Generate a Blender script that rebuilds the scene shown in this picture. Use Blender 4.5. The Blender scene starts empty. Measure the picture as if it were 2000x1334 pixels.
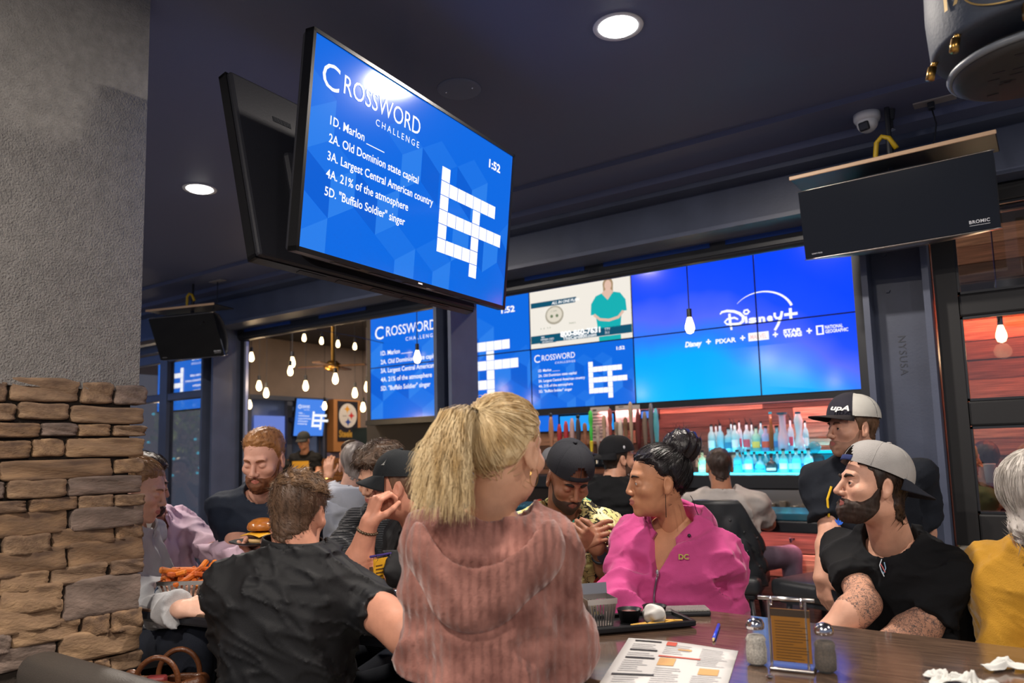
import bpy, bmesh, math, random
import numpy as np
from mathutils import Matrix, Vector
rnd = random.Random(7)
scene = bpy.context.scene
COL = scene.collection
RAD = math.radians

# ------------------------------------------------------------------ camera
FPX, PITCH, ROLL, YAW, SHIFT = 1446.7, 6.24, -1.46, 34.7, 55.0
CAM = np.array([0.0, 0.0, 1.55])
cd = bpy.data.cameras.new('camera')
cam = bpy.data.objects.new('camera', cd); COL.objects.link(cam)
cd.sensor_width = 36.0; cd.lens = FPX * 36.0 / 2000.0; cd.shift_y = SHIFT / 2000.0
cd.clip_start = 0.02; cd.clip_end = 200
CR = Matrix.Rotation(RAD(YAW), 3, 'Z') @ Matrix.Rotation(RAD(90 + PITCH), 3, 'X') @ Matrix.Rotation(RAD(ROLL), 3, 'Z')
cam.matrix_world = Matrix.Translation(Vector(CAM)) @ CR.to_4x4()
cd.dof.use_dof = True; cd.dof.focus_distance = 2.5; cd.dof.aperture_fstop = 3.2
scene.camera = cam

# ------------------------------------------------------------------ world + exposure
wd = bpy.data.worlds.new('night'); scene.world = wd; wd.use_nodes = True
wb = wd.node_tree.nodes['Background']
wb.inputs[0].default_value = (0.55, 0.62, 0.85, 1); wb.inputs[1].default_value = 0.3
vs = scene.view_settings
vs.view_transform = 'Standard'; vs.look = 'None'; vs.exposure = 0.15; vs.gamma = 1.0; vs.use_curve_mapping = False

CRN = np.array(CR)
def ray(px, py): return CRN @ np.array([(px - 1000) / FPX, (667 + SHIFT - py) / FPX, -1.0])
def W(px, py, d): return CAM + d * ray(px, py)
def onX(px, py, x): r = ray(px, py); return CAM + r * (x / r[0])
def onY(px, py, y): r = ray(px, py); return CAM + r * (y / r[1])
def onZ(px, py, z): r = ray(px, py); return CAM + r * ((z - CAM[2]) / r[2])
def V3(*a): return np.array(a, float)
def nrm(v): v = np.asarray(v, float); return v / (np.linalg.norm(v) + 1e-12)

# ------------------------------------------------------------------ materials
def lin(c):
    if isinstance(c, str):
        c = [int(c[i:i + 2], 16) / 255 for i in (1, 3, 5)]
        c = [x / 12.92 if x <= .04045 else ((x + .055) / 1.055) ** 2.4 for x in c]
    return (c[0], c[1], c[2], 1.0)
MATS = {}
def mat(name, col, rough=.6, metal=0., var=0., vscale=8., bump=0., bscale=60., spec=.5, stretch=None, coat=0., sheen=0., col2=None, alpha=1., trans=0., ior=1.45, coord='Object'):
    if name in MATS: return MATS[name]
    m = bpy.data.materials.new(name); m.use_nodes = True; MATS[name] = m
    nt = m.node_tree; b = nt.nodes['Principled BSDF']; L = nt.links
    c = lin(col); b.inputs['Base Color'].default_value = c
    b.inputs['Roughness'].default_value = rough; b.inputs['Metallic'].default_value = metal
    b.inputs['Specular IOR Level'].default_value = spec; b.inputs['IOR'].default_value = ior
    if coat: b.inputs['Coat Weight'].default_value = coat
    if sheen: b.inputs['Sheen Weight'].default_value = sheen; b.inputs['Sheen Roughness'].default_value = .4
    if trans: b.inputs['Transmission Weight'].default_value = trans
    if alpha < 1: b.inputs['Alpha'].default_value = alpha
    if var or bump or col2:
        tc = nt.nodes.new('ShaderNodeTexCoord'); src = tc.outputs[coord]
        if stretch:
            mp = nt.nodes.new('ShaderNodeMapping'); mp.inputs['Scale'].default_value = stretch
            L.new(src, mp.inputs[0]); src = mp.outputs[0]
        if var or col2:
            n = nt.nodes.new('ShaderNodeTexNoise'); n.inputs['Scale'].default_value = vscale; n.inputs['Detail'].default_value = 5
            L.new(src, n.inputs['Vector'])
            r = nt.nodes.new('ShaderNodeValToRGB')
            r.color_ramp.elements[0].position = .3; r.color_ramp.elements[1].position = .7
            if col2: c2 = lin(col2); r.color_ramp.elements[0].color = c2; r.color_ramp.elements[1].color = c
            else:
                r.color_ramp.elements[0].color = tuple(max(0, x * (1 - var)) for x in c[:3]) + (1,)
                r.color_ramp.elements[1].color = tuple(min(1, x * (1 + var)) for x in c[:3]) + (1,)
            L.new(n.outputs[0], r.inputs[0]); L.new(r.outputs[0], b.inputs['Base Color'])
        if bump:
            n2 = nt.nodes.new('ShaderNodeTexNoise'); n2.inputs['Scale'].default_value = bscale; n2.inputs['Detail'].default_value = 4
            L.new(src, n2.inputs['Vector'])
            bp = nt.nodes.new('ShaderNodeBump'); bp.inputs['Strength'].default_value = bump; bp.inputs['Distance'].default_value = .01
            L.new(n2.outputs[0], bp.inputs['Height']); L.new(bp.outputs[0], b.inputs['Normal'])
    return m
def emit(name, col, s=1.):
    if name in MATS: return MATS[name]
    m = bpy.data.materials.new(name); m.use_nodes = True; MATS[name] = m
    b = m.node_tree.nodes['Principled BSDF']; c = lin(col)
    b.inputs['Base Color'].default_value = (0, 0, 0, 1); b.inputs['Roughness'].default_value = .12
    b.inputs['Emission Color'].default_value = c; b.inputs['Emission Strength'].default_value = s
    return m
def glassm(name, tint='#ffffff', refl=.12, rough=.0):
    if name in MATS: return MATS[name]
    m = bpy.data.materials.new(name); m.use_nodes = True; MATS[name] = m
    nt = m.node_tree; nt.nodes.clear(); L = nt.links
    o = nt.nodes.new('ShaderNodeOutputMaterial'); t = nt.nodes.new('ShaderNodeBsdfTransparent'); g = nt.nodes.new('ShaderNodeBsdfGlossy')
    t.inputs[0].default_value = lin(tint); g.inputs['Roughness'].default_value = rough
    fr = nt.nodes.new('ShaderNodeLayerWeight'); fr.inputs['Blend'].default_value = .35
    mm = nt.nodes.new('ShaderNodeMath'); mm.operation = 'MULTIPLY_ADD'; mm.inputs[1].default_value = .5; mm.inputs[2].default_value = refl; mm.use_clamp = True
    L.new(fr.outputs['Fresnel'], mm.inputs[0])
    mx = nt.nodes.new('ShaderNodeMixShader'); L.new(mm.outputs[0], mx.inputs[0]); L.new(t.outputs[0], mx.inputs[1]); L.new(g.outputs[0], mx.inputs[2])
    L.new(mx.outputs[0], o.inputs[0])
    return m

# ------------------------------------------------------------------ mesh helpers
def link(o, parent=None):
    COL.objects.link(o)
    if parent is not None: o.parent = parent
    return o
def mesh_data(name, V, F, mats, smooth=False, fm=None):
    me = bpy.data.meshes.new(name)
    V = np.asarray(V, np.float32)
    if isinstance(F, np.ndarray) and F.ndim == 2:
        n, k = F.shape
        me.vertices.add(len(V)); me.vertices.foreach_set('co', V.ravel())
        me.loops.add(n * k); me.loops.foreach_set('vertex_index', F.astype(np.int32).ravel())
        me.polygons.add(n); me.polygons.foreach_set('loop_start', np.arange(0, n * k, k, dtype=np.int32))
        me.polygons.foreach_set('loop_total', np.full(n, k, np.int32))
        me.update(calc_edges=True)
    else:
        me.from_pydata([tuple(map(float, v)) for v in V], [], [tuple(map(int, f)) for f in F])
    if not isinstance(mats, (list, tuple)): mats = [mats]
    for m in mats: me.materials.append(m)
    if fm is not None: me.polygons.foreach_set('material_index', np.asarray(fm, np.int32))
    if smooth: me.polygons.foreach_set('use_smooth', np.ones(len(me.polygons), bool))
    me.update()
    return me
def tag(o, label=None, cat=None, group=None, kind=None):
    if label: o['label'] = label
    if cat: o['category'] = cat
    if group: o['group'] = group
    if kind: o['kind'] = kind
    return o
class Thing:
    """an Empty at the thing's base that parents its parts; parts are given in world coordinates"""
    def __init__(s, name, label, cat, loc=(0, 0, 0), group=None, kind=None, parent=None):
        s.o = bpy.data.objects.new(name, None); s.o.empty_display_size = .05
        s.loc = np.array(loc, float); link(s.o, parent); s.o.location = s.loc
        tag(s.o, label, cat, group, kind)
    def add(s, name, V, F=None, m=None, smooth=False, fm=None, parent=None, label=None, kind=None):
        if isinstance(V, MB): m = F if m is None else m; V, F, sm = V.get(); smooth = smooth or sm
        o = bpy.data.objects.new(name, mesh_data(name, np.asarray(V, float) - s.loc, F, m, smooth, fm))
        link(o, parent if parent is not None else s.o); tag(o, label, None, None, kind)
        return o
def single(name, V, F, m, label, cat, loc=None, smooth=False, group=None, kind=None):
    if isinstance(V, MB): V, F, sm = V.get(); smooth = smooth or sm
    V = np.asarray(V, float)
    if loc is None: loc = np.array([(V[:, 0].min() + V[:, 0].max()) / 2, (V[:, 1].min() + V[:, 1].max()) / 2, V[:, 2].min()])
    o = bpy.data.objects.new(name, mesh_data(name, V - loc, F, m, smooth)); link(o); o.location = loc
    return tag(o, label, cat, group, kind)
def struct(name, V, m, parent=None, smooth=False):
    V, F, sm = V.get(); V = np.asarray(V, float)
    o = bpy.data.objects.new(name, mesh_data(name, V, F, m, smooth or sm)); link(o, parent)
    if parent is None: o['kind'] = 'structure'
    return o
def copy_tree(o, parent=None):
    c = o.copy(); link(c, parent)
    for ch in o.children: copy_tree(ch, c)
    return c
def frame(x=None, y=None, z=None, o=(0, 0, 0)):
    """4x4 from two of three axes (first given has priority z, then y)"""
    if z is not None and y is not None: z = nrm(z); x = nrm(np.cross(y, z)); y = np.cross(z, x)
    elif y is not None and x is not None: y = nrm(y); z = nrm(np.cross(x, y)); x = np.cross(y, z)
    else: x = nrm(x); z = nrm(np.asarray(z) - x * np.dot(z, x)); y = np.cross(z, x)
    M = np.eye(4); M[:3, 0], M[:3, 1], M[:3, 2], M[:3, 3] = x, y, z, o
    return M
def Rz(a): c, s = math.cos(a), math.sin(a); return np.array([[c, -s, 0], [s, c, 0], [0, 0, 1.]])
def Rx(a): c, s = math.cos(a), math.sin(a); return np.array([[1, 0, 0], [0, c, -s], [0, s, c]])
def Ry(a): c, s = math.cos(a), math.sin(a); return np.array([[c, 0, s], [0, 1, 0], [-s, 0, c]])
def place(o, R=None):
    M = np.eye(4); M[:3, 3] = o
    if R is not None: M[:3, :3] = R
    return M
class MB:
    def __init__(s, M=None): s.V = []; s.F = []; s.M = M; s.smooth = False
    def raw(s, V, F):
        n = len(s.V); V = np.asarray(V, float)
        if s.M is not None: V = V @ s.M[:3, :3].T + s.M[:3, 3]
        s.V.extend(V.tolist()); s.F.extend([tuple(i + n for i in f) for f in F]); return s
    def box(s, lo, hi):
        x0, y0, z0 = lo; x1, y1, z1 = hi
        return s.raw([(x0, y0, z0), (x1, y0, z0), (x1, y1, z0), (x0, y1, z0), (x0, y0, z1), (x1, y0, z1), (x1, y1, z1), (x0, y1, z1)],
                     [(0, 3, 2, 1), (4, 5, 6, 7), (0, 1, 5, 4), (1, 2, 6, 5), (2, 3, 7, 6), (3, 0, 4, 7)])
    def cbox(s, c, size): c = np.array(c, float); h = np.array(size, float) / 2; return s.box(c - h, c + h)
    def rbox(s, lo, hi, r=.01, seg=2):
        bm = bmesh.new(); lo = np.array(lo, float); hi = np.array(hi, float)
        bmesh.ops.create_cube(bm, size=1.0)
        for v in bm.verts: v.co = Vector((lo + hi) / 2 + np.array(v.co) * (hi - lo))
        bmesh.ops.bevel(bm, geom=bm.edges[:], offset=r, segments=seg, profile=.5, affect='EDGES', clamp_overlap=True)
        bm.verts.index_update()
        s.raw([tuple(v.co) for v in bm.verts], [[v.index for v in f.verts] for f in bm.faces]); bm.free(); return s
    def cyl(s, a, b, r0, r1=None, n=12, caps=True):
        r1 = r0 if r1 is None else r1
        a = np.array(a, float); b = np.array(b, float); z = nrm(b - a)
        x = nrm(np.cross(z, (0, 0, 1) if abs(z[2]) < .9 else (1, 0, 0))); y = np.cross(z, x)
        V = []; F = []
        for c, r in ((a, r0), (b, r1)):
            for i in range(n): t = 2 * math.pi * i / n; V.append(c + r * (x * math.cos(t) + y * math.sin(t)))
        for i in range(n): j = (i + 1) % n; F.append((i, j, n + j, n + i))
        if caps: F.append(tuple(range(n - 1, -1, -1))); F.append(tuple(range(n, 2 * n)))
        return s.raw(V, F)
    def tube(s, pts, r, n=8, caps=True):
        pts = [np.array(p, float) for p in pts]; m = len(pts)
        rs = r if hasattr(r, '__len__') else [r] * m
        V = []; F = []; x = None
        for i, p in enumerate(pts):
            t = nrm(pts[min(i + 1, m - 1)] - pts[max(i - 1, 0)])
            if x is None: x = np.cross(t, (0, 0, 1) if abs(t[2]) < .9 else (1, 0, 0))
            x = nrm(x - t * np.dot(x, t)); y = np.cross(t, x)
            for k in range(n): a = 2 * math.pi * k / n; V.append(p + rs[i] * (x * math.cos(a) + y * math.sin(a)))
        for i in range(m - 1):
            for k in range(n): j = (k + 1) % n; F.append((i * n + k, i * n + j, (i + 1) * n + j, (i + 1) * n + k))
        if caps: F.append(tuple(range(n - 1, -1, -1))); F.append(tuple(range((m - 1) * n, m * n)))
        return s.raw(V, F)
    def lathe(s, prof, o=(0, 0, 0), n=20, R=None):
        V = []; F = []; m = len(prof); o = np.array(o, float)
        for r, z in prof:
            for k in range(n):
                a = 2 * math.pi * k / n; p = np.array([r * math.cos(a), r * math.sin(a), z])
                V.append((R @ p if R is not None else p) + o)
        for i in range(m - 1):
            for k in range(n): j = (k + 1) % n; F.append((i * n + k, i * n + j, (i + 1) * n + j, (i + 1) * n + k))
        F.append(tuple(range(n - 1, -1, -1))); F.append(tuple(range((m - 1) * n, m * n)))
        return s.raw(V, F)
    def sphere(s, c, r, n=12, m=8):
        r = np.array(r if hasattr(r, '__len__') else (r, r, r), float); c = np.array(c, float); V = [c + r * (0, 0, -1)]; F = []
        for i in range(1, m):
            ph = math.pi * i / m - math.pi / 2
            for k in range(n): a = 2 * math.pi * k / n; V.append(c + r * (math.cos(ph) * math.cos(a), math.cos(ph) * math.sin(a), math.sin(ph)))
        V.append(c + r * (0, 0, 1)); e = len(V) - 1
        for k in range(n):
            j = (k + 1) % n; F.append((0, 1 + j, 1 + k)); F.append((e, e - n + k, e - n + j))
            for i in range(m - 2): F.append((1 + i * n + k, 1 + i * n + j, 1 + (i + 1) * n + j, 1 + (i + 1) * n + k))
        return s.raw(V, F)
    def sheet(s, fn, nu, nv, th=0.):
        """grid fn(u,v)->xyz for u,v in 0..1; th thickness along normal"""
        P = np.array([[fn(i / nu, j / nv) for j in range(nv + 1)] for i in range(nu + 1)], float)
        gu = np.gradient(P, axis=0); gv = np.gradient(P, axis=1); N = np.cross(gu, gv); N /= np.linalg.norm(N, axis=2, keepdims=True) + 1e-12
        idx = lambda i, j: i * (nv + 1) + j
        F = [(idx(i, j), idx(i + 1, j), idx(i + 1, j + 1), idx(i, j + 1)) for i in range(nu) for j in range(nv)]
        if not th: return s.raw(P.reshape(-1, 3), F)
        K = (nu + 1) * (nv + 1); V = np.vstack([P.reshape(-1, 3) + N.reshape(-1, 3) * th / 2, P.reshape(-1, 3) - N.reshape(-1, 3) * th / 2])
        G = F + [tuple(K + q for q in reversed(f)) for f in F]
        loop = [idx(i, 0) for i in range(nu)] + [idx(nu, j) for j in range(nv)] + [idx(i, nv) for i in range(nu, 0, -1)] + [idx(0, j) for j in range(nv, 0, -1)]
        for a, b in zip(loop, loop[1:] + loop[:1]): G.append((b, a, K + a, K + b))
        return s.raw(V, G)
    def poly(s, pts, th=0., n=None):
        pts = np.array(pts, float); k = len(pts)
        if not th: return s.raw(pts, [tuple(range(k))])
        n = nrm(np.cross(pts[1] - pts[0], pts[2] - pts[1])) if n is None else np.array(n, float)
        return s.raw(np.vstack([pts, pts - n * th]), [tuple(range(k)), tuple(range(2 * k - 1, k - 1, -1))] + [(i, k + i, k + (i + 1) % k, (i + 1) % k)[::-1] for i in range(k)])
    def get(s): return np.array(s.V), s.F, s.smooth
    def sm(s): s.smooth = True; return s

TXT = {}
def text_mesh(txt, bold=0.0, spacing=1.0, shear=0.0):
    """(verts 2D, faces) of a line of built-in lettering, cap height about 0.69"""
    k = (txt, bold, spacing, shear)
    if k in TXT: return TXT[k]
    cu = bpy.data.curves.new('t', 'FONT'); cu.body = txt; cu.size = 1.0; cu.resolution_u = 3; cu.offset = bold; cu.space_character = spacing; cu.shear = shear
    ob = bpy.data.objects.new('t', cu); COL.objects.link(ob)
    me = bpy.data.meshes.new_from_object(ob)
    V = np.array([v.co[:2] for v in me.vertices]).reshape(-1, 2); F = [tuple(p.vertices) for p in me.polygons]
    COL.objects.unlink(ob); bpy.data.objects.remove(ob); bpy.data.curves.remove(cu); bpy.data.meshes.remove(me)
    TXT[k] = (V, F); return TXT[k]
class Print:
    """flat print on a plane: origin O, unit axes X (right) and Z (up) of the sheet, n its outward normal"""
    def __init__(s, O, X, Z, n, off=.0015): s.O = np.array(O, float) + np.array(n) * off; s.X = np.array(X, float); s.Z = np.array(Z, float); s.n = np.array(n, float); s.V = []; s.F = []
    def raw(s, P, F, lift=0.):
        k = len(s.V); P = np.asarray(P, float)
        s.V.extend((s.O + s.n * lift + P[:, :1] * s.X + P[:, 1:2] * s.Z).tolist()); s.F.extend([tuple(i + k for i in f) for f in F]); return s
    def text(s, t, x, y, h, align='l', w=None, bold=0., spacing=1., shear=0., rot=0., lift=0., minx=None, maxx=None):
        P, F = text_mesh(t, bold, spacing, shear); P = P * (h / .69)
        if len(P) == 0: return s
        P[:, 0] -= P[:, 0].min()
        if w: P[:, 0] *= w / max(P[:, 0].max(), 1e-6)
        if align == 'c': P[:, 0] -= P[:, 0].max() / 2
        if align == 'r': P[:, 0] -= P[:, 0].max()
        if rot: c, q = math.cos(rot), math.sin(rot); P = P @ np.array([[c, q], [-q, c]])
        return s.raw(P + (x, y), F, lift)
    def rect(s, x0, y0, x1, y1, lift=0.): return s.raw([(x0, y0), (x1, y0), (x1, y1), (x0, y1)], [(0, 1, 2, 3)], lift)
    def poly(s, pts, lift=0.): return s.raw(pts, [tuple(range(len(pts)))], lift)
    def disc(s, x, y, rx, ry=None, n=24, lift=0.): ry = ry or rx; return s.poly([(x + rx * math.cos(2 * math.pi * i / n), y + ry * math.sin(2 * math.pi * i / n)) for i in range(n)], lift)
    def stroke(s, pts, w, lift=0.):
        pts = np.array(pts, float)
        ws = w if hasattr(w, '__len__') else [w] * len(pts)
        L = []; Rr = []
        for i, p in enumerate(pts):
            t = pts[min(i + 1, len(pts) - 1)] - pts[max(i - 1, 0)]; t /= np.linalg.norm(t) + 1e-9; q = np.array([-t[1], t[0]]) * ws[i] / 2
            L.append(p + q); Rr.append(p - q)
        n = len(pts)
        return s.raw(np.array(L + Rr), [(i, n + i, n + i + 1, i + 1) for i in range(n - 1)], lift)
    def put(s, thing, name, m, parent=None):
        return thing.add(name, np.array(s.V), s.F, m, parent=parent)

# ================================================================== LARGE LIGHTS THE PLACE HAS
M_lens = emit('lamp_lens', (1, .97, .93), 14.0)
M_white = mat('white_paint', '#c9cbd0', .5)
def downlight(x, y, z, power, label, vis=True, col=(1, .9, .8)):
    t = Thing('recessed_light', label, 'light', (x, y, z))
    b = MB(); b.lathe([(.078, -.002), (.098, -.004), (.1, 0), (.078, 0)], (x, y, z), 32).sm(); t.add('trim_ring', b, M_white)
    b = MB(); b.lathe([(.0005, -.02), (.04, -.017), (.066, -.010), (.078, -.002), (.0005, -.001)], (x, y, z), 32).sm(); t.add('lens', b, M_lens)
    ld = bpy.data.lights.new('downlight', 'AREA'); ld.shape = 'DISK'; ld.size = .15; ld.energy = power; ld.color = col; ld.spread = RAD(180)
    lo = bpy.data.objects.new('downlight', ld); link(lo); lo.location = (x, y, z - .024)
PW = 54
downlight(-1.197, 2.523, 3.2, PW, 'round white downlight glowing in the ceiling right of the hanging screens')
downlight(-4.065, 2.545, 3.2, PW, 'round white downlight glowing in the ceiling left of the hanging screens')
downlight(1.67, 2.52, 3.2, PW * .8, 'round downlight in the ceiling past the right edge of the photo')
for j, y in enumerate((-.35, -2.4)):  # farther row is fill light added to make up for dim ambient
    for i, x in enumerate((-4.0, -1.15, 1.7)): downlight(x, y, 3.2, PW * (1.15, .9)[j], 'round downlight in the ceiling behind the camera, %s row, %s' % (('nearer', 'added farther')[j], ('far left', 'middle', 'right')[i]))

# ================================================================== SETTING
M_floor = mat('floor_concrete', '#9a948a', .45, var=.25, vscale=3, bump=.1, bscale=20)
M_ceil = mat('ceiling_navy', '#565c78', .62, bump=.12, bscale=260)
M_steel = mat('blue_black_steel', '#4b5266', .42, metal=.0, bump=.05, bscale=90, var=.12, vscale=5)
M_black = mat('black_metal', '#1e2128', .4)
M_blackf = mat('black_frame', '#1c1c1e', .5)
M_stucco = mat('grey_stucco', '#827f7b', .9, var=.14, vscale=30, bump=.9, bscale=170)
M_mortar = mat('mortar', '#332c26', .95, bump=.4, bscale=80)
M_dark = mat('dark_interior', '#34302f', .8)
M_taupe = mat('taupe_wall', '#877870', .8, var=.1, vscale=3)

struct('floor', MB().box((-16, -3.2, -.1), (4.5, 14, 0)), M_floor)
struct('ceiling', MB().box((-14, -3.2, 3.2), (4.5, 4.2, 3.3)), M_ceil)
struct('trim_1', MB().box((-14, 3.74, 3.17), (4.5, 4.2, 3.2)).box((-14, 4.07, 3.13), (4.5, 4.2, 3.17)), M_ceil)
struct('ceiling_interior', MB().box((-14, 4.47, 3.75), (4.5, 14, 3.85)), M_dark)
# I-beam over the doors
b = MB().box((-14, 4.2, 3.1), (4.5, 4.46, 3.13)).box((-14, 4.34, 2.84), (4.5, 4.36, 3.1)).box((-14, 4.2, 2.815), (4.5, 4.46, 2.84))
struct('trim_2', b, M_steel)
struct('wall_front', MB().box((-14, 4.36, 3.13), (4.5, 4.47, 3.85)), M_dark)
# door header with its rounded rail
b = MB().box((-14, 4.46, 2.735), (4.5, 4.62, 2.84)); b.cyl((-14, 4.5, 2.74), (4.5, 4.5, 2.74), .03, n=12)
struct('trim_3', b, M_black)
M_blueglass = mat('blue_strip_glass', '#1c3f8a', .15, coat=.5)
hd = bpy.data.objects['trim_3']
for x0, x1 in ((-6.3, -5.6), (-5.2, -4.6), (-2.95, -2.45), (-2.3, -1.55), (-1.45, -.9)):
    o = struct('header_strip', MB().box((x0, 4.452, 2.785), (x1, 4.46, 2.815)), M_blueglass, parent=hd)  # plain blue glossy strips on the header face
# H columns
def column(x0, x1, n, txt=None):
    b = MB(); w = .03
    b.box((x0, 4.2, 0), (x0 + w, 4.52, 2.815)); b.box((x1 - w, 4.2, 0), (x1, 4.52, 2.815)); b.box((x0 + w, 4.36, 0), (x1 - w, 4.38, 2.815))
    o = struct('trim_%d' % n, b, M_steel)
    if txt:
        p = Print((( x0 + x1) / 2, 4.358, 0), (1, 0, 0), (0, 0, 1), (0, -1, 0), .001)
        p.text(txt, -.025, 2.1, .036, rot=-math.pi / 2, spacing=1.15)
        om = bpy.data.objects.new('embossed_letters', mesh_data('embossed_letters', p.V, p.F, mat('emboss', '#3b404c', .4))); link(om, o)
    for zz in (2.55, 2.35): struct('bolt', MB().cyl((x0 + .1, 4.36, zz), (x0 + .1, 4.345, zz), .014, n=6), M_steel, parent=o)
    return o
column(-6.62, -6.42, 4); column(-3.62, -3.45, 5); column(-.66, -.35, 6, 'NYSUSA')
# aluminium jambs beside the doors
struct('trim_7', MB().box((-6.42, 4.5, 0), (-6.36, 4.56, 2.735)), M_black); struct('trim_9', MB().box((-3.72, 4.5, 0), (-3.64, 4.56, 2.735)), M_black); struct('trim_10', MB().box((-.75, 4.5, 0), (-.67, 4.56, 2.735)), M_black)
struct('trim_8', MB().box((-6.36, 4.5, 0), (-6.33, 4.53, 2.7)), mat('bright_jamb', '#aab0c0', .3, metal=.4))

# glazed sectional door on the right, down to a half wall
door = struct('door_1', MB().box((-.34, 4.32, 1.03), (-.24, 4.4, 2.815)), M_blackf)
for x_ in (1.25, 3.0): struct('stile', MB().box((x_, 4.32, 1.03), (x_ + .1, 4.4, 2.815)), M_blackf, parent=door)
for z0, z1 in ((1.03, 1.185), (1.611, 1.738), (2.162, 2.278), (2.72, 2.815)):
    struct('rail', MB().rbox((-.24, 4.325, z0), (1.25, 4.395, z1), .012), M_blackf, parent=door)
    struct('rail', MB().rbox((1.35, 4.325, z0), (3.0, 4.395, z1), .012), M_blackf, parent=door)
G_door = glassm('door_glass', '#f2f4f6', .10)
for z0, z1 in ((1.185, 1.611), (1.738, 2.162), (2.278, 2.72)):
    for x0, x1 in ((-.24, 1.25), (1.35, 3.0)):
        struct('pane', MB().box((x0, 4.36, z0), (x1, 4.366, z1)), G_door, parent=door)
        struct('glazing_bead', MB().box((x0, 4.33, z0), (x0 + .012, 4.35, z1)).box((x0, 4.33, z0), (x1, 4.35, z0 + .012)).box((x0, 4.33, z1 - .012), (x1, 4.35, z1)), M_black, parent=door)
M_greywood = mat('grey_weathered_wood', '#6a645d', .75, var=.35, vscale=6, stretch=(1, 1, 12), bump=.3, bscale=30)
hw = struct('wall_half', MB().box((-.33, 4.36, 0), (4, 4.5, 1.0)), M_dark)
for i in range(6): struct('plank', MB().rbox((-.33, 4.33, .02 + i * .165), (2.8, 4.36, .175 + i * .165), .006, 1), M_greywood, parent=hw)
struct('sill', MB().rbox((-.33, 4.22, .985), (2.8, 4.5, 1.03), .008), M_greywood, parent=hw)
struct('lit_gap', MB().box((-.2, 4.30, 1.03), (.6, 4.31, 1.038)), mat('pink_gap_light', '#c97a86', .5), parent=hw)  # pink light in the gap painted as a coloured strip

# glazed bay on the left
win = struct('window_1', MB().box((-6.74, 4.32, 0), (-6.62, 4.42, 2.815)), M_steel)
for x0_, x1_ in ((-7.6, -7.46), (-9.3, -9.2)): struct('stile', MB().box((x0_, 4.34, 0), (x1_, 4.42, 2.66)), M_steel, parent=win)
for z0, z1 in ((0, .3), (2.165, 2.245), (2.58, 2.68)):
    struct('mullion', MB().rbox((-9.2, 4.345, z0), (-7.6, 4.415, z1), .008), M_steel, parent=win)
    struct('mullion', MB().rbox((-7.46, 4.345, z0), (-6.74, 4.415, z1), .008), M_steel, parent=win)
G_win = glassm('bay_glass', '#c8ccd4', .22)
for x0, x1 in ((-9.2, -7.6), (-7.46, -6.74)):
    for z0, z1 in ((.3, 2.165), (2.245, 2.58)):
        struct('pane', MB().box((x0, 4.38, z0), (x1, 4.386, z1)), G_win, parent=win)
struct('wall_front_left', MB().box((-14, 4.3, 0), (-9.3, 4.45, 2.82)), M_dark)

# back wall of the bar, planked
M_plank = [mat('reclaimed_plank_%d' % i, c, .6, var=.8, vscale=4, stretch=(1, 1, 7), bump=.35, bscale=22, coord='Generated') for i, c in enumerate(('#8a5f4b', '#5f3f32', '#a87c64', '#4f362c'))]
wb_ = struct('wall_back', MB().box((-7.35, 7.13, 0), (4.5, 7.3, 3.75)), M_dark)
PL = {}
def plank_mesh(k):
    if k not in PL:
        b = MB().rbox((-.5, -.5, -.5), (.5, .5, .5), .02, 1); V, F, _ = b.get(); PL[k] = mesh_data('plank', V, F, M_plank[k])
    return PL[k]
def plank(lo, hi, parent, k):
    o = bpy.data.objects.new('plank', plank_mesh(k)); link(o, parent)
    lo = np.array(lo); hi = np.array(hi); o.location = (lo + hi) / 2; o.scale = hi - lo
def plank_field(x0, x1, z0, z1, y, h, parent, lmin=.9, lmax=2.0, th=.02):
    z = z0
    while z < z1 - .02:
        zz = min(z + h * rnd.uniform(.85, 1.15), z1); x = x0
        while x < x1 - .01:
            xx = min(x + rnd.uniform(lmin, lmax), x1)
            if x1 - xx < .3: xx = x1
            plank((x, y - th - rnd.uniform(0, .012), z), (xx - .004, y, zz - .005), parent, rnd.randrange(4)); x = xx
        z = zz
plank_field(-4.9, -.7, .85, 2.02, 7.13, .13, wb_)
plank_field(-.7, 3.2, .2, 3.3, 7.13, .15, wb_)
struct('wall_right', MB().box((3.2, 4.47, 0), (3.35, 7.2, 3.75)), M_dark)
# far room to the left
fw = struct('wall_far', MB().box((-11.9, 4.3, 2.62), (-11.5, 14, 3.75)).box((-11.9, 4.3, 0), (-11.5, 14, 1.45)).box((-11.9, 4.3, 1.45), (-11.5, 8.2, 2.62)).box((-11.9, 10.05, 1.45), (-11.5, 11.35, 2.62)).box((-11.9, 13, 1.45), (-11.5, 14, 2.62)), M_taupe)
for lo_, hi_ in (((-11.56, 9.08, 1.45), (-11.48, 9.2, 2.62)), ((-11.56, 8.2, 1.45), (-11.48, 8.3, 2.62)), ((-11.56, 9.95, 1.45), (-11.48, 10.05, 2.62)), ((-11.56, 8.2, 1.45), (-11.48, 10.05, 1.5)), ((-11.58, 8.0, 2.6), (-11.46, 13, 2.68))): struct('mullion', MB().box(lo_, hi_), M_steel, parent=fw)
struct('pane', MB().box((-11.62, 8.3, 1.5), (-11.61, 9.95, 2.62)), mat('dusk_pane', '#5b6f9a', .2), parent=fw)
struct('wall_end', MB().box((-14, 13.4, 0), (4.5, 13.6, 3.75)), M_taupe)
struct('column_far', MB().rbox((-9.3, 9.0, 0), (-8.75, 9.6, 3.75), .02), mat('pale_pillar', '#9a93a6', .7))
M_orangewood = mat('orange_wood', '#8a5a34', .55, var=.4, vscale=4, stretch=(1, 8, 8), bump=.1)
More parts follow.
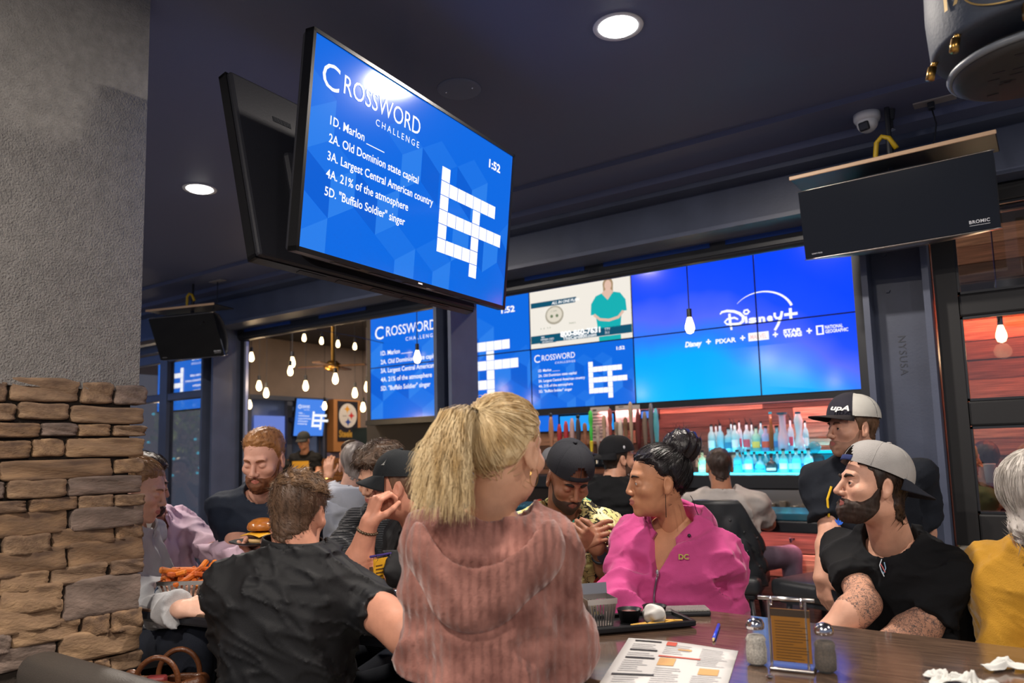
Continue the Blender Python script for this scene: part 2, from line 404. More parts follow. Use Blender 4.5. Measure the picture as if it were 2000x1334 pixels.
struct('wall_stage', MB().box((-11.1, 7.9, 0), (-10.9, 10.6, 1.5)), M_dark)
for i in range(5): struct('plank', MB().rbox((-10.9, 7.9, .95 + i * .11), (-10.87, 10.6, 1.05 + i * .11), .005, 1), M_orangewood, parent=bpy.data.objects['wall_stage'])

# ------------------------------------------------------------------ stone and stucco pier
WX = -2.45
pier = struct('wall_left', MB().box((-2.62, -1.2, 1.78), (WX - .005, 1.33, 3.2)), M_stucco)
struct('mortar_bed', MB().box((-2.62, -1.2, 0), (WX - .02, 1.31, 1.79)), M_mortar, parent=pier)
M_stone = []
for i, (c, c2) in enumerate((('#9c8064', '#675242'), ('#8c7159', '#57463b'), ('#a98a69', '#735b47'), ('#8a776b', '#5e5149'), ('#9a7b5c', '#5d4a3d'))):
    m = mat('ledge_stone_%d' % i, c, .88, col2=c2, vscale=2.2, bump=.35, bscale=11, coord='Generated'); M_stone.append(m)
SM = []
def stone_mesh(k):
    r = np.random.default_rng(k)
    bm = bmesh.new(); bmesh.ops.create_cube(bm, size=1.0)
    bmesh.ops.subdivide_edges(bm, edges=bm.edges[:], cuts=7, use_grid_fill=True)
    ph = r.uniform(0, 6, 12); kx = r.uniform(2, 9, (6, 3))
    for v in bm.verts:
        p = np.array(v.co); q = np.abs(p) * 2
        # rounded edges
        e = .13; s_ = np.sign(p); inner = np.clip(np.abs(p), 0, .5 - e * np.array([.5, .45, 1])); dlt = np.abs(p) - inner; sc = e * np.array([.5, .45, 1])
        L = np.linalg.norm(dlt / sc); f = 1 / max(L, 1)
        p = s_ * (inner + dlt * f)
        n = sum(math.sin(kx[i] @ p + ph[i]) for i in range(6)) / 6
        n2 = sum(math.sin(2.7 * kx[i] @ p + ph[i + 6]) for i in range(6)) / 6
        p = p + np.array([0.16 * n + .10 * n2, .010 * n2 + .008 * math.sin(5 * p[2] + ph[1]), .028 * n + .016 * math.sin(5 * p[1] + ph[0])]) * [1 if p[0] > 0 else .3, 1, 1]
        v.co = Vector(p)
    me = bpy.data.meshes.new('stone'); bm.to_mesh(me); bm.free()
    me.polygons.foreach_set('use_smooth', np.ones(len(me.polygons), bool)); me.materials.append(M_stone[k % 5]); return me
SM = [stone_mesh(k) for k in range(15)]
def stone(y0, y1, z0, z1, end=False):
    o = bpy.data.objects.new('stone', rnd.choice(SM)); link(o, pier)
    d = rnd.uniform(.055, .075); o.location = (WX - .03 + rnd.uniform(-.004, .006), (y0 + y1) / 2, (z0 + z1) / 2)
    o.scale = (d, (y1 - y0) * .97 - .002, (z1 - z0) * .93 - .001)
    o.rotation_euler = (rnd.uniform(-.012, .012), 0, rnd.uniform(-.02, .02))
STONES = [(-60,47,85,178),(52,345,72,180),(350,482,92,188),(487,622,106,192),(-60,80,180,258),(88,302,178,252),(304,610,194,270),
 (-60,180,260,326),(184,335,262,320),(336,470,266,321),(480,616,272,321),(-80,145,333,415),(148,282,326,406),(285,612,322,408),(-120,4,420,500),(8,485,411,502),(488,611,410,474),
 (-60,32,505,582),(40,287,495,578),(289,603,480,563),(-60,122,585,642),(132,335,570,632),(337,482,560,622),(485,606,557,609),(-80,298,628,739),(302,608,603,704),
 (-100,12,748,820),(25,222,722,812),(228,490,690,782),(492,605,678,748),(-60,290,786,902),(293,611,738,858),(8,217,880,970),(-80,5,898,980),(220,455,848,930),(468,603,824,892),
 (272,593,893,1067),(10,271,932,1056),(-80,5,965,1062),(-60,275,1010,1140),(60,348,1078,1180),(352,464,1054,1149),(468,597,1030,1126),(-60,55,1140,1230),(255,600,1110,1240),(-60,250,1185,1290),(400,468,1238,1290),(470,603,1212,1290),(250,398,1235,1310)]
for x0, x1, y0, y1 in STONES:
    s_ = 440 / 926; xm = (x0 + x1) / 2 * s_
    a = onX(x0 * s_, 700 + (y0 + y1) / 2 * s_, WX + .02); c = onX(x1 * s_, 700 + (y0 + y1) / 2 * s_, WX + .02)
    t = onX(xm, 700 + y0 * s_, WX + .02); u = onX(xm, 700 + y1 * s_, WX + .02)
    stone(a[1], c[1], u[2], t[2])
ystart = onX(-40, 1000, WX)[1]
z = 1.785
while z > .1:
    h = rnd.uniform(.055, .095); y = ystart
    y = ystart if z > .93 else 1.33
    while y > -1.1:
        l = rnd.uniform(.1, .3); stone(y - l, y, z - h, z); y -= l
    z -= h
for i, (x, y) in enumerate(((-3.6, 5.9), (-1.6, 5.9), (.8, 5.6), (-8.6, 6.2), (-9.8, 10.6))):  # unseen indoor lamps added to brighten the bar and far room
    downlight(x, y, 3.75, (30, 30, 22, 80, 50)[i], 'added fill downlight in the dark indoor ceiling %s' % ('above the beer taps', 'above the bottles', 'behind the glazed door', 'of the far left room', 'before the football banner')[i], col=(1, .8, .62))
# pier on the other side, out of frame, stays open: the patio goes on

# ================================================================== SCREENS
M_bezel = mat('screen_bezel', '#0b0c10', .3)
M_tvback = mat('tv_back_plastic', '#24252b', .45, bump=.08, bscale=200)
E_white = emit('screen_white', (1, 1, 1), 1.0)
E_blue = emit('screen_blue', '#0f66da', 1.0)
E_hex = [emit('screen_hex_%d' % i, c, 1.0) for i, c in enumerate(('#1b6edd', '#0d5ccd', '#2a7ae2'))]
E_shadow = emit('screen_navy', '#0a3f9a', 1.0)
def crossword(t, O, X, Z, n, w, h, bg=True, side='all', parent=None, hexes=True):
    P = lambda off=.0015: Print(O, X, Z, n, off)
    U = lambda u: u * w
    VV = lambda v: h * (1 - v)
    if hexes:
        rr = np.random.default_rng(5); s = h * .19
        ps = [P(.0006), P(.0006), P(.0006)]
        for i in range(-1, 6):
            for j in range(0, 3):
                cx = (i + (j % 2) * .5) * s * 1.75; cy = j * s * 1.5 + s * .4
                if rr.random() < .35: continue
                hx = [(cx + s * math.cos(math.pi / 6 + k * math.pi / 3), cy + s * math.sin(math.pi / 6 + k * math.pi / 3)) for k in range(6)]
                for q in range(3):
                    if rr.random() < .25: continue
                    f = [(cx, cy), hx[(2 * q) % 6], hx[(2 * q + 1) % 6], hx[(2 * q + 2) % 6]]
                    f = [(min(max(x, 0), w), min(max(y, 0), h)) for x, y in f]
                    ps[q].poly(f)
        for q in range(3): ps[q].put(t, 'screen_pattern', E_hex[q], parent)
    p = P()
    p.text('C', U(.035), VV(.225), .125 * h, bold=.0)
    p.text('ROSSWORD', U(.115), VV(.205), .092 * h, w=U(.335), bold=.0)
    p.text('CHALLENGE', U(.25), VV(.275), .034 * h, w=U(.2), bold=.0, spacing=1.5)
    p.text('1:52', U(.845), VV(.155), .05 * h, w=U(.075), bold=.03)
    for i, l in enumerate(('1D. Marlon _____', '2A. Old Dominion state capital', '3A. Largest Central American country', '4A. 21% of the atmosphere', '5D. "Buffalo Soldier" singer')):
        wd = (.22, .385, .465, .345, .335)[i]
        p.text(l, U(.075), VV(.385 + i * .085), .042 * h, w=U(wd), bold=.012)
    rh = .0835 * h; cells = set()
    for r in range(6): cells.add((0, r))
    for c in range(7): cells.add((c, 1))
    for c in range(8): cells.add((c, 3))
    for c in range(5): cells.add((c, 5))
    for r in range(1, 7): cells.add((4, r))
    x0 = U(.575); y0 = VV(.30)
    for c, r in cells: g = rh * .025; p.rect(x0 + c * rh + g, y0 - (r + 1) * rh + g, x0 + (c + 1) * rh - g, y0 - r * rh - g)
    p.put(t, 'screen_lettering', E_white, parent)

def hanging_tv(o, yaw, tilt, label, w=1.23, h=.71, far=False):
    R_ = Rz(RAD(yaw)) @ Rx(RAD(tilt)); o = np.array(o); M = place(o, R_)
    t = Thing('television', label, 'television', (o[0], o[1], o[2] - h / 2))
    t.add('screen', MB(M).box((-w / 2 + .012, -.002, -h / 2 + .016), (w / 2 - .012, .004, h / 2 - .012)), E_blue)
    b = MB(M); bz = .012
    b.box((-w / 2, -.008, h / 2 - bz), (w / 2, .03, h / 2)); b.box((-w / 2, -.008, -h / 2), (w / 2, .03, -h / 2 + .016)); b.box((-w / 2, -.008, -h / 2), (-w / 2 + bz, .03, h / 2)); b.box((w / 2 - bz, -.008, -h / 2), (w / 2, .03, h / 2))
    t.add('bezel', b, M_bezel)
    bk = t.add('back_panel', MB(M).rbox((-w / 2 + .004, .02, -h / 2 + .004), (w / 2 - .004, .05, h / 2 - .004), .01), M_tvback)
    t.add('electronics_housing', MB(M).rbox((-w * .36, .045, -h / 2 + .03), (w * .36, .085, h * .12), .02), M_tvback)
    b = MB(M)
    for k in range(14): b.box((w * .30 + k * .006, .0505, h * .30), (w * .30 + k * .006 + .003, .0525, h * .33))
    t.add('vent_slots', b, M_black)
    b = MB(M)
    for k in range(5): b.box((-w * .36 + k * w * .15, .0, -h / 2 - .0015), (-w * .36 + k * w * .15 + w * .1, .02, -h / 2))
    t.add('speaker_grilles', b, M_black)
    t.add('badge', MB(M).box((-.012, -.0095, -h / 2 + .005), (.012, -.008, -h / 2 + .011)), M_white)
    X = R_ @ (1, 0, 0); Z = R_ @ (0, 0, 1); n = R_ @ (0, -1, 0)
    crossword(t, o - X * (w / 2 - .012) - Z * (h / 2 - .016) + n * .002, X, Z, n, w - .024, h - .028)
    return t, M
tv1, M1 = hanging_tv((-1.816, 2.07, 2.533), 93.89, 6.04, 'large hanging screen with a blue crossword quiz facing the camera')
tv2, M2 = hanging_tv((-2.162, 2.075, 2.534), 272.6, 13.9, 'dark back of the hanging screen behind the crossword screen')
mp_ = onZ(800, 330, 3.2); t = Thing('ceiling_mount', 'black pole mount hidden between the two hanging screens', 'mount', (mp_[0], mp_[1], 2.45))
t.add('pole', MB().cyl((mp_[0], mp_[1], 2.5), (mp_[0], mp_[1], 3.19), .025, n=14).sm(), M_black)
t.add('ceiling_plate', MB().box((mp_[0] - .08, mp_[1] - .08, 3.185), (mp_[0] + .08, mp_[1] + .08, 3.2)), M_black)
t.add('boom', MB().cyl((mp_[0], mp_[1], 2.52), (-1.985, 2.1, 2.5), .022, n=12).sm(), M_black)
t.add('bracket', MB().box((-2.08, 1.85, 2.44), (-1.90, 2.29, 2.52)), M_black)

# video walls ---------------------------------------------------------
TW, TH, VY = 1.28, .685, 7.0
def gradient_emit(name):
    m = bpy.data.materials.new(name); m.use_nodes = True; nt = m.node_tree; L = nt.links; b = nt.nodes['Principled BSDF']
    b.inputs['Base Color'].default_value = (0, 0, 0, 1); b.inputs['Roughness'].default_value = .15
    tc = nt.nodes.new('ShaderNodeTexCoord'); sp = nt.nodes.new('ShaderNodeSeparateXYZ'); L.new(tc.outputs['Object'], sp.inputs[0])
    # a dome of cyan light rising in the lower middle of the picture
    def math_(op, a, b_=None, c=None):
        n = nt.nodes.new('ShaderNodeMath'); n.operation = op
        for i, v in enumerate((a, b_, c)):
            if v is None: continue
            if isinstance(v, (int, float)): n.inputs[i].default_value = v
            else: L.new(v, n.inputs[i])
        return n.outputs[0]
    dx = math_('MULTIPLY', math_('SUBTRACT', sp.outputs[0], .35), .62); dx2 = math_('MULTIPLY', dx, dx)
    z = math_('ADD', math_('MULTIPLY', sp.outputs[2], 1.0), math_('MULTIPLY', dx2, .55))
    nz = nt.nodes.new('ShaderNodeTexNoise'); nz.inputs['Scale'].default_value = 1.6; L.new(tc.outputs['Object'], nz.inputs['Vector'])
    z = math_('ADD', z, math_('MULTIPLY', math_('SUBTRACT', nz.outputs[0], .5), .35))
    r = nt.nodes.new('ShaderNodeValToRGB'); L.new(math_('DIVIDE', z, 1.5), r.inputs[0])
    e = r.color_ramp.elements; e[0].position = 0; e[0].color = lin('#00b4ff'); e[1].position = 1; e[1].color = lin('#0a44ff')
    for p, c in ((.30, '#06a6ff'), (.44, '#2a7cff'), (.56, '#5068ff'), (.72, '#1a4cff')):
        q = e.new(p); q.color = lin(c)
    L.new(r.outputs[0], b.inputs['Emission Color']); b.inputs['Emission Strength'].default_value = 1.0
    return m
E_sky = gradient_emit('screen_launch_gradient')
def tiles(t, x0, z0, nx, nz, sm):
    for i in range(nx):
        for j in range(nz):
            a = x0 + i * TW; c = z0 + j * TH; g = .006
            p = t.add('display_panel', MB().box((a + .002, VY, c + .002), (a + TW - .002, VY + .09, c + TH - .002)), M_bezel)
            t.add('screen', MB().box((a + g, VY - .002, c + g), (a + TW - g, VY, c + TH - g)), sm, parent=p)
            b = MB()
            b.box((a, VY - .006, c), (a + TW, VY, c + g)).box((a, VY - .006, c + TH - g), (a + TW, VY, c + TH)).box((a, VY - .006, c), (a + g, VY, c + TH)).box((a + TW - g, VY - .006, c), (a + TW, VY, c + TH))
            t.add('bezel', b, M_bezel, parent=p)
n_ = (0, -1, 0)
t = Thing('video_wall', 'four-panel video wall with the big crossword quiz behind the middle column', 'video wall', (-7.14, VY, 2.0))
tiles(t, -7.14, 2.0, 2, 2, E_blue); crossword(t, (-7.14, VY - .002, 2.0), (1, 0, 0), (0, 0, 1), n_, 2 * TW, 2 * TH)
t = Thing('display', 'bar display showing the small crossword quiz above the beer taps', 'display', (-4.58, VY, 2.0))
tiles(t, -4.58, 2.0, 1, 1, E_blue); crossword(t, (-4.58, VY - .002, 2.0), (1, 0, 0), (0, 0, 1), n_, TW, TH)
# phone-plan advert
t = Thing('display', 'bar display showing a white advert with a woman in a teal top', 'display', (-4.58, VY, 2.685))
tiles(t, -4.58, 2.685, 1, 1, emit('screen_offwhite', '#e8e2d8', 1.0))
def pr_(off=.0015): return Print((-4.58, VY - .002, 2.685), (1, 0, 0), (0, 0, 1), n_, off)
Et, Etl, Es, Eh = emit('advert_teal', '#12506a'), emit('advert_top', '#18a9ac'), emit('advert_skin', '#d9b6a4'), emit('advert_hair', '#a08768')
w, h = TW, TH
p = pr_(.001); p.rect(.01, .06, w - .01, .15); p.poly([(.02, .47), (.6, .47), (.62, .53), (.02, .53)]); p.rect(.13, .055, .34, .145); p.put(t, 'advert_bands', Et)
p = pr_(.001); p.poly([(.87, .14), (.85, .3), (.79, .3), (.8, .42), (.86, .5), (.93, .52), (1.0, .44), (1.07, .52), (1.15, .5), (1.21, .42), (1.22, .3), (1.16, .3), (1.14, .14)]); p.rect(.88, .0, 1.14, .055); p.put(t, 'advert_woman_top', Etl)
p = pr_(.002); p.disc(1.01, .60, .042, .055); p.poly([(.985, .56), (1.035, .56), (1.07, .52), (1.0, .44), (.93, .52)]); p.stroke([(.83, .3), (.9, .24), (1.01, .22), (1.12, .24), (1.18, .3)], .03); p.put(t, 'advert_woman_skin', Es)
p = pr_(.0015); p.disc(1.01, .61, .062, .07); p.poly([(.95, .6), (.955, .5), (.985, .52), (1.035, .52), (1.065, .5), (1.07, .6)]); p.put(t, 'advert_woman_hair', Eh)
p = pr_(.001); p.disc(.33, .36, .12, .105); p.put(t, 'advert_device_rim', emit('advert_grey', '#a8a090'))
p = pr_(.002); p.disc(.33, .365, .1, .085); p.put(t, 'advert_device_face', emit('advert_cream', '#d8d0c0'))
p = pr_(.003); p.disc(.295, .35, .018); p.disc(.365, .35, .018); p.text('A  B . E R', .14, .215, .018, spacing=1.3); p.text('PLAN S', .52, .235, .018); p.text('11  00:00', .29, .40, .014); p.put(t, 'advert_device_buttons', emit('advert_green', '#6a7a5c'))
p = pr_(.002); p.text('ALL IN ONE PLAN', .3, .484, .03, shear=.2, bold=.02); p.text('800-860-7631', .40, .105, .055, w=.5, bold=.05); p.text('ThisCard800.com', .43, .066, .036, w=.42, bold=.02); p.text('TTY', .95, .115, .026); p.text('711', .955, .075, .026)
p.text('800', .15, .115, .02); p.text('MEMBER CARD', .145, .088, .02, w=.17); p.text('INFORMATION', .16, .063, .016, w=.14); p.put(t, 'advert_lettering', E_white)
# streaming service launch picture
t = Thing('video_wall', 'four-panel video wall with a blue streaming launch picture on the right', 'video wall', (-3.30, VY, 2.0))
tiles(t, -3.30, 2.0, 2, 2, E_sky)
def pd(off=.0015): return Print((-3.30, VY - .002, 2.0), (1, 0, 0), (0, 0, 1), n_, off)
p = pd()
# hand-drawn capital D with a loop, then the rest of the word
mx = lambda cx: .923 + (cx - 470) * .000855
p.stroke([(mx(478), .815), (mx(500), .835), (mx(560), .84), (mx(640), .826), (mx(700), .80), (mx(738), .765), (mx(732), .72), (mx(690), .70), (mx(620), .705), (mx(550), .71), (mx(526), .735), (mx(560), .76), (mx(640), .765), (mx(680), .745)], [.012, .02, .024, .026, .028, .03, .03, .026, .02, .018, .018, .018, .02, .016])
p.stroke([(mx(585), .81), (mx(588), .73), (mx(600), .65)], [.024, .026, .018])
p.stroke([(mx(765), .765), (mx(772), .70)], .024); p.stroke([(mx(745), .795), (mx(755), .822), (mx(790), .825), (mx(808), .805), (mx(785), .786), (mx(750), .79)], .018)
p.text('s', mx(795), .697, .066, w=.075, bold=.05); p.text('n', mx(905), .695, .066, w=.062, bold=.05); p.text('e', mx(995), .695, .066, w=.055, bold=.05)
p.stroke([(mx(1082), .765), (mx(1080), .735), (mx(1096), .712), (mx(1125), .71), (mx(1148), .725)], .022); p.stroke([(mx(1160), .77), (mx(1146), .72), (mx(1110), .65), (mx(1072), .60)], [.022, .024, .024, .022])
p.stroke([(mx(1180), .734), (mx(1320), .734)], .026); p.stroke([(mx(1248), .69), (mx(1248), .79)], .026)
arc = [(1.325 + .29 * math.cos(a), .745 + .235 * math.sin(a)) for a in np.linspace(2.45, .3, 26)]
p.stroke(arc, [.003 + .02 * i / 25 for i in range(26)])
p.text('Disney', .558, .53, .05, w=.175, shear=.25, bold=.04); p.text('+', .80, .53, .06, 'c', bold=.04); p.text('PIXAR', .871, .532, .042, w=.2, bold=.03); p.text('+', 1.135, .53, .06, 'c', bold=.04)
p.rect(1.19, .522, 1.38, .60); p.text('+', 1.44, .53, .06, 'c', bold=.04); p.text('STAR', 1.512, .564, .032, w=.165, bold=.06); p.text('WARS', 1.512, .524, .032, w=.165, bold=.06); p.text('+', 1.74, .53, .06, 'c', bold=.04)
for q in ((1.80, .515, 1.814, .60), (1.85, .515, 1.864, .60), (1.80, .515, 1.864, .527), (1.80, .588, 1.864, .60)): p.rect(*q)
p.text('NATIONAL', 1.876, .563, .03, w=.15, bold=.02); p.text('GEOGRAPHIC', 1.876, .524, .03, w=.19, bold=.02)
p.put(t, 'screen_lettering', E_white)
p = pd(.0025); p.text('MARVEL', 1.208, .538, .045, w=.155, bold=.02); p.put(t, 'screen_emblem', emit('emblem_red', '#f0c4c8'))
# black ledge under the screens
single('screen_ledge', MB().box((-7.2, 6.96, 1.93), (-.72, 7.12, 1.995)), None, M_black, 'long black ledge under the row of bar screens', 'ledge')

# ================================================================== BAR
def area(name, loc, rot, sx, sy, e, col, spread=170):
    ld = bpy.data.lights.new(name, 'AREA'); ld.shape = 'RECTANGLE'; ld.size = sx; ld.size_y = sy; ld.energy = e; ld.color = col; ld.spread = RAD(spread)
    o = bpy.data.objects.new(name, ld); link(o); o.location = loc; o.rotation_euler = rot; return o
M_barwood = mat('dark_bar_wood', '#2a2320', .4, var=.2, vscale=5, stretch=(1, 6, 6))
M_steel2 = mat('stainless', '#b8b4b0', .28, metal=1.)
bar = Thing('bar_counter', 'long bar counter with a cyan lit top and red lit planked front', 'bar counter', (-2.6, 5.1, 0))
bar.add('countertop', MB().rbox((-4.9, 4.95, 1.06), (-.75, 5.45, 1.105), .008), mat('bar_top_gloss', '#2d5f74', .15, coat=.6))
bar.add('edge_rail', MB().rbox((-4.9, 4.93, .985), (-.75, 4.99, 1.06), .01), M_black)
bar.add('carcass', MB().box((-4.85, 5.12, .02), (-.8, 5.4, 1.06)), M_dark)
for i in range(6):
    x = -4.85
    while x < -.82:
        xx = min(x + rnd.uniform(.7, 1.5), -.8)
        k = rnd.randrange(4); b = MB().rbox((x, 5.09, .06 + i * .155), (xx - .004, 5.12 + .01 * rnd.random(), .21 + i * .155), .004, 1)
        bar.add('plank', b, M_plank[k]); x = xx
for x in (-3.9, -3.0, -1.32): bar.add('bag_hook', MB().tube([(x, 5.09, .93), (x, 5.03, .93), (x, 5.01, .92), (x, 5.0, .945)], .007), M_black)
bar.add('foot_rail', MB().cyl((-4.85, 4.95, .22), (-.8, 4.95, .22), .02, n=10).sm(), M_steel2)
bb = Thing('back_bar', 'back bar cabinet with stainless front under the bottles', 'cabinet', (-2.6, 6.8, 0))
bb.add('body', MB().box((-4.9, 6.55, 0), (-.75, 7.1, 1.17)), M_barwood)
bb.add('top', MB().rbox((-4.9, 6.5, 1.17), (-.75, 7.1, 1.285), .006), M_black)
bb.add('stainless_panel', MB().box((-2.5, 6.53, .85), (-.8, 6.55, 1.16)), M_steel2)
for i in range(14): single('steel_cup', MB().lathe([(.022, 0), (.028, .03 + .02 * (i % 3)), (.03, .03 + .02 * (i % 3)), (.024, .008), (.001, .007)], (-2.2 + i * .09, 6.48, 1.0), 12), None, mat('assorted_steel_caps', '#c8c0b4', .3, metal=.8), 'small steel cup in the row along the bar well', 'cup', group='steel cups along the bar well')
single('well_shelf', MB().box((-2.35, 6.42, .96), (-.85, 6.54, 1.0)), None, M_black, 'black speed rail shelf holding the small steel cups', 'shelf')
E_cyan = emit('cyan_step_light', '#19c9f0', 1.3)
st = Thing('bottle_steps', 'cyan lit stepped shelf holding the liquor bottles', 'shelf', (-2.0, 6.9, 1.285))
st.add('lower_step', MB().box((-2.75, 6.66, 1.285), (-1.4, 6.86, 1.30)), E_cyan)
st.add('upper_step', MB().box((-2.2, 6.86, 1.285), (-1.4, 7.05, 1.47)), mat('acrylic_riser', '#1a5f70', .2))
st.add('upper_step_face', MB().box((-2.2, 6.855, 1.46), (-1.4, 7.05, 1.485)), E_cyan)
st.add('riser_light', MB().box((-2.2, 6.852, 1.31), (-1.4, 6.857, 1.45)), emit('cyan_riser_light', '#0f8fb4', .7))
area('bottle_led', (-1.95, 6.6, 1.30), (RAD(75), 0, 0), 1.5, .03, 12, (.1, .75, 1.))
area('bottle_fill_back', (-1.8, 7.08, 1.52), (RAD(200), 0, 0), 1.0, .03, 3, (.1, .75, 1.))  # back light added to brighten the bottles
# liquor bottles
def bottle(x, y, z, prof, col, label, capc='#202020', lab=None, spout=False, group=None, trans=True):
    t = Thing('bottle', label, 'bottle', (x, y, z), group)
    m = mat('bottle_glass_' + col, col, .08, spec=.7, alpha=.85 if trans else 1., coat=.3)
    t.add('glass', MB().lathe(prof, (x, y, z), 14).sm(), m)
    H = prof[-1][1]; r = prof[-1][0]
    if spout: t.add('pour_spout', MB().cyl((x, y, z + H), (x, y, z + H + .02), r * 1.1, n=8).cyl((x, y, z + H + .02), (x - .012, y - .006, z + H + .06), .004, n=6), MATS['black_metal'])
    else: t.add('cap', MB().cyl((x, y, z + H), (x, y, z + H + .018), r * 1.25, n=10), mat('cap_' + capc, capc, .4))
    if lab:
        R = max(p[0] for p in prof); hb = [p[1] for p in prof if p[0] > R * .95]; z0, z1 = min(hb), max(hb); zl, zh = z0 + (z1 - z0) * .25, z0 + (z1 - z0) * .75
        V = []; F = []
        for i in range(9):
            a = -math.pi / 2 + (i - 4) * .25
            for zz in (zl, zh): V.append((x + (R + .001) * math.cos(a), y + (R + .001) * math.sin(a), z + zz))
        F = [(2 * i, 2 * i + 2, 2 * i + 3, 2 * i + 1) for i in range(8)]
        t.add('paper_label', V, F, mat('label_' + lab, lab, .6))
std = [(.03, 0), (.036, .006), (.036, .15), (.03, .18), (.013, .205), (.013, .25)]
sq = [(.034, 0), (.04, .006), (.04, .12), (.036, .15), (.014, .17), (.014, .215)]
rnd_ = [(.04, 0), (.05, .01), (.052, .06), (.04, .1), (.014, .12), (.013, .17)]
tall = [(.02, 0), (.024, .01), (.024, .14), (.02, .2), (.014, .24), (.012, .34)]
car = [(.035, 0), (.05, .01), (.04, .08), (.025, .14), (.03, .2), (.04, .27), (.025, .32), (.02, .33)]
gT = 'clear bottles on the upper lit step'; gL = 'squat bottles on the lower lit step'
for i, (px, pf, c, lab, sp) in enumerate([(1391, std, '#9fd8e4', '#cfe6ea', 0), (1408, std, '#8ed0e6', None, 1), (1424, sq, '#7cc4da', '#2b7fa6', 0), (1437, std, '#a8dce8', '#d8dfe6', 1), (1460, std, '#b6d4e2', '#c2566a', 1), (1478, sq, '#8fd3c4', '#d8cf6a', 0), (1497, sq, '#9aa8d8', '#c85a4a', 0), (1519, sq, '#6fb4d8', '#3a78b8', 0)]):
    q = onY(px, 870, 6.95)
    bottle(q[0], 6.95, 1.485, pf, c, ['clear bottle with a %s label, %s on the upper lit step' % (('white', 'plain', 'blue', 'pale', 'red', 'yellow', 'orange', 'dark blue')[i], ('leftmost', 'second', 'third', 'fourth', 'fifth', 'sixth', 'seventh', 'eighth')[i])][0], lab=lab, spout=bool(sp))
q = onY(1508, 870, 6.93); bottle(q[0], 6.93, 1.485, tall, '#7a4a2a', 'tall slim brown bottle with a cyan cap on the upper lit step', '#2aa8c8', trans=False)
q = onY(1531, 870, 6.93); bottle(q[0], 6.93, 1.485, [(.03, 0), (.05, .01), (.05, .12), (.028, .2), (.03, .31), (.036, .33)], '#c8b6cc', 'tall pale decanter with a dark stopper on the upper lit step', '#1f4f66')
q = onY(1562, 870, 6.93); bottle(q[0], 6.93, 1.485, car, '#bcd4e4', 'tall hourglass decanter with blue patterns beside the trucker cap', '#1f4f66')
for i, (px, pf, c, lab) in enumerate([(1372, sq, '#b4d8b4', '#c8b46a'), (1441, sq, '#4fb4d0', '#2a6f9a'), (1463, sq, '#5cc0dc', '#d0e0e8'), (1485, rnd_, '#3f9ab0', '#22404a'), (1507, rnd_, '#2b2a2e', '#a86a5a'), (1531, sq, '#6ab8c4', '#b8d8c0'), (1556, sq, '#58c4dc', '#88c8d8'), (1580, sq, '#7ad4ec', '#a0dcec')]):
    q = onY(px, 905, 6.74)
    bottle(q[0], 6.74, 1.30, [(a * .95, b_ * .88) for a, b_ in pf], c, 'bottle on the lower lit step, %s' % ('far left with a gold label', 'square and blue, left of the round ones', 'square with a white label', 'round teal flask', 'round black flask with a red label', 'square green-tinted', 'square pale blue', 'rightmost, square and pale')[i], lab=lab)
for i, px in enumerate((1400, 1430, 1446, 1470, 1488, 1546, 1575)):
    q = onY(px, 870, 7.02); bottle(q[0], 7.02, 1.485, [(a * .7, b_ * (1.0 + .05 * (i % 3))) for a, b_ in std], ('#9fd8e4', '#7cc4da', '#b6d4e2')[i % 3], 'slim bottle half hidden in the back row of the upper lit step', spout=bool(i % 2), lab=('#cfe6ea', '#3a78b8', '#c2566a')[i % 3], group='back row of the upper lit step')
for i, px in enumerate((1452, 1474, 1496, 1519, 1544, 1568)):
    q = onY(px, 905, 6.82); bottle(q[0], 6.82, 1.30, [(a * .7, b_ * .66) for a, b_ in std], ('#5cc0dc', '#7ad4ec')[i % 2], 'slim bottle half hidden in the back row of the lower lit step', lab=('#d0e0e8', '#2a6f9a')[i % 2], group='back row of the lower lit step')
# dark machine at the right end of the shelf
t = Thing('bar_machine', 'small dark machine with a glass bulb right of the bottles', 'machine', (-1.42, 6.85, 1.285)); q = onY(1597, 905, 6.85)
t.add('base', MB().rbox((q[0] - .09, 6.78, 1.285), (q[0] + .1, 6.95, 1.33), .01), M_black); t.add('body', MB().rbox((q[0] - .06, 6.8, 1.33), (q[0] + .06, 6.93, 1.45), .03), mat('machine_dark', '#1c3038', .25)); t.add('bulb', MB().sphere((q[0] - .02, 6.86, 1.51), .055, 14, 10).sm(), mat('machine_glass', '#2f8aa0', .1, alpha=.7))
# red wash on the planks from strips hidden under the ledge and under the bar edge
area('red_led_wall', (-2.2, 6.93, 1.925), (RAD(30), 0, 0), 3.0, .03, 13, (1, .3, .29))
single('added_ledge', MB().box((-.6, 6.98, 2.74), (3.1, 7.1, 2.8)), None, M_black, 'added black ledge hiding the red light above the planks at the right', 'ledge')  # ledge added so the red wash stays below it
area('red_led_wall_right', (1.2, 6.92, 2.72), (RAD(24), 0, 0), 3.4, .04, 110, (1, .17, .07))
area('red_led_bar', (-2.8, 4.99, .98), (RAD(16), 0, 0), 3.9, .03, 13, (1, .36, .38))
area('cyan_led_bar', (-2.6, 5.44, 1.22), (RAD(-30), 0, 0), 3.8, .03, 5, (.1, .7, 1.))
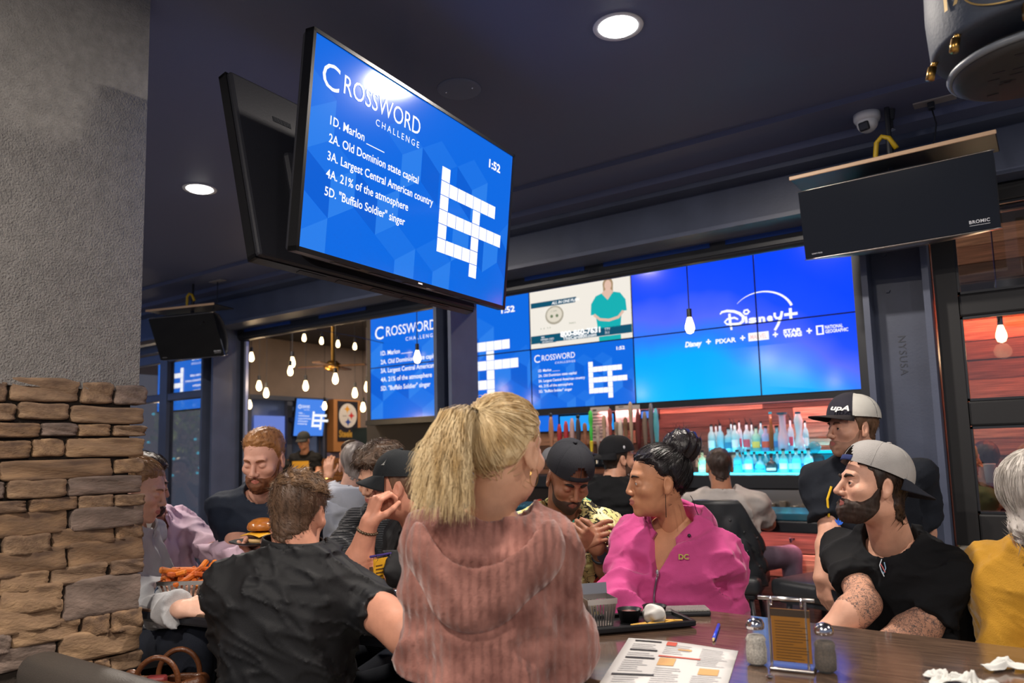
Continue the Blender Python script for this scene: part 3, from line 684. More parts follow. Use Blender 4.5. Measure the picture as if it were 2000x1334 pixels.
# beer taps ------------------------------------------------------------
tt = Thing('tap_tower', 'black beer tap rail in front of the planks', 'tap rail', (-3.9, 6.72, 1.285))
x0 = onY(1068, 880, 6.7)[0]; x1 = onY(1300, 880, 6.7)[0]
tt.add('rail', MB().rbox((x0, 6.66, 1.36), (x1, 6.8, 1.50), .03), M_black); tt.add('post', MB().box((x0 + .2, 6.7, 1.285), (x0 + .3, 6.78, 1.37)), M_black); tt.add('post', MB().box((x1 - .3, 6.7, 1.285), (x1 - .2, 6.78, 1.37)), M_black)
TAPS = [(1080, 72, '#a87c62', 'tan handle with a dark knob'), (1096, 55, '#a02830', 'short red handle, left of the pair'), (1109, 60, '#ab2f38', 'short red handle, right of the pair'), (1121, 65, '#b89a9a', 'silver pink handle'), (1133, 66, '#3a3236', 'black ring-topped handle'), (1146, 55, '#8a5a44', 'copper brown handle'), (1158, 78, '#3cc44a', 'bright green and yellow handle'), (1171, 50, '#a89a92', 'grey cream handle'), (1184, 68, '#a8907a', 'plain tan handle'), (1196, 80, '#9a4a44', 'brick red handle'), (1208, 55, '#8c8074', 'narrow grey handle'), (1216, 58, '#d0c8c0', 'thin white handle'), (1226, 62, '#7a6048', 'brown carved handle'), (1237, 90, '#b8a48e', 'broad beige paddle handle'), (1251, 75, '#6a2e30', 'dark red handle with a white band'), (1264, 70, '#84746a', 'dull brown handle'), (1277, 85, '#6a6a72', 'long grey handle'), (1286, 75, '#5ab4c8', 'teal paddle handle at the right end')]
for px, hp, c, l in TAPS:
    q = onY(px, 888, 6.66); s = hp / 1447 * q[1] / .95 * 1.1; x, y, z = q[0], 6.64, 1.47
    t = Thing('beer_tap', 'beer tap with a ' + l, 'beer tap', (x, y, z))
    t.add('faucet', MB().tube([(x, 6.68, z - .02), (x, y, z), (x, y - .03, z - .03), (x, y - .035, z - .07)], .011), M_steel2)
    t.add('ferrule', MB().cyl((x, y, z), (x, y, z + .05), .009, .012, n=8), M_steel2)
    b = MB(); k = rnd.random()
    prof = [(.012, .05), (.017, .05 + s * .2), (.024 + .006 * k, .05 + s * .6), (.022, .05 + s * .85), (.012, .05 + s)] if k > .4 else [(.011, .05), (.014, .05 + s * .3), (.02, .05 + s * .55), (.014, .05 + s * .6), (.024, .05 + s * .75), (.02, .05 + s * .95), (.006, .05 + s)]
    b.lathe(prof, (x, y, z), 10).sm(); hnd = t.add('handle', b, mat('tap_' + c, c, .4))
    if 'green' in l: t.add('yellow_foot', MB().lathe([(.013, .05), (.019, .05 + s * .25), (.012, .05 + s * .26)], (x, y - .002, z), 10), mat('tap_yellow', '#d8c83a', .4))
    if 'dark knob' in l or 'ring' in l: t.add('knob', MB().sphere((x, y, z + .06 + s), .022, 10, 8), mat('tap_dark', '#1f2a30', .4))
# sheets of paper and small screens between the taps and the ledge
M_paper = mat('taped_paper', '#b9b4b4', .8); M_ink = mat('ink', '#3a3a40', .8)
for (a, b_, c, d), l, nl in (((1155, 797, 1189, 862), 'narrow printed sheet taped below the bar screens', 8), ((1203, 791, 1249, 826), 'wide blank sheet taped below the bar screens', 2)):
    p0 = onY(a, d, 6.955); p1 = onY(c, b_, 6.955); t = Thing('paper_notice', l, 'paper', (p0[0], 6.955, p0[2]))
    t.add('sheet', MB().sheet(lambda u, v: (p0[0] + u * (p1[0] - p0[0]), 6.957 - .003 * math.sin(5 * u), p0[2] + v * (1.985 - p0[2])), 6, 4, .001), M_paper)
    p = Print((p0[0], 6.95, p0[2]), (1, 0, 0), (0, 0, 1), (0, -1, 0)); H = p1[2] - p0[2]; w_ = p1[0] - p0[0]
    for i in range(nl): p.rect(w_ * .12, H * (.12 + .1 * i), w_ * rnd.uniform(.7, .9), H * (.145 + .1 * i))
    p.rect(w_ * .15, H * .94, w_ * .35, H * .98); p.put(t, 'printed_lines', M_ink)
for k, (a, b_, l, m) in enumerate(((1052, 1092, 'small blue screen behind the taps, left one', E_blue), (1094, 1200, 'wide bright cyan screen behind the taps', None), (1252, 1286, 'small tilted blue screen right of the paper sheets', None))):
    p0 = onY(a, 845 if k < 2 else 819, 7.08); p1 = onY(b_, 806 if k < 2 else 800, 7.08)
    t = Thing('small_display', l, 'display', (p0[0], 7.08, p0[2]))
    t.add('panel', MB().box((p0[0], 7.075, p0[2]), (p1[0], 7.1, p1[2])), M_bezel)
    t.add('screen', MB().box((p0[0] + .01, 7.07, p0[2] + .01), (p1[0] - .01, 7.075, p1[2] - .01)), m or emit('small_screen_%d' % k, ('', '#1fa0ff', '#5a8cf0')[k], .9))

# bar stools ------------------------------------------------------------
M_leather = mat('black_tufted_leather', '#23262b', .38, bump=.15, bscale=220, spec=.6)
def bar_stool(name, loc, yaw, label, group=None):
    t = Thing(name, label, 'bar stool', (0, 0, 0), group)
    def back(u, v):
        a = (u - .5) * 2; th = a * 1.25; r = .245
        top = .52 - .26 * max(0, abs(a) - .45) / .55 * 1.0
        z = .70 + v * top
        x = r * math.sin(th); y = -r * math.cos(th) * .9 - .05 * v
        tu = math.cos((u * 8) * 2 * math.pi / 1 * .5) * math.cos(v * 4.5 * math.pi); d = .012 * abs(tu) ** .5 * (1 if tu > 0 else -1) * math.sin(math.pi * min(max(v, .05), .95)) 
        n = np.array([math.sin(th), -math.cos(th), 0]); return np.array([x, y, z]) + n * d
    t.add('backrest', MB().sheet(back, 32, 22, .045).sm(), M_leather)
    for i in range(1, 8):
        for j in range(1, 4):
            q = back(i / 8, j / 4.5 + (.11 if i % 2 else 0)); n = nrm([q[0], q[1] + .05, 0]); t.add('button', MB().sphere(q + n * .024, .009, 6, 4).sm(), M_leather)
    t.add('seat', MB().rbox((-.225, -.22, .66), (.225, .24, .77), .035, 3).sm(), M_leather)
    t.add('seat_frame', MB().rbox((-.19, -.18, .63), (.19, .2, .66), .01), M_black)
    for sx in (-1, 1):
        for sy in (-1, 1):
            t.add('leg', MB().tube([(sx * .16, sy * .15, .64), (sx * .19, sy * .18, .35), (sx * .22, sy * .21, 0)], .016).sm(), M_black)
    ring = [(.2 * math.cos(a) * 1.02, .2 * math.sin(a) * .98, .28) for a in np.linspace(0, 2 * math.pi, 25)]
    t.add('foot_ring', MB().tube(ring, .01, 6, False).sm(), M_steel2)
    t.o.location = loc; t.o.rotation_euler = (0, 0, yaw)
    return t.o
stool0 = bar_stool('bar_stool', (-1.63, 4.68, 0), RAD(8), 'tufted black bar stool under the man in the grey tee')
def more_stool(loc, yaw, label):
    c = copy_tree(stool0); c.location = loc; c.rotation_euler = (0, 0, yaw); c['label'] = label; return c
more_stool((-1.02, 4.62, 0), RAD(68), 'empty tufted black bar stool turned sideways beside the standing man')
more_stool((-2.32, 4.62, 0), RAD(0), 'tufted black bar stool under the man in the black cap at the bar')

def backless_stool():
    t = Thing('high_stool', 'x', 'stool', (0, 0, 0))
    t.add('seat', MB().lathe([(.001, .70), (.15, .70), (.175, .715), (.18, .745), (.165, .765), (.1, .77), (.001, .77)], (0, 0, 0), 28).sm(), M_leather)
    for sx in (-1, 1):
        for sy in (-1, 1): t.add('leg', MB().tube([(sx * .1, sy * .1, .70), (sx * .19, sy * .19, 0)], .015, 8).sm(), M_black)
    t.add('foot_ring', MB().tube([(.21 * math.cos(a), .21 * math.sin(a), .25) for a in np.linspace(0, 6.2832, 25)], .01, 6, False).sm(), M_steel2)
    return t.o
HS = backless_stool(); HSused = [False]
def seat_under(pel, label):
    o = HS if not HSused[0] else copy_tree(HS); HSused[0] = True
    o.location = (pel[0], pel[1], 0); o.scale = (1, 1, max(.5, (pel[2] - .145) / .77)); o['label'] = label; return o

# ================================================================== HANGING BULBS
E_bulb = emit('bulb_glow', (1, .72, .36), 7.0); M_brass = mat('brass', '#b08a4a', .3, metal=1.)
M_bulbglass = mat('amber_bulb_glass', '#e8c890', .05, alpha=.25)
def bulb(p, s, ztop, label, power=0., group=None):
    p = np.array(p, float); t = Thing('pendant_bulb', label, 'light bulb', p, group)
    t.add('glass', MB().lathe([(.004 * s, -.07 * s), (.022 * s, -.062 * s), (.032 * s, -.035 * s), (.03 * s, -.01 * s), (.018 * s, .03 * s), (.013 * s, .045 * s)], p, 12).sm(), E_bulb)
    t.add('socket', MB().cyl(p + (0, 0, .042 * s), p + (0, 0, .10 * s), .017 * s, n=10), M_black)
    t.add('cord', MB().cyl(p + (0, 0, .1 * s), (p[0], p[1], ztop), .004, n=5), M_black)
    if power:
        ld = bpy.data.lights.new('bulb', 'POINT'); ld.energy = power; ld.color = (1, .7, .4); ld.shadow_soft_size = .05
        lo = bpy.data.objects.new('bulb', ld); link(lo); lo.location = p - np.array((0, 0, .12))
bulb(onY(1347, 632, 4.75), 1.0, 3.76, 'glowing pear-shaped bulb hanging before the bright blue video wall', 2)
bulb(onY(815, 694, 4.75), 1.0, 3.76, 'glowing bulb hanging before the big crossword wall, left of the middle column', 2)
bulb(onY(491, 695, 4.75), .9, 3.76, 'glowing bulb hanging nearest to the left column', 2)
bulb(onY(567, 722, 4.8), .9, 3.76, 'lower of the two bulbs that overlap in the left opening', 2)
gB = 'bulbs in the far room'
bulb(onY(1955, 648, 5.6), 1.0, 3.75, 'glowing bulb seen through the middle pane of the glazed door', 3)
bulb(W(318, 800, 8.6), 1.0, 3.75, 'added warm bulb lighting the little tree beyond the left window', 60)  # bulb added to light the dark tree
for i, (px, py, X) in enumerate(((571, 705, -8.5), (506, 751, -9.5), (520, 765, -9.5), (597, 751, -8.8), (655, 737, -7.9), (693, 765, -8.2), (717, 753, -7.9), (709, 793, -8.6), (487, 788, -10.5), (478, 806, -10.8), (634, 791, -10.6))):
    bulb(onX(px, py, X), 1.35, 3.75, 'small warm bulb hanging far back in the left room', 14 if i in (0, 3, 4, 6, 1) else 0, gB)
for i, (px, py) in enumerate(((594, 658), (628, 664), (660, 670), (693, 675), (479, 647))):
    bulb(onX(px, py, -6.9), .8, onX(px, py, -6.9)[2] + .12, 'round festoon bulb on the string under the left header', 0, 'festoon bulbs')
pw_ = [onX(px, py, -6.9) + np.array([0, 0, .12]) for px, py in ((440, 640), (479, 647), (540, 652), (594, 658), (628, 664), (660, 670), (693, 675), (760, 690))]
pw_[0] = np.array([-6.9, 4.62, pw_[0][2]]); pw_[-1] = np.array([-6.9, 7.1, pw_[-1][2]])
t = Thing('festoon_wire', 'thin black wire carrying the festoon bulbs under the left header', 'wire', pw_[0]); t.add('wire', MB().tube(pw_, .005, 5), M_black); t.add('wall_hook', MB().box((-6.92, 4.6, pw_[0][2] - .02), (-6.88, 4.66, 2.84)), M_black)
# ------------------------------------------------------------------ far room contents
t = Thing('television', 'far tilted screen with a small crossword above the stage', 'television', (-11.35, 9.5, 1.95))
R_ = Rz(RAD(90)) @ Rx(RAD(8)); o = V3(-11.3, 9.47, 2.28); M = place(o, R_)
t.add('panel', MB(M).box((-.36, 0, -.36), (.36, .05, .36)), M_bezel); t.add('wall_arm', MB().box((-11.47, 9.1, 2.2), (-11.32, 9.5, 2.28)), M_black); t.add('screen', MB(M).box((-.35, -.004, -.35), (.35, 0, .35)), emit('far_screen', '#4a86ea', .9)); 
crossword(t, o + R_ @ (-.33, -.004, -.3), R_ @ (1, 0, 0), R_ @ (0, 0, 1), R_ @ (0, -1, 0), .66, .6, hexes=False)
t = Thing('projection_screen', 'pale blue projected screen in the far window', 'screen', (-11.45, 8.6, 1.75))
t.add('sheet', MB().box((-11.47, 8.34, 1.72), (-11.45, 9.0, 2.3)), emit('pale_screen', '#6f86d8', .8))
bn = Thing('team_banner', 'black and gold football banner with a round white emblem on a tan board', 'banner', (-11.3, 10.42, 1.6))
bn.add('board', MB().box((-11.498, 10.06, 1.62), (-11.3, 10.78, 2.66)), mat('tan_board', '#b57c48', .7)); bn.add('cloth', MB().box((-11.3, 10.16, 1.82), (-11.29, 10.70, 2.63)), mat('banner_black', '#1d1b26', .8))
def pb(off): return Print((-11.29, 10.43, 1.82), (0, 1, 0), (0, 0, 1), (1, 0, 0), off)
p = pb(.002); p.disc(0, .52, .24, .245, 28); p.put(bn, 'emblem_disc', mat('banner_white', '#d8d2cc', .8))
def hypo(p, cx, cy, r):
    pts = []
    for k in range(4):
        a0 = k * math.pi / 2; a1 = a0 + math.pi / 2
        for s_ in np.linspace(0, 1, 6)[:-1]:
            q = (1 - s_) ** 2 * np.array([math.cos(a0), math.sin(a0)]) + s_ ** 2 * np.array([math.cos(a1), math.sin(a1)]) + 2 * s_ * (1 - s_) * .12 * np.array([math.cos((a0 + a1) / 2), math.sin((a0 + a1) / 2)])
            pts.append((cx + r * q[0], cy + r * q[1]))
    p.poly(pts)
for (cx, cy), c in (((-.02, .65), '#e0a030'), ((.09, .52), '#c83a3a'), ((.0, .39), '#2a4a9a')):
    p = pb(.004); hypo(p, cx, cy, .1); p.put(bn, 'emblem_star', mat('star_' + c, c, .7))
p = pb(.004); p.text('Steelers', -.15, .50, .03, w=.12); p.put(bn, 'emblem_word', M_ink)
p = pb(.003); p.text('Steelers', 0, .09, .13, 'c', w=.48, bold=.04); p.put(bn, 'gold_lettering', mat('gold_letters', '#c89a3a', .6))
single('poster', MB().box((-11.5, 10.06, 1.28), (-11.47, 10.78, 1.6)), None, mat('lilac_poster', '#8d7fb8', .7, col2='#c9c0d8', vscale=9), 'lilac poster under the football banner', 'poster')
t = Thing('ceiling_fan', 'dim brass ceiling fan cluster among the far bulbs', 'fan', onX(650, 715, -8.6)); q = onX(650, 715, -8.6)
t.add('rod', MB().cyl(q, (q[0], q[1], 3.75), .03), M_brass)
for k in range(4):
    a = k * math.pi / 2 + .4; t.add('blade', MB(place(q, Rz(a))).rbox((.12, -.07, -.01), (.55, .07, .01), .01, 1), mat('fan_wood', '#4a3424', .5))
t.add('motor', MB().lathe([(.05, -.09), (.12, -.06), (.13, .02), (.06, .08)], q, 16).sm(), M_brass)
t = Thing('television', 'blue screen far back below the big crossword wall, left of the middle column', 'television', onX(835, 828, -8.0)); q = onY(832, 826, 9.3)
t.add('panel', MB().box((q[0] - .5, 9.3, q[2] - .3), (q[0] + .35, 9.35, q[2] + .3)), M_bezel); t.add('screen', MB().box((q[0] - .48, 9.295, q[2] - .28), (q[0] + .33, 9.3, q[2] + .28)), emit('far_screen2', '#2f7fe8', .9))
p = Print((q[0] - .3, 9.295, q[2]), (1, 0, 0), (0, 0, 1), (0, -1, 0)); p.text('GAME TIME', 0, 0, .1); p.V = []; p.F = []; p.stroke([(0, .05), (.2, .1), (.4, .02), (.5, .08)], .07); p.put(t, 'screen_mark', E_white)
# menu board / dark fridge left of the pillar
q = onY(724, 850, 8.8); single('chalkboard', MB().rbox((q[0] - .45, 8.8, 0), (q[0] + .42, 8.84, 2.0), .01), None, mat('dark_green_board', '#12242a', .5), 'dark green board standing left of the pale pillar', 'board')

# screen on the patio behind the stone pier: it is seen mirrored in the left glass
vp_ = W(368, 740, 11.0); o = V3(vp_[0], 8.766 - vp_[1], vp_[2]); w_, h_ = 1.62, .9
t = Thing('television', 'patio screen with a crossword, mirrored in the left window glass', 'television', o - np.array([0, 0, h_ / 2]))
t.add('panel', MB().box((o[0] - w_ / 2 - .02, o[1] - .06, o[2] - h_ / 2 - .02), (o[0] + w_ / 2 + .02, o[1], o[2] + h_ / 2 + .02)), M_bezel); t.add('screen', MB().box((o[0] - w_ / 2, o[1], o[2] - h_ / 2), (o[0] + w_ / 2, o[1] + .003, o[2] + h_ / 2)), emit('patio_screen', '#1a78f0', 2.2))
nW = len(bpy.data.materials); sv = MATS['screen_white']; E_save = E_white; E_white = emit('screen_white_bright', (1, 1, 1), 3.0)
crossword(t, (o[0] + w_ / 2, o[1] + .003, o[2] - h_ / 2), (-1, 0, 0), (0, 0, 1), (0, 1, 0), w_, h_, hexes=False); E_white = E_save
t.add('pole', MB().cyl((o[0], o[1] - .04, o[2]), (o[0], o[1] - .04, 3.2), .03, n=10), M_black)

# ================================================================== PEOPLE: signed-distance shapes turned into one smooth surface
f32 = np.float32
def dot(a, b): return (a * b).sum(-1)
def s_cap(P, a, b, ra, rb):
    a = np.asarray(a, f32); ba = np.asarray(b, f32) - a; pa = P - a
    h = np.clip(pa @ ba / max(float(ba @ ba), 1e-9), 0, 1)
    return np.sqrt(((pa - h[:, None] * ba) ** 2).sum(-1)) - (ra + (rb - ra) * h)
def s_ell(P, c, r, R=None):
    q = P - np.asarray(c, f32)
    if R is not None: q = q @ np.asarray(R, f32)
    r = np.asarray(r, f32); k0 = np.sqrt(((q / r) ** 2).sum(-1)); k1 = np.sqrt(((q / r ** 2) ** 2).sum(-1)) + 1e-9
    return np.where(k0 < 1e-4, -r.min(), k0 * (k0 - 1) / k1)
def s_box(P, c, h, r=0., R=None):
    q = P - np.asarray(c, f32)
    if R is not None: q = q @ np.asarray(R, f32)
    q = np.abs(q) - (np.asarray(h, f32) - r)
    return np.sqrt((np.maximum(q, 0) ** 2).sum(-1)) + np.minimum(q.max(-1), 0) - r
def smin(a, b, k): h = np.clip(.5 + .5 * (b - a) / k, 0, 1); return b + (a - b) * h - k * h * (1 - h)
def smax(a, b, k): return -smin(-a, -b, k)
def noise(P, f, seed, n=5):
    r = np.random.default_rng(seed); d = np.zeros(len(P), f32)
    for i in range(n):
        k = r.normal(size=3); k = k / np.linalg.norm(k) * f * r.uniform(.6, 1.5); d += np.sin(P @ k.astype(f32) + f32(r.uniform(0, 6.28)))
    return d / n
def polygonize(fn, lo, hi, h):
    lo = np.asarray(lo, float); n = np.ceil((np.asarray(hi) - lo) / (4 * h)).astype(int) * 4
    cs = [np.arange(0, k + 1, 4) for k in n]
    g = np.stack(np.meshgrid(*cs, indexing='ij'), -1).reshape(-1, 3)
    dc = fn((lo + g * h).astype(f32)).reshape([len(c) for c in cs])
    near = np.abs(dc) < 4 * h * 1.9
    m = near.copy()
    for ax in range(3):
        m |= np.roll(near, 1, ax); m |= np.roll(near, -1, ax)
    up = lambda a: np.repeat(np.repeat(np.repeat(a, 4, 0), 4, 1), 4, 2)[:n[0] + 1, :n[1] + 1, :n[2] + 1]
    # cell-centred upsample: point (i) belongs to coarse point round(i/4)
    idx = [np.clip((np.arange(k + 1) + 2) // 4, 0, k // 4) for k in n]
    D = dc[np.ix_(*idx)].astype(f32); Mk = m[np.ix_(*idx)]
    pts = np.argwhere(Mk)
    if len(pts) == 0: return np.zeros((0, 3)), np.zeros((0, 4), int)
    out = np.empty(len(pts), f32)
    for s in range(0, len(pts), 400000): out[s:s + 400000] = fn((lo + pts[s:s + 400000] * h).astype(f32))
    D[Mk] = out
    S = D < 0
    c = S[:-1, :-1, :-1].astype(np.int8)
    tot = np.zeros_like(c)
    for dx in (0, 1):
        for dy in (0, 1):
            for dz in (0, 1): tot += S[dx:dx + n[0], dy:dy + n[1], dz:dz + n[2]]
    act = np.argwhere((tot > 0) & (tot < 8))
    cid = np.full(n, -1, np.int32); cid[act[:, 0], act[:, 1], act[:, 2]] = np.arange(len(act))
    off = np.array([(i & 1, (i >> 1) & 1, (i >> 2) & 1) for i in range(8)])
    cv = np.stack([D[act[:, 0] + o[0], act[:, 1] + o[1], act[:, 2] + o[2]] for o in off], 1)
    acc = np.zeros((len(act), 3)); cnt = np.zeros(len(act))
    for i in range(8):
        for b in (1, 2, 4):
            if i & b: continue
            j = i | b; v0, v1 = cv[:, i], cv[:, j]; x = (v0 < 0) != (v1 < 0)
            t = np.where(x, v0 / np.where(x, v0 - v1, 1), 0)
            acc += np.where(x[:, None], off[i] + (off[j] - off[i]) * t[:, None], 0); cnt += x
    V = lo + (act + acc / cnt[:, None]) * h
    F = []
    for ax in range(3):
        a1, a2 = (ax + 1) % 3, (ax + 2) % 3
        s0 = [slice(None)] * 3; s1 = [slice(None)] * 3; s0[ax] = slice(0, -1); s1[ax] = slice(1, None)
        e = S[tuple(s0)] != S[tuple(s1)]; ed = np.argwhere(e)
        ok = (ed[:, a1] > 0) & (ed[:, a2] > 0) & (ed[:, a1] < n[a1]) & (ed[:, a2] < n[a2]); ed = ed[ok]
        ins = S[tuple(s0)][ed[:, 0], ed[:, 1], ed[:, 2]]
        q = []
        for d1, d2 in ((-1, -1), (0, -1), (0, 0), (-1, 0)):
            p = ed.copy(); p[:, a1] += d1; p[:, a2] += d2; q.append(cid[p[:, 0], p[:, 1], p[:, 2]])
        q = np.stack(q, 1); q[~ins] = q[~ins][:, ::-1]; F.append(q[(q >= 0).all(1)])
    return V, np.vstack(F)

# ---- head --------------------------------------------------------------
def head_core(P, k):
    j = k.get('jaw', 1.); fw = k.get('wide', 1.)
    d = s_ell(P, (0, -.014, .034), (.0745 * fw, .096, .083))
    d = smin(d, s_ell(P, (0, .026, -.028), (.061 * fw, .062, .084)), .03)
    d = smin(d, s_ell(P, (0, .032, -.073), (.05 * j, .05, .036)), .025)
    d = smin(d, s_ell(P, (0, .073, -.097), (.02 * j, .017, .016)), .02)
    return d
def head_sdf(P, k):
    d = head_core(P, k); A = np.abs(P[:, 0]); Q = P.copy(); Q[:, 0] = A
    d = smin(d, s_ell(Q, (.044, .058, -.022), (.022, .022, .018)), .022)          # cheekbones
    bw = k.get('brow', 1.); d = smin(d, s_cap(Q, (0, .083 - .004 * (1 - bw), .025), (.038, .074 - .004 * (1 - bw), .027), .0115, .010), .012)    # brow
    d = smax(d, -s_ell(Q, (.032, .096, .003), (.019, .016, .0125)), .012)        # eye sockets
    ey = s_ell(Q, (.031, .0755, .003), (.0155, .0138, .0125))
    opening = 0.0 if k.get('closed') else .0042
    if opening: ey = smax(ey, -s_ell(Q, (.031, .094, .0015), (.0135, .016, opening)), .002)
    d = smin(d, ey, .004)
    nl = k.get('nose', 1.)
    d = smin(d, s_cap(P, (0, .086, .016), (0, .086 + .022 * nl, -.026), .0078, .0105), .008)
    d = smin(d, s_ell(Q, (.0115, .097, -.031), (.0095, .011, .0085)), .006)
    d = smax(d, -s_ell(Q, (.0065, .101, -.0395), (.004, .006, .004)), .002)
    # mouth
    d = smin(d, s_ell(P, (0, .083, -.062), (.027, .014, .02)), .012)
    d = smin(d, s_cap(Q, (0, .0965, -.0555), (.019, .088, -.0595), .0052 * (2 - bw) ** .4, .0025), .004)
    d = smin(d, s_cap(Q, (0, .0955, -.066), (.017, .088, -.063), .0062 * (2 - bw) ** .4, .003), .004)
    d = smax(d, -s_cap(Q, (0, .104, -.0605), (.022, .092, -.061), .0022, .001), .003)
    # ears
    e = s_ell(Q, (.078, -.012, -.004), (.0085, .0195, .031), Ry(.0) @ Rz(-.35) @ Rx(.15))
    e = smax(e, -s_ell(Q, (.088, -.007, .0), (.008, .011, .019)), .004)
    e = smin(e, s_ell(Q, (.078, -.004, -.03), (.006, .008, .009)), .008)
    d = smin(d, e, .007)
    # neck
    nr = k.get('neck', .055)
    nb = k.get('nb', (0, -.05, -.20))
    d = smin(d, s_cap(P, (0, -.028, -.055), nb, nr * .97, nr * 1.08), .03)
    return d
def hair_line(y, k):
    ys = np.array([-.13, -.09, -.045, -.022, -.004, .012, .03, .06, .085, .12]); zs = np.array(k or [-.085, -.075, -.05, .018, -.01, -.008, .045, .066, .078, .085])
    return np.interp(y, ys, zs)
def sstep(x): x = np.clip(x, 0, 1); return x * x * (3 - 2 * x)
def hair_sdf(P, k, th, line=None, lump=.004, f=55, seed=3, top=0., fade=.03):
    d = head_core(P, k); d = smin(d, s_cap(P, (0, -.03, -.06), (0, -.045, -.13), k.get('neck', .055) * .98, .055), .03)
    A = np.abs(P[:, 0]); Q = P.copy(); Q[:, 0] = A
    g = P[:, 2] - hair_line(P[:, 1], line) + .010 * noise(P, 240, 9)
    g = np.where((P[:, 1] > .03) & (P[:, 2] < .09), np.minimum(g, (.125 - P[:, 1]) - (.085 - P[:, 2]) * .35), g)
    t = th + top * sstep((P[:, 2] - .03) / .08) + lump * noise(P * np.array([1, .5, .6], f32), f * 5, seed, 7)
    t = t * sstep(g / fade) - .004 * (1 - sstep(g / .006))
    return np.maximum(d - t, (-.012 - g) * .5)
def beard_sdf(P, k, th, seed=4):
    d = head_core(P, k); A = np.abs(P[:, 0]); Q = P.copy(); Q[:, 0] = A
    d = smin(d, s_ell(P, (0, .083, -.064), (.031, .017, .026)), .012)
    y, z = P[:, 1], P[:, 2]
    cheek = np.interp(y, [-.02, .01, .03, .06, .085, .095, .13], [.005, .0, -.032, -.05, -.047, -.044, -.044])      # upper edge: sideburn, cheek, moustache
    back = np.interp(z, [-.13, -.1, -.07, -.04, 0, .02], [.04, .015, -.005, -.006, .004, .006])                     # edge behind the jaw
    g = np.minimum(cheek - z, (y - back)) ; g = np.minimum(g, z + .132) + .003 * noise(P, 260, 5)
    g = np.minimum(g, (s_ell(P, (0, .1, -.0615), (.019, .03, .0062)) + .0) * 1.2)
    t = th * (.75 + .5 * sstep((-.05 - z) / .05)) * (1 + .3 * noise(P, 420, seed, 7))
    t = t * sstep(g / .016) - .004 * (1 - sstep(g / .004))
    return np.maximum(d - t, (-.01 - g) * .5)

# ---- hands -------------------------------------------------------------
def hand_caps(M, side, curl=.5, thumb=.4, spread=.06, scale=1.):
    """capsules of a hand; M: wrist frame, y towards the fingers, z out of the back of the hand, x so that thumb lies on side*x"""
    caps = []; T = lambda p: M[:3, :3] @ (np.array(p) * scale) + M[:3, 3]
    c4 = curl if hasattr(curl, '__len__') else [curl] * 4
    X = [.029, .0095, -.0095, -.027]; Lf = [(.042, .026, .021), (.046, .03, .022), (.043, .028, .021), (.034, .021, .018)]; Y = [.088, .092, .088, .079]
    for i in range(4):
        x = X[i] * side; caps.append((T((x * .55, .008, 0)), T((x, Y[i], .002)), .0135 * scale, .0105 * scale, 0))
        p = np.array([x, Y[i], .002]); a = 0.; r = .0095 if i < 3 else .008
        for s_, l in enumerate(Lf[i]):
            a += c4[i] * (1.15, 1.35, .9)[s_]
            q = p + l * np.array([side * spread * (1.5 - i) * math.cos(a), math.cos(a), -math.sin(a)])
            caps.append((T(p), T(q), (r - .0006 * s_) * scale, (r - .0006 * (s_ + 1)) * scale, 1 + i)); p = q
    b = np.array([.022 * side, .02, -.008]); d0 = nrm([.75 * side, .75, -.45]); d1 = nrm([.45 * side * (1 - thumb), .9, -.45 - thumb * .5]); d2 = nrm([.1 * side - .5 * thumb * side, .9, -.45 - thumb * .6])
    p1 = b + d0 * .04; p2 = p1 + d1 * .033; p3 = p2 + d2 * .027
    caps += [(T(b), T(p1), .015 * scale, .0125 * scale, 0), (T(p1), T(p2), .0115 * scale, .0105 * scale, 6), (T(p2), T(p3), .0105 * scale, .0085 * scale, 6)]
    caps.append((T((.005 * side, .02, -.004)), T((-.005 * side, .075, -.003)), .016 * scale, .015 * scale, 0))
    return caps
def arm_mesh(sh, el, wr, hand, side, h, rs=(.046, .038, .042, .027), scale=1.):
    """upper arm, forearm and a hand with five fingers as one surface"""
    caps = hand_caps(hand['M'], side, hand.get('curl', .5), hand.get('thumb', .4), hand.get('spread', .06), scale)
    mid = el + (wr - el) * .3
    allp = np.array([sh, el, wr] + [c[0] for c in caps] + [c[1] for c in caps])
    def fn(P):
        d = s_cap(P, sh, el, rs[0], rs[1]); d = smin(d, s_cap(P, el, mid, rs[1], rs[2]), .03); d = smin(d, s_cap(P, mid, wr, rs[2], rs[3]), .025)
        pal = None
        for a, b, r0, r1, g in caps:
            if g == 0: e = s_cap(P, a, b, r0, r1); pal = e if pal is None else smin(pal, e, .012)
        d = smin(d, pal, .025)
        fi = {}
        for a, b, r0, r1, g in caps:
            if g: e = s_cap(P, a, b, r0, r1); fi[g] = smin(fi[g], e, .004) if g in fi else e
        for g in fi: d = smin(d, fi[g], .0055)
        return d
    return polygonize(fn, allp.min(0) - .06, allp.max(0) + .06, h)

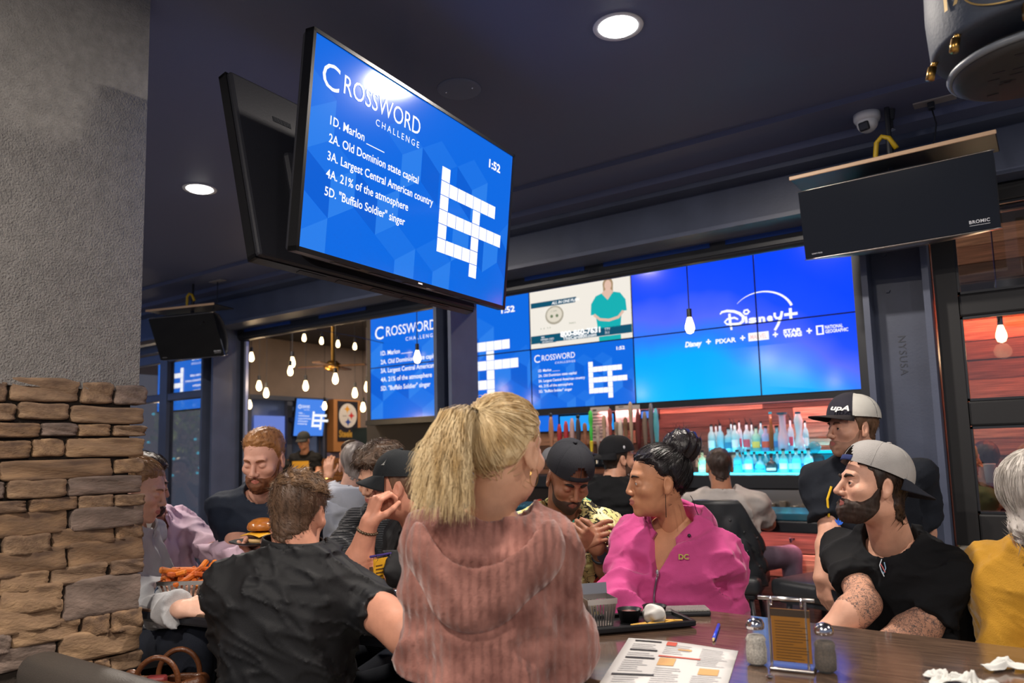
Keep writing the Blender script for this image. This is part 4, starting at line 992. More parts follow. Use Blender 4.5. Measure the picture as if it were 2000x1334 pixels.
# ---- torso -------------------------------------------------------------
PROF_M = np.array([(-.12, .155, .115, .0), (0, .168, .118, .0), (.25, .152, .108, .005), (.55, .165, .118, .012), (.8, .175, .115, .004), (.93, .15, .09, -.006), (1.02, .085, .062, -.012)])
PROF_F = np.array([(-.12, .165, .125, -.01), (0, .17, .122, -.005), (.28, .132, .098, .005), (.5, .145, .108, .015), (.68, .155, .122, .022), (.85, .15, .1, .002), (.94, .125, .075, -.006), (1.02, .07, .055, -.012)])
class Torso:
    def __init__(s, neck, pelvis, yaw, prof, wid=1., dep=1., sw=.18, shrug=0., roll=0., belly=0.):
        s.N = np.array(neck); s.P = np.array(pelvis); s.u = nrm(s.N - s.P); s.L = np.linalg.norm(s.N - s.P)
        f = np.array([-math.sin(yaw), math.cos(yaw), 0]); s.r = nrm(np.cross(f, s.u)); s.f = np.cross(s.u, s.r)
        s.prof = prof; s.wid = wid; s.dep = dep; s.belly = belly
        s.S = [s.N - s.u * (.072 - shrug) + s.r * sg * sw + s.u * roll * sg for sg in (-1, 1)]   # left, right shoulder joints
        s.sw = sw; s.base = np.stack([s.r, s.f, s.u], 1)
    def pt(s, x, y, t): return s.P + s.r * x + s.f * y + s.u * t
    def sdf(s, P, infl=0., sh=.05, trap=.04):
        q = (P - s.P.astype(f32)) @ s.base.astype(f32); t = q[:, 2] / s.L
        pr = s.prof; w = np.interp(t, pr[:, 0], pr[:, 1]) * s.wid + infl; dp = np.interp(t, pr[:, 0], pr[:, 2]) * s.dep + infl; cy = np.interp(t, pr[:, 0], pr[:, 3])
        if s.belly: bl = s.belly * np.exp(-((t - .25) / .22) ** 2); dp = dp + bl / 2; cy = cy + bl / 2
        x = q[:, 0] / w; y = (q[:, 1] - cy) / dp; rr = (np.abs(x) ** 2.5 + np.abs(y) ** 2.5) ** .4
        d = (rr - 1) * np.minimum(w, dp)
        d = smax(d, (t - 1.03) * s.L - infl, .03); d = smax(d, (pr[0, 0] - t) * s.L, .02)
        for S in s.S:
            d = smin(d, s_cap(P, s.N - s.u * .09, S, .06 + infl, sh + infl), .04)
            d = smin(d, s_cap(P, s.N + s.u * .02, S + s.u * .008, trap + infl * .6, .03 + infl * .6), .04)
        return d
    def bounds(s, pad=.3): a = np.array([s.N, s.P] + s.S); return a.min(0) - pad, a.max(0) + pad

SKIN = {}
def skin(c, red=.0):
    if c in SKIN: return SKIN[c]
    m = mat('skin_' + c, c, .5, var=.10, vscale=25, bump=.06, bscale=260, spec=.4)
    b = m.node_tree.nodes['Principled BSDF']; b.inputs['Subsurface Weight'].default_value = .0
    SKIN[c] = m; return m
def cloth(name, c, rough=.85, var=.08, bump=.25, bscale=420, sheen=.0, **k): return mat('cloth_' + name, c, rough, var=var, vscale=14, bump=bump, bscale=bscale, sheen=sheen, spec=.25, **k)
def hairm(name, c, c2=None, rough=.45): return mat('hair_' + name, c, rough, col2=c2 or c, vscale=40, stretch=(1, 1, .25), bump=.3, bscale=140, spec=.4)
M_eye = mat('eye_white', '#b8b2ae', .4, spec=.3); M_iris = mat('eye_iris', '#21160f', .3, spec=.4)

def strands(V, N, n, fdir, length, width, seed=1, segs=5, jit=.25, droop=0., lift=.3, mask=None, hug=None):
    """tapered three-sided hair strands growing from points of a surface along a combed direction"""
    r = np.random.default_rng(seed); idx = np.arange(len(V))
    if mask is not None: idx = idx[mask]
    pick = r.choice(idx, n); VV = []; FF = []
    P = V[pick] + r.normal(size=(n, 3)) * .002; nn = N[pick]
    D = fdir(P, nn) + r.normal(size=(n, 3)) * jit * .5; D /= np.linalg.norm(D, axis=1, keepdims=True) + 1e-9
    D = D + nn * lift; D /= np.linalg.norm(D, axis=1, keepdims=True)
    side = np.cross(D, nn); side /= np.linalg.norm(side, axis=1, keepdims=True) + 1e-9
    Ls = length * r.uniform(.6, 1.25, n); rows = []
    p = P.copy(); d = D.copy()
    if hug: d0 = hug(P)[0]
    for k in range(segs + 1):
        w = width * (1 - .92 * (k / segs) ** 1.5)
        up = np.cross(side, d)
        rows.append(np.stack([p + side * w, p - side * w * .5 + up * w * .87, p - side * w * .5 - up * w * .87], 1))
        p = p + d * (Ls / segs)[:, None]
        if hug:
            hd, hn = hug(p); p = p + hn * (d0 + .0015 + lift * Ls * .35 * ((k + 1) / segs) - hd)[:, None]; d = d - hn * (d * hn).sum(1, keepdims=True); d /= np.linalg.norm(d, axis=1, keepdims=True) + 1e-9; continue
        d = d - nn * (lift * 1.6 / segs) + np.array([0, 0, -droop / segs]); d /= np.linalg.norm(d, axis=1, keepdims=True)
    A = np.stack(rows, 1).reshape(-1, 3)                      # n, segs+1, 3 verts
    base = (np.arange(n) * (segs + 1) * 3)[:, None, None]; k = (np.arange(segs) * 3)[None, :, None]; q = np.arange(3)[None, None, :]
    a = base + k + q; b = base + k + (q + 1) % 3
    F = np.stack([a, b, b + 3, a + 3], -1).reshape(-1, 4)
    return A, F
def vnormals(V, F):
    n = np.cross(V[F[:, 2]] - V[F[:, 0]], V[F[:, 3]] - V[F[:, 1]]); N = np.zeros_like(V)
    for i in range(4): np.add.at(N, F[:, i], n)
    return N / (np.linalg.norm(N, axis=1, keepdims=True) + 1e-12)

class Person:
    def __init__(s, label, head, rel, pitch=0., roll=0., brel=None, neck=None, pelvis=None, pose='sit', female=False, scale=1., h=.0034, hb=.009, skinc='#c99a80', k=None, wid=1., dep=1., sw=None, shrug=0., belly=0., sroll=0., ground=None):
        s.sc = scale; s.k = dict(brow=.25 if female else 1., jaw=.86 if female else 1., neck=.046 if female else .058); s.k.update(k or {})
        s.female = female; s.h = h; s.hb = hb; yaw = RAD(YAW + rel); s.by = RAD(YAW + (rel if brel is None else brel))
        s.R = Rz(yaw) @ Rx(RAD(pitch)) @ Ry(RAD(roll)); s.H = np.array(head, float)
        s.neck = s.H + s.R @ (np.array([0, -.035, -.10]) * scale) + np.array([0, 0, -.085 * scale]) if neck is None else np.array(neck)
        s.bf = np.array([-math.sin(s.by), math.cos(s.by), 0]); s.br = np.array([s.bf[1], -s.bf[0], 0])
        s.pose = pose
        if pelvis is None: pelvis = s.neck - np.array([0, 0, .5]) - s.bf * .04
        s.pel = np.array(pelvis)
        s.T = Torso(s.neck, s.pel, s.by, PROF_F if female else PROF_M, wid, dep, sw or (.165 if female else .188), shrug, sroll, belly)
        s.root = np.array([s.pel[0], s.pel[1], 0.])
        s.t = Thing('person', label, 'person', s.root); s.skinm = skin(skinc); s.parts = []; s.arms = []
        s.skinc = skinc; s.fm = []
        s.k['nb'] = tuple((s.R.T @ (s.neck - s.H + s.T.u * .0)) / scale)
    def hl(s, P): return ((P - s.H.astype(f32)) @ s.R.astype(f32)) / f32(s.sc)      # world -> head
    def hw(s, p): return s.H + s.R @ (np.asarray(p, float) * s.sc)
    def hgrid(s, fn, lo, hi, h):
        V, F = polygonize(fn, np.array(lo), np.array(hi), h)
        return s.H + (V @ s.R.T) * s.sc, F, V
    def head(s, eyes=True, brows='#3a2a20', lips='#b0685e', browh=.0035):
        nb = np.array(s.k['nb'])
        V, F, L = s.hgrid(lambda P: head_sdf(P, s.k), np.minimum((-.1, -.125, -.13), nb - .07), np.maximum((.1, .125, .13), nb + .07), s.h)
        c = L[F].mean(1); m = (np.abs(c[:, 0]) < .021) & (c[:, 1] > .086) & (c[:, 2] < -.0525) & (c[:, 2] > -.0705) & (((c[:, 0] / .022) ** 2 + ((c[:, 2] + .0615) / .0095) ** 2) < 1)
        s.parts.append((V, F, m.astype(int))); s.lipc = lips
        if eyes and not s.k.get('closed'):
            for sx in (-1, 1):
                V_, F_, _ = MB().sphere((sx * .031, .0755, .003), .0122, 14, 10).get(); fmi = []
                for f in F_: cc = V_[list(f)].mean(0); fmi.append(1 if math.hypot(cc[0] - sx * .031 - s.k.get('gaze', 0), cc[2] - .003 - s.k.get('gazez', 0)) < .0068 and cc[1] > .08 else 0)
                s.t.add('eye', s.H + (V_ @ s.R.T) * s.sc, F_, [M_eye, M_iris], True, fmi)
        if brows:
            for sx in (-1, 1):
                V_, F_, _ = MB().tube([(sx * .014, .0925, .0225), (sx * .026, .0925, .0275), (sx * .038, .086, .027), (sx * .046, .076, .0235)], [browh, browh * 1.3, browh, browh * .5], 6).get()
                s.t.add('eyebrow', s.H + (V_ @ s.R.T) * s.sc, F_, mat('brow_' + brows, brows, .8), True)
        return s
    def arm(s, side, el, wr, fdir, back, curl=.5, thumb=.4, spread=.06, h=None, rs=None, sh=None):
        """side -1 left / +1 right of the person; fdir finger direction, back the direction the back of the hand faces"""
        S = s.T.S[0 if side < 0 else 1] if sh is None else np.array(sh); el = np.array(el); wr = np.array(wr)
        M = frame(y=fdir, z=back, o=wr); y = nrm(fdir); z = nrm(np.asarray(back) - y * np.dot(back, y)); M[:3, 0], M[:3, 1], M[:3, 2] = np.cross(y, z), y, z
        rs = rs or ((.040, .034, .037, .024) if s.female else (.05, .042, .046, .029))
        V, F = arm_mesh(S, el, wr, dict(M=M, curl=curl, thumb=thumb, spread=spread), -side, h or max(.006, s.h * 1.5), rs, .92 if s.female else 1.0)
        s.parts.append((V, F, np.zeros(len(F), int))); s.arms.append((side, S, el, wr)); return s
    def finish(s, torso_h=.03, skin_torso=True):
        lo, hi = s.T.bounds(.22)
        if skin_torso:
            V, F = polygonize(lambda P: s.T.sdf(P, -.012 if torso_h < .01 else -.024), lo, hi, torso_h); s.parts.append((V, F, np.zeros(len(F), int)))
        V = np.vstack([p[0] for p in s.parts]); o = 0; F = []; fm = []
        for v, f, m in s.parts: F.append(f + o); o += len(v); fm.append(m)
        s.t.add('body', V, np.vstack(F), [s.skinm, mat('lips_' + s.lipc, s.lipc, .45)], True, np.concatenate(fm))
        return s
    def sleeve_d(s, P, side, S, el, wr, up, r, infl):
        """sleeve: up in 0..1 along upper arm, 1..2 along forearm"""
        if up <= 1:
            e = S + (el - S) * up; ax = nrm(el - S); d = s_cap(P, S, e + ax * .05, r[0], r[1])
            return smax(d, (P - e.astype(f32)) @ ax.astype(f32), .004)
        e = el + (wr - el) * (up - 1); ax = nrm(wr - el)
        d = s_cap(P, S, el, r[0], r[1]); c = s_cap(P, el, e + ax * .05, r[1], r[2]); c = smax(c, (P - e.astype(f32)) @ ax.astype(f32), .004)
        return smin(d, c, .03)
    def shirt(s, m, up=.62, infl=.012, r=(.058, .056, .048), neckhole=.012, wrinkle=.006, freq=26, hem=-.1, name='shirt', seed=1, vneck=None, h=None, extra=None, ups=None, neck_z=.0, fold=0., crease=.0035):
        T = s.T; nb = s.neck
        ndir = nrm(s.hw((0, -.03, -.06)) - nb)
        def fn(P):
            d = T.sdf(P, infl)
            for i, (sd, S, el, wr) in enumerate(s.arms):
                d = smin(d, s.sleeve_d(P, sd, S, el, wr, (ups or {}).get(sd, up), r, infl), .035)
            if extra: d = extra(P, d)
            q = (P - T.P.astype(f32)) @ T.base.astype(f32)
            if wrinkle:
                Pw = P + f32(.014) * np.stack([noise(P, 34, seed + 5, 3), noise(P, 34, seed + 6, 3), noise(P, 34, seed + 7, 3)], 1)
                w1 = noise(Pw * np.array([.6, .6, 1.4], f32), freq * 3.2, seed, 4); w2 = np.abs(noise(Pw * np.array([.8, .8, 1.3], f32), freq * 2.2, seed + 2, 3))
                d = d - np.maximum(wrinkle * (1.1 * w1 + 1.5 * (1 - 3. * w2)), -.5 * infl)
            if crease:
                qq = np.stack([q[:, 0] * .55, q[:, 1] * .55, (q[:, 2] + .4 * q[:, 0]) * 1.5], 1).astype(f32); qq = qq + f32(.012) * noise(P, 30, seed + 11, 3)[:, None]
                n1 = noise(qq, 62, seed + 12, 4); n2 = noise(qq * np.array([-1, 1, 1], f32), 44, seed + 13, 4)
                d = d - crease * (np.clip(1 - np.abs(n1) / .2, 0, 1) ** 1.5 + .8 * np.clip(1 - np.abs(n2) / .16, 0, 1) ** 1.5)
            if fold:
                ph = q[:, 2] * 78 + 26 * q[:, 0] + 4.5 * np.sin(q[:, 0] * 9 + .6) + 3.2 * noise(P, 22, seed + 3, 3)
                d = d - fold * np.clip(np.sin(ph), 0, 1) ** 1.5 * np.clip(.9 - np.abs(q[:, 2] / T.L - .4) * 1.5, 0, 1)
            nk = s_cap(P, nb - ndir * .03, nb + ndir * .2, s.k['neck'] * s.sc * 1.12 + neckhole, s.k['neck'] * s.sc * 1.12 + neckhole + .02)
            nk = smin(nk, s_cap(P, nb + ndir * .02 + T.f * .02, nb + ndir * .2, .05 + neckhole, .09), .02)
            d = smax(d, -nk, .008)
            if vneck:
                L_, wv = vneck; a = nb + T.f * .07 + T.u * .03; b = nb + T.f * .16 - T.u * L_
                x = q[:, 0]; z = q[:, 2] - (T.L - L_); wz = np.clip(z / (L_ + .05), 0, 1.3) ** .85 * wv
                vd = np.maximum(np.abs(x) - wz, np.maximum(-z, -(q[:, 1] - .0)) ) * .8
                d = smax(d, -vd, .006)
            d = smax(d, (T.L * hem - q[:, 2]), .004)
            return d
        pts = np.array([T.N, T.P] + T.S + [e for a in s.arms for e in a[2:4]])
        V, F = polygonize(fn, pts.min(0) - .2, pts.max(0) + .2, h or s.hb)
        s.shirtVF = (V, F)
        return s.t.add(name, V, F, m, True)
    def legs(s, m, seat=None, shoe='#1c1c1e', knees=None, h=.022, spread=.10, fwd=.40, drop=.04, r=(.085, .065, .05), seat_feet=.32):
        if seat: seat_under(s.pel, seat)
        T = s.T; f, rr = s.bf, s.br; hips = [s.pel + rr * sg * .085 for sg in (-1, 1)]
        if s.pose == 'sit':
            kn = [hp + f * fwd + rr * sg * (spread - .06) - np.array([0, 0, drop]) for hp, sg in zip(hips, (-1, 1))]
            an = [np.array([k_[0], k_[1], seat_feet]) - f * .05 for k_ in kn]
        else:
            kn = [np.array([hp[0], hp[1], .5]) + rr * sg * .02 + f * .02 for hp, sg in zip(hips, (-1, 1))]
            an = [np.array([k_[0], k_[1], .1]) + rr * sg * .015 - f * .03 for k_, sg in zip(kn, (-1, 1))]
        if knees: kn = [np.array(k_) for k_ in knees]; an = [np.array([k_[0], k_[1], seat_feet]) - f * .05 for k_ in kn]
        def fn(P):
            d = s_ell(P, s.pel - np.array([0, 0, .02]), (.165, .13, .12), np.stack([rr, f, [0, 0, 1]], 1))
            for hp, k_, a in zip(hips, kn, an): d = smin(d, smin(s_cap(P, hp, k_, r[0], r[1]), s_cap(P, k_, a, r[1], r[2]), .02), .04)
            return d - .004 * noise(P, 24, 3, 5)
        pts = np.array(hips + kn + an); V, F = polygonize(fn, pts.min(0) - .17, pts.max(0) + .17, h)
        s.t.add('trousers', V, F, m, True)
        for a in an:
            def fs(P):
                q = P - a.astype(f32); d = s_cap(P, a + f * -.02 - np.array([0, 0, .045]), a + f * .13 - np.array([0, 0, .055]), .042, .036); d = smin(d, s_cap(P, a, a - np.array([0, 0, .04]), .04, .045), .02)
                return smax(d, (a[2] - .088) - P[:, 2], .004)
            V, F = polygonize(fs, a - .2, a + .2, .018); s.t.add('shoe', V, F, mat('shoe_' + shoe, shoe, .5), True)
        return s
    def hair(s, m, th=.01, line=None, lump=.004, f=55, h=None, top=0., strand=None, name='hair', seed=3):
        V, F, L = s.hgrid(lambda P: hair_sdf(P, s.k, th, line, lump, f, seed, top), (-.12, -.15, -.15), (.12, .14, .17), h or max(.004, s.h))
        o = s.t.add(name, V, F, m, True)
        if strand:
            N = vnormals(V, F); n, ln, wd, comb = strand[:4]; n = int(n * .65); wd = wd * 1.2; kw = strand[4] if len(strand) > 4 else {}
            def fd(P, nn):
                c = np.asarray(comb, float) if not callable(comb) else comb(s.hl(P.astype(f32)))
                c = np.broadcast_to(c, P.shape) @ s.R.T; c = c - nn * (c * nn).sum(1, keepdims=True); return c / (np.linalg.norm(c, axis=1, keepdims=True) + 1e-9)
            kw = dict(kw)
            if kw.pop('back', False): kw['mask'] = L[:, 1] < .0
            if kw.pop('hugging', True):
                cen = s.hw((0, -.012, .015))
                def hug(P):
                    q = P - cen; return head_core(s.hl(P.astype(f32)), s.k) * s.sc, q / np.linalg.norm(q, axis=1, keepdims=True)
                kw['hug'] = hug
            A, Fq = strands(V, N, n, fd, ln, wd, seed, **kw); s.t.add('hair_strands', A, Fq, m, True, parent=o, kind='stuff')
        return o
    def beard(s, m, th=.008, h=None, seed=4):
        V, F, L = s.hgrid(lambda P: beard_sdf(P, s.k, th, seed), (-.09, -.02, -.15), (.09, .14, .03), h or s.h); return s.t.add('beard', V, F, m, True)
    def cap(s, m, brim='front', m2=None, brimm=None, tilt=0., hole=True, rise=0., strapm=None, size=1., brimdrop=.02, curve=.02, bl=.075):
        """baseball cap: six-panel crown with stitched seams, button, brim, strap over the opening"""
        fl = 1 if brim == 'front' else -1
        Rt = Rx(RAD(tilt)); nA, nE = 72, 14; V = []; F = []; fm = []
        c0 = np.array([0, -.012, .036 + rise])
        def P(a, e):
            rr = 1 - .010 * math.exp(-(((a / (math.pi / 3)) % 1 - .5) / .04) ** 2 * .0 - ((min((a / (math.pi / 3)) % 1, 1 - (a / (math.pi / 3)) % 1)) / .035) ** 2)
            x = .088 * size * math.cos(e) ** .8 * math.sin(a); y = .110 * size * math.cos(e) ** .8 * math.cos(a) * fl; z = .098 * size * math.sin(e) ** .95
            if math.cos(a) > 0: y *= 1.0; z *= 1 + .06 * math.cos(a) * math.sin(e)
            return c0 + Rt @ (np.array([x, y, z]) * rr)
        for j in range(nE + 1):
            e = math.pi / 2 * j / nE * .985
            for i in range(nA): V.append(P(2 * math.pi * i / nA, e))
        for j in range(nE):
            for i in range(nA):
                a = (i + .5) / nA * 2 * math.pi; back = abs(a - math.pi)
                if hole and back < .42 and (j + .5) / nE < .34 * math.sqrt(max(0, 1 - (back / .42) ** 2)) : continue
                i2 = (i + 1) % nA; F.append((j * nA + i, j * nA + i2, (j + 1) * nA + i2, (j + 1) * nA + i)); fm.append(1 if (m2 is not None and back < math.pi * .66) else 0)
        K = len(V); Vi = [np.array(c0) + (np.array(v) - c0) * .975 for v in V]; V = V + Vi; n0 = len(F)
        F += [tuple(K + q for q in f[::-1]) for f in F]; fm += fm
        W_ = np.array(V); o = s.t.add('cap', s.H + (W_ @ s.R.T) * s.sc, F, [m, m2 or m], True, fm)
        put = lambda nm, b, mm: s.t.add(nm, s.H + (np.array(b.V) @ s.R.T) * s.sc, b.F, mm, True, parent=o)
        b = MB(); b.sphere(P(0, math.pi / 2 * .985) - (0, 0, .001), (.009, .009, .005), 10, 6); put('cap_button', b, m)
        b = MB()
        for i in range(6):
            a = i * math.pi / 3
            for q in (1,): b.tube([P(a, e) * 1.0 + 0 for e in np.linspace(.02, 1.52, 9)], .0012, 4)
        put('cap_seams', b, m)
        def br(u, v):
            a = (u - .5) * 2; th = a * 1.12
            p0 = np.array([.089 * size * math.sin(th), .110 * size * math.cos(th) * fl, 0.])
            ext = bl * (1 - abs(a) ** 2.6) ** .75 if abs(a) < 1 else 0
            p = p0 + np.array([.12 * math.sin(th) * ext, ext * fl, 0]) * v
            p[2] = -curve * (a * a) * v * 1.2 - brimdrop * v + .002; return c0 + Rt @ p
        put('brim', MB().sheet(br, 28, 8, .0035), brimm or m)
        if hole:
            def sp(u, v):
                a = math.pi + (u - .5) * .9; e = .01 + v * .16; q = P(a, e); return c0 + (q - c0) * 1.004
            put('strap', MB().sheet(sp, 12, 3, .002), strapm or m)
        return o

# ================================================================== THE PEOPLE IN THE PHOTOGRAPH
cr = np.array([math.cos(RAD(YAW)), math.sin(RAD(YAW)), 0]); cf = np.array([-math.sin(RAD(YAW)), math.cos(RAD(YAW)), 0]); up = np.array([0, 0, 1.])
M_jeans = cloth('jeans', '#2e4a66', var=.15); M_dkjeans = cloth('dark_jeans', '#20242e'); M_blackpants = cloth('black_trousers', '#17181b')
def mat_ribs(name, c, c2, freq, axis='X', bump=.6, rough=.9):
    """knitted wool: vertical ribs and fuzzy colour"""
    if name in MATS: return MATS[name]
    m = mat(name, c, rough, col2=c2, vscale=16, sheen=.35, spec=.2); nt = m.node_tree; L = nt.links; b = nt.nodes['Principled BSDF']
    tc = nt.nodes.new('ShaderNodeTexCoord'); mp = nt.nodes.new('ShaderNodeMapping'); mp.inputs['Rotation'].default_value = (0, 0, RAD(-YAW)); L.new(tc.outputs['Object'], mp.inputs[0])
    wv = nt.nodes.new('ShaderNodeTexWave'); wv.bands_direction = axis; wv.inputs['Scale'].default_value = freq; wv.inputs['Distortion'].default_value = 1.6; wv.inputs['Detail'].default_value = 2; wv.inputs['Detail Scale'].default_value = 3
    L.new(mp.outputs[0], wv.inputs['Vector'])
    nz = nt.nodes.new('ShaderNodeTexNoise'); nz.inputs['Scale'].default_value = 320; L.new(tc.outputs['Object'], nz.inputs['Vector'])
    ad = nt.nodes.new('ShaderNodeMath'); ad.operation = 'MULTIPLY_ADD'; ad.inputs[1].default_value = .35; L.new(nz.outputs[0], ad.inputs[0]); L.new(wv.outputs['Fac'], ad.inputs[2])
    bp = nt.nodes.new('ShaderNodeBump'); bp.inputs['Strength'].default_value = bump; bp.inputs['Distance'].default_value = .006; L.new(ad.outputs[0], bp.inputs['Height']); L.new(bp.outputs[0], b.inputs['Normal'])
    return m
def mat_print(name, base, cols, scale=16, thr=.55):
    """printed fabric: blotches and outlines of several colours"""
    m = mat(name, base, .8, spec=.25); nt = m.node_tree; L = nt.links; b = nt.nodes['Principled BSDF']
    tc = nt.nodes.new('ShaderNodeTexCoord'); prev = None
    col = lin(base)
    for i, (c, sc, lo, hi) in enumerate(cols):
        n = nt.nodes.new('ShaderNodeTexNoise'); n.inputs['Scale'].default_value = sc; n.inputs['Detail'].default_value = 3; n.inputs['Distortion'].default_value = 1.2; n.noise_dimensions = '4D'; n.inputs['W'].default_value = i * 3.7
        L.new(tc.outputs['Object'], n.inputs['Vector'])
        r = nt.nodes.new('ShaderNodeValToRGB'); r.color_ramp.interpolation = 'CONSTANT'; r.color_ramp.elements[0].color = (0, 0, 0, 1); r.color_ramp.elements[1].position = lo; r.color_ramp.elements[1].color = (1, 1, 1, 1); e = r.color_ramp.elements.new(hi); e.color = (0, 0, 0, 1)
        L.new(n.outputs[0], r.inputs[0])
        mx = nt.nodes.new('ShaderNodeMixRGB'); L.new(r.outputs[0], mx.inputs[0])
        if prev is None: mx.inputs[1].default_value = col
        else: L.new(prev, mx.inputs[1])
        mx.inputs[2].default_value = lin(c); prev = mx.outputs[0]
    L.new(prev, b.inputs['Base Color']); return m
def shirt_print(P_, pts3, name, m, th=.0012):
    """decal strip lying on the shirt: pts3 world polyline pairs"""
    pass
def ray_to_shirt(p, px, py):
    """nearest shirt vertex to a viewing ray, for laying prints on the cloth"""
    V, F = p.shirtVF; r = nrm(ray(px, py)); d = V - CAM; t = d @ r; off = np.linalg.norm(d - t[:, None] * r, axis=1)
    c = np.where(off < .012)[0]
    if len(c) == 0: c = np.argsort(off)[:4]
    i = c[np.argmin(t[c])]; return CAM + r * (t[i])
def decal(p, pxs, name, m, lift=.006, closed=True, w=None):
    pts = [ray_to_shirt(p, x, y) for x, y in pxs]; pts = [q - nrm(q - CAM) * lift for q in pts]
    if closed: p.t.add(name, pts, [tuple(range(len(pts)))], m)
    else: p.t.add(name, MB().tube(pts, w, 6), m)

# ---- blonde woman in the knit hoodie, standing with her back to the camera
p = Person('blonde woman in a dusty pink knit hoodie standing with her back to the camera', W(985, 882, 1.62), -33, -2, 4, brel=-6, neck=W(958, 1004, 1.62), pelvis=W(962, 1004, 1.62) + np.array([0, 0, -.5]) - cf * .0, pose='stand', female=True, skinc='#d3a284', h=.0046, hb=.007, sw=.12, wid=.84, dep=1.0, sroll=-.012)
p.head(brows='#8a6a48'); 
p.arm(-1, W(828, 1262, 1.62), W(870, 1290, 1.80), nrm(cf + cr * .3), up, .4); p.arm(1, W(1106, 1268, 1.62), W(1080, 1305, 1.80), nrm(cf - cr * .3), up, .4); p.finish()
M_knit = mat_ribs('pink_chenille_knit', '#a8766b', '#6c463f', 17, bump=.5)
p.shirt(M_knit, up=1.75, infl=.026, r=(.06, .062, .054), wrinkle=.006, freq=15, crease=.002, hem=-.28, name='hoodie', h=.007, neckhole=.03)
# hood hanging open on her back
T = p.T; hb_ = T.N - T.f * .085 - T.u * .045; Bh = np.stack([T.r, T.f, T.u], 1)
def hood(P):
    q = (P - hb_.astype(f32)) @ Bh.astype(f32)
    bag = s_ell(q, (0, -.01, -.015), (.165, .085, .115)); bag = smin(bag, s_ell(q, (-.02, -.035, -.115), (.085, .042, .065)), .06)
    inner = s_ell(q, (0, .005, .03), (.135, .075, .135)); inner = smin(inner, s_cap(q, (0, -.005, .04), (0, .02, .2), .12, .15), .03)
    rim = -.055 + 1.9 * q[:, 0] ** 2 - .35 * (q[:, 1] + .06)
    d = smax(bag, q[:, 2] - rim - .075, .006); d = smax(d, -inner, .008)
    return d - .0035 * noise(P, 30, 8, 4)
V, F = polygonize(hood, hb_ - .26, hb_ + .26, .005); p.t.add('hood', V, F, M_knit, True)
M_blond = hairm('blonde', '#ecd6aa', '#b3925f'); 
o = p.hair(M_blond, .008, line=[-.06, -.055, -.04, .012, .03, .035, .05, .066, .078, .085], lump=.003, f=70, strand=(2600, .07, .0010, lambda P: np.array([0, -.095, .078]) - P, dict(lift=.0, jit=.06, segs=5)), h=.004)
tie = p.hw((-.012, -.088, .078))
r_ = np.random.default_rng(3); n = 2000; segs = 7
th = r_.uniform(0, 2 * math.pi, n); rr = np.sqrt(r_.uniform(0, 1, n)); Ln = .19 * r_.uniform(.55, 1.15, n)
bk = -(p.R @ (0, 1, 0)); bk[2] = 0; bk = nrm(bk - cr * .0); sidev = nrm(np.cross(up, bk))
rows = []
for k in range(segs + 1):
    t_ = k / segs; fan = .010 + .052 * t_ ** .8
    cen = tie[None] + bk[None] * (.055 * np.sin(min(1, t_ * 2.2) * math.pi / 2) + .02 * t_) + (-cr)[None] * (.035 * t_ ** .6) + up[None] * (.022 * math.sin(math.pi * min(1, t_ * 2.2))) - up[None] * (Ln[:, None] * t_ ** 1.25)
    pos = cen + (sidev[None] * np.cos(th)[:, None] * 1.15 + nrm(bk + up * .3)[None] * np.sin(th)[:, None]) * (rr[:, None] * fan) + r_.normal(size=(n, 3)) * .0012 * (1 + 2.5 * t_)
    w_ = .0011 * (1 - .85 * t_ ** 2); a3 = np.array([0, 2.094, 4.189])
    rows.append(pos[:, None, :] + w_ * (np.cos(a3)[None, :, None] * sidev[None, None] + np.sin(a3)[None, :, None] * bk[None, None]))
A = np.stack(rows, 1).reshape(-1, 3); base = (np.arange(n) * (segs + 1) * 3)[:, None, None]; kk = (np.arange(segs) * 3)[None, :, None]; q = np.arange(3)[None, None, :]
a = base + kk + q; b = base + kk + (q + 1) % 3; F = np.stack([a, b, b + 3, a + 3], -1).reshape(-1, 4)
p.t.add('ponytail', A, F, M_blond, True, kind='stuff')
p.t.add('hair_tie', MB().tube([tie + .014 * (math.cos(x) * sidev + math.sin(x) * up) for x in np.linspace(0, 6.28, 14)], .005, 6).sm(), M_blond)
p.t.add('earring', MB().tube([p.hw((.083 + .0 * math.cos(x), -.006 + .016 * math.cos(x), -.05 + .02 * math.sin(x))) for x in np.linspace(0, 6.28, 16)], .0008, 5), M_brass)
p.legs(M_jeans)

# ---- man in the black polo, back to the camera
p = Person('man in a black polo shirt seated with his back to the camera', W(583, 1002, 2.06), -8, -10, 4, brel=6, neck=W(582, 1085, 2.02), pelvis=W(542, 1440, 1.95), skinc='#c98f76', h=.0046, hb=.007, wid=.98, dep=1.05, sw=.165, scale=.9, shrug=-.022, k=dict(wide=1.04, neck=.064))
p.head(brows='#4a3426')
p.arm(1, W(796, 1236, 1.86), W(775, 1212, 2.12), nrm(cf - cr * .3), up, .35, rs=(.058, .052, .052, .034)); p.arm(-1, W(478, 1330, 2.08), W(500, 1232, 2.26), nrm(cf + cr * .3), up, .35); p.finish()
M_polo = mat('black_polo_knit', '#131417', .62, var=.1, vscale=10, bump=.15, bscale=500, spec=.35)
p.shirt(M_polo, up=.5, infl=.016, r=(.058, .068, .06), wrinkle=.005, freq=11, crease=.008, fold=.0, h=.007, hem=-.25, name='polo_shirt')
def coll(u, v):
    a = math.pi * 2 * u; n0 = nrm(p.hw((0, -.03, -.06)) - p.neck); x = p.T.r; y = np.cross(n0, x)
    r = .075 + .018 * v; return p.neck + n0 * (.048 - .04 * v) + r * (x * math.sin(a) * 1.05 - y * math.cos(a))
p.t.add('collar', MB().sheet(coll, 36, 5, .004).sm(), M_polo)
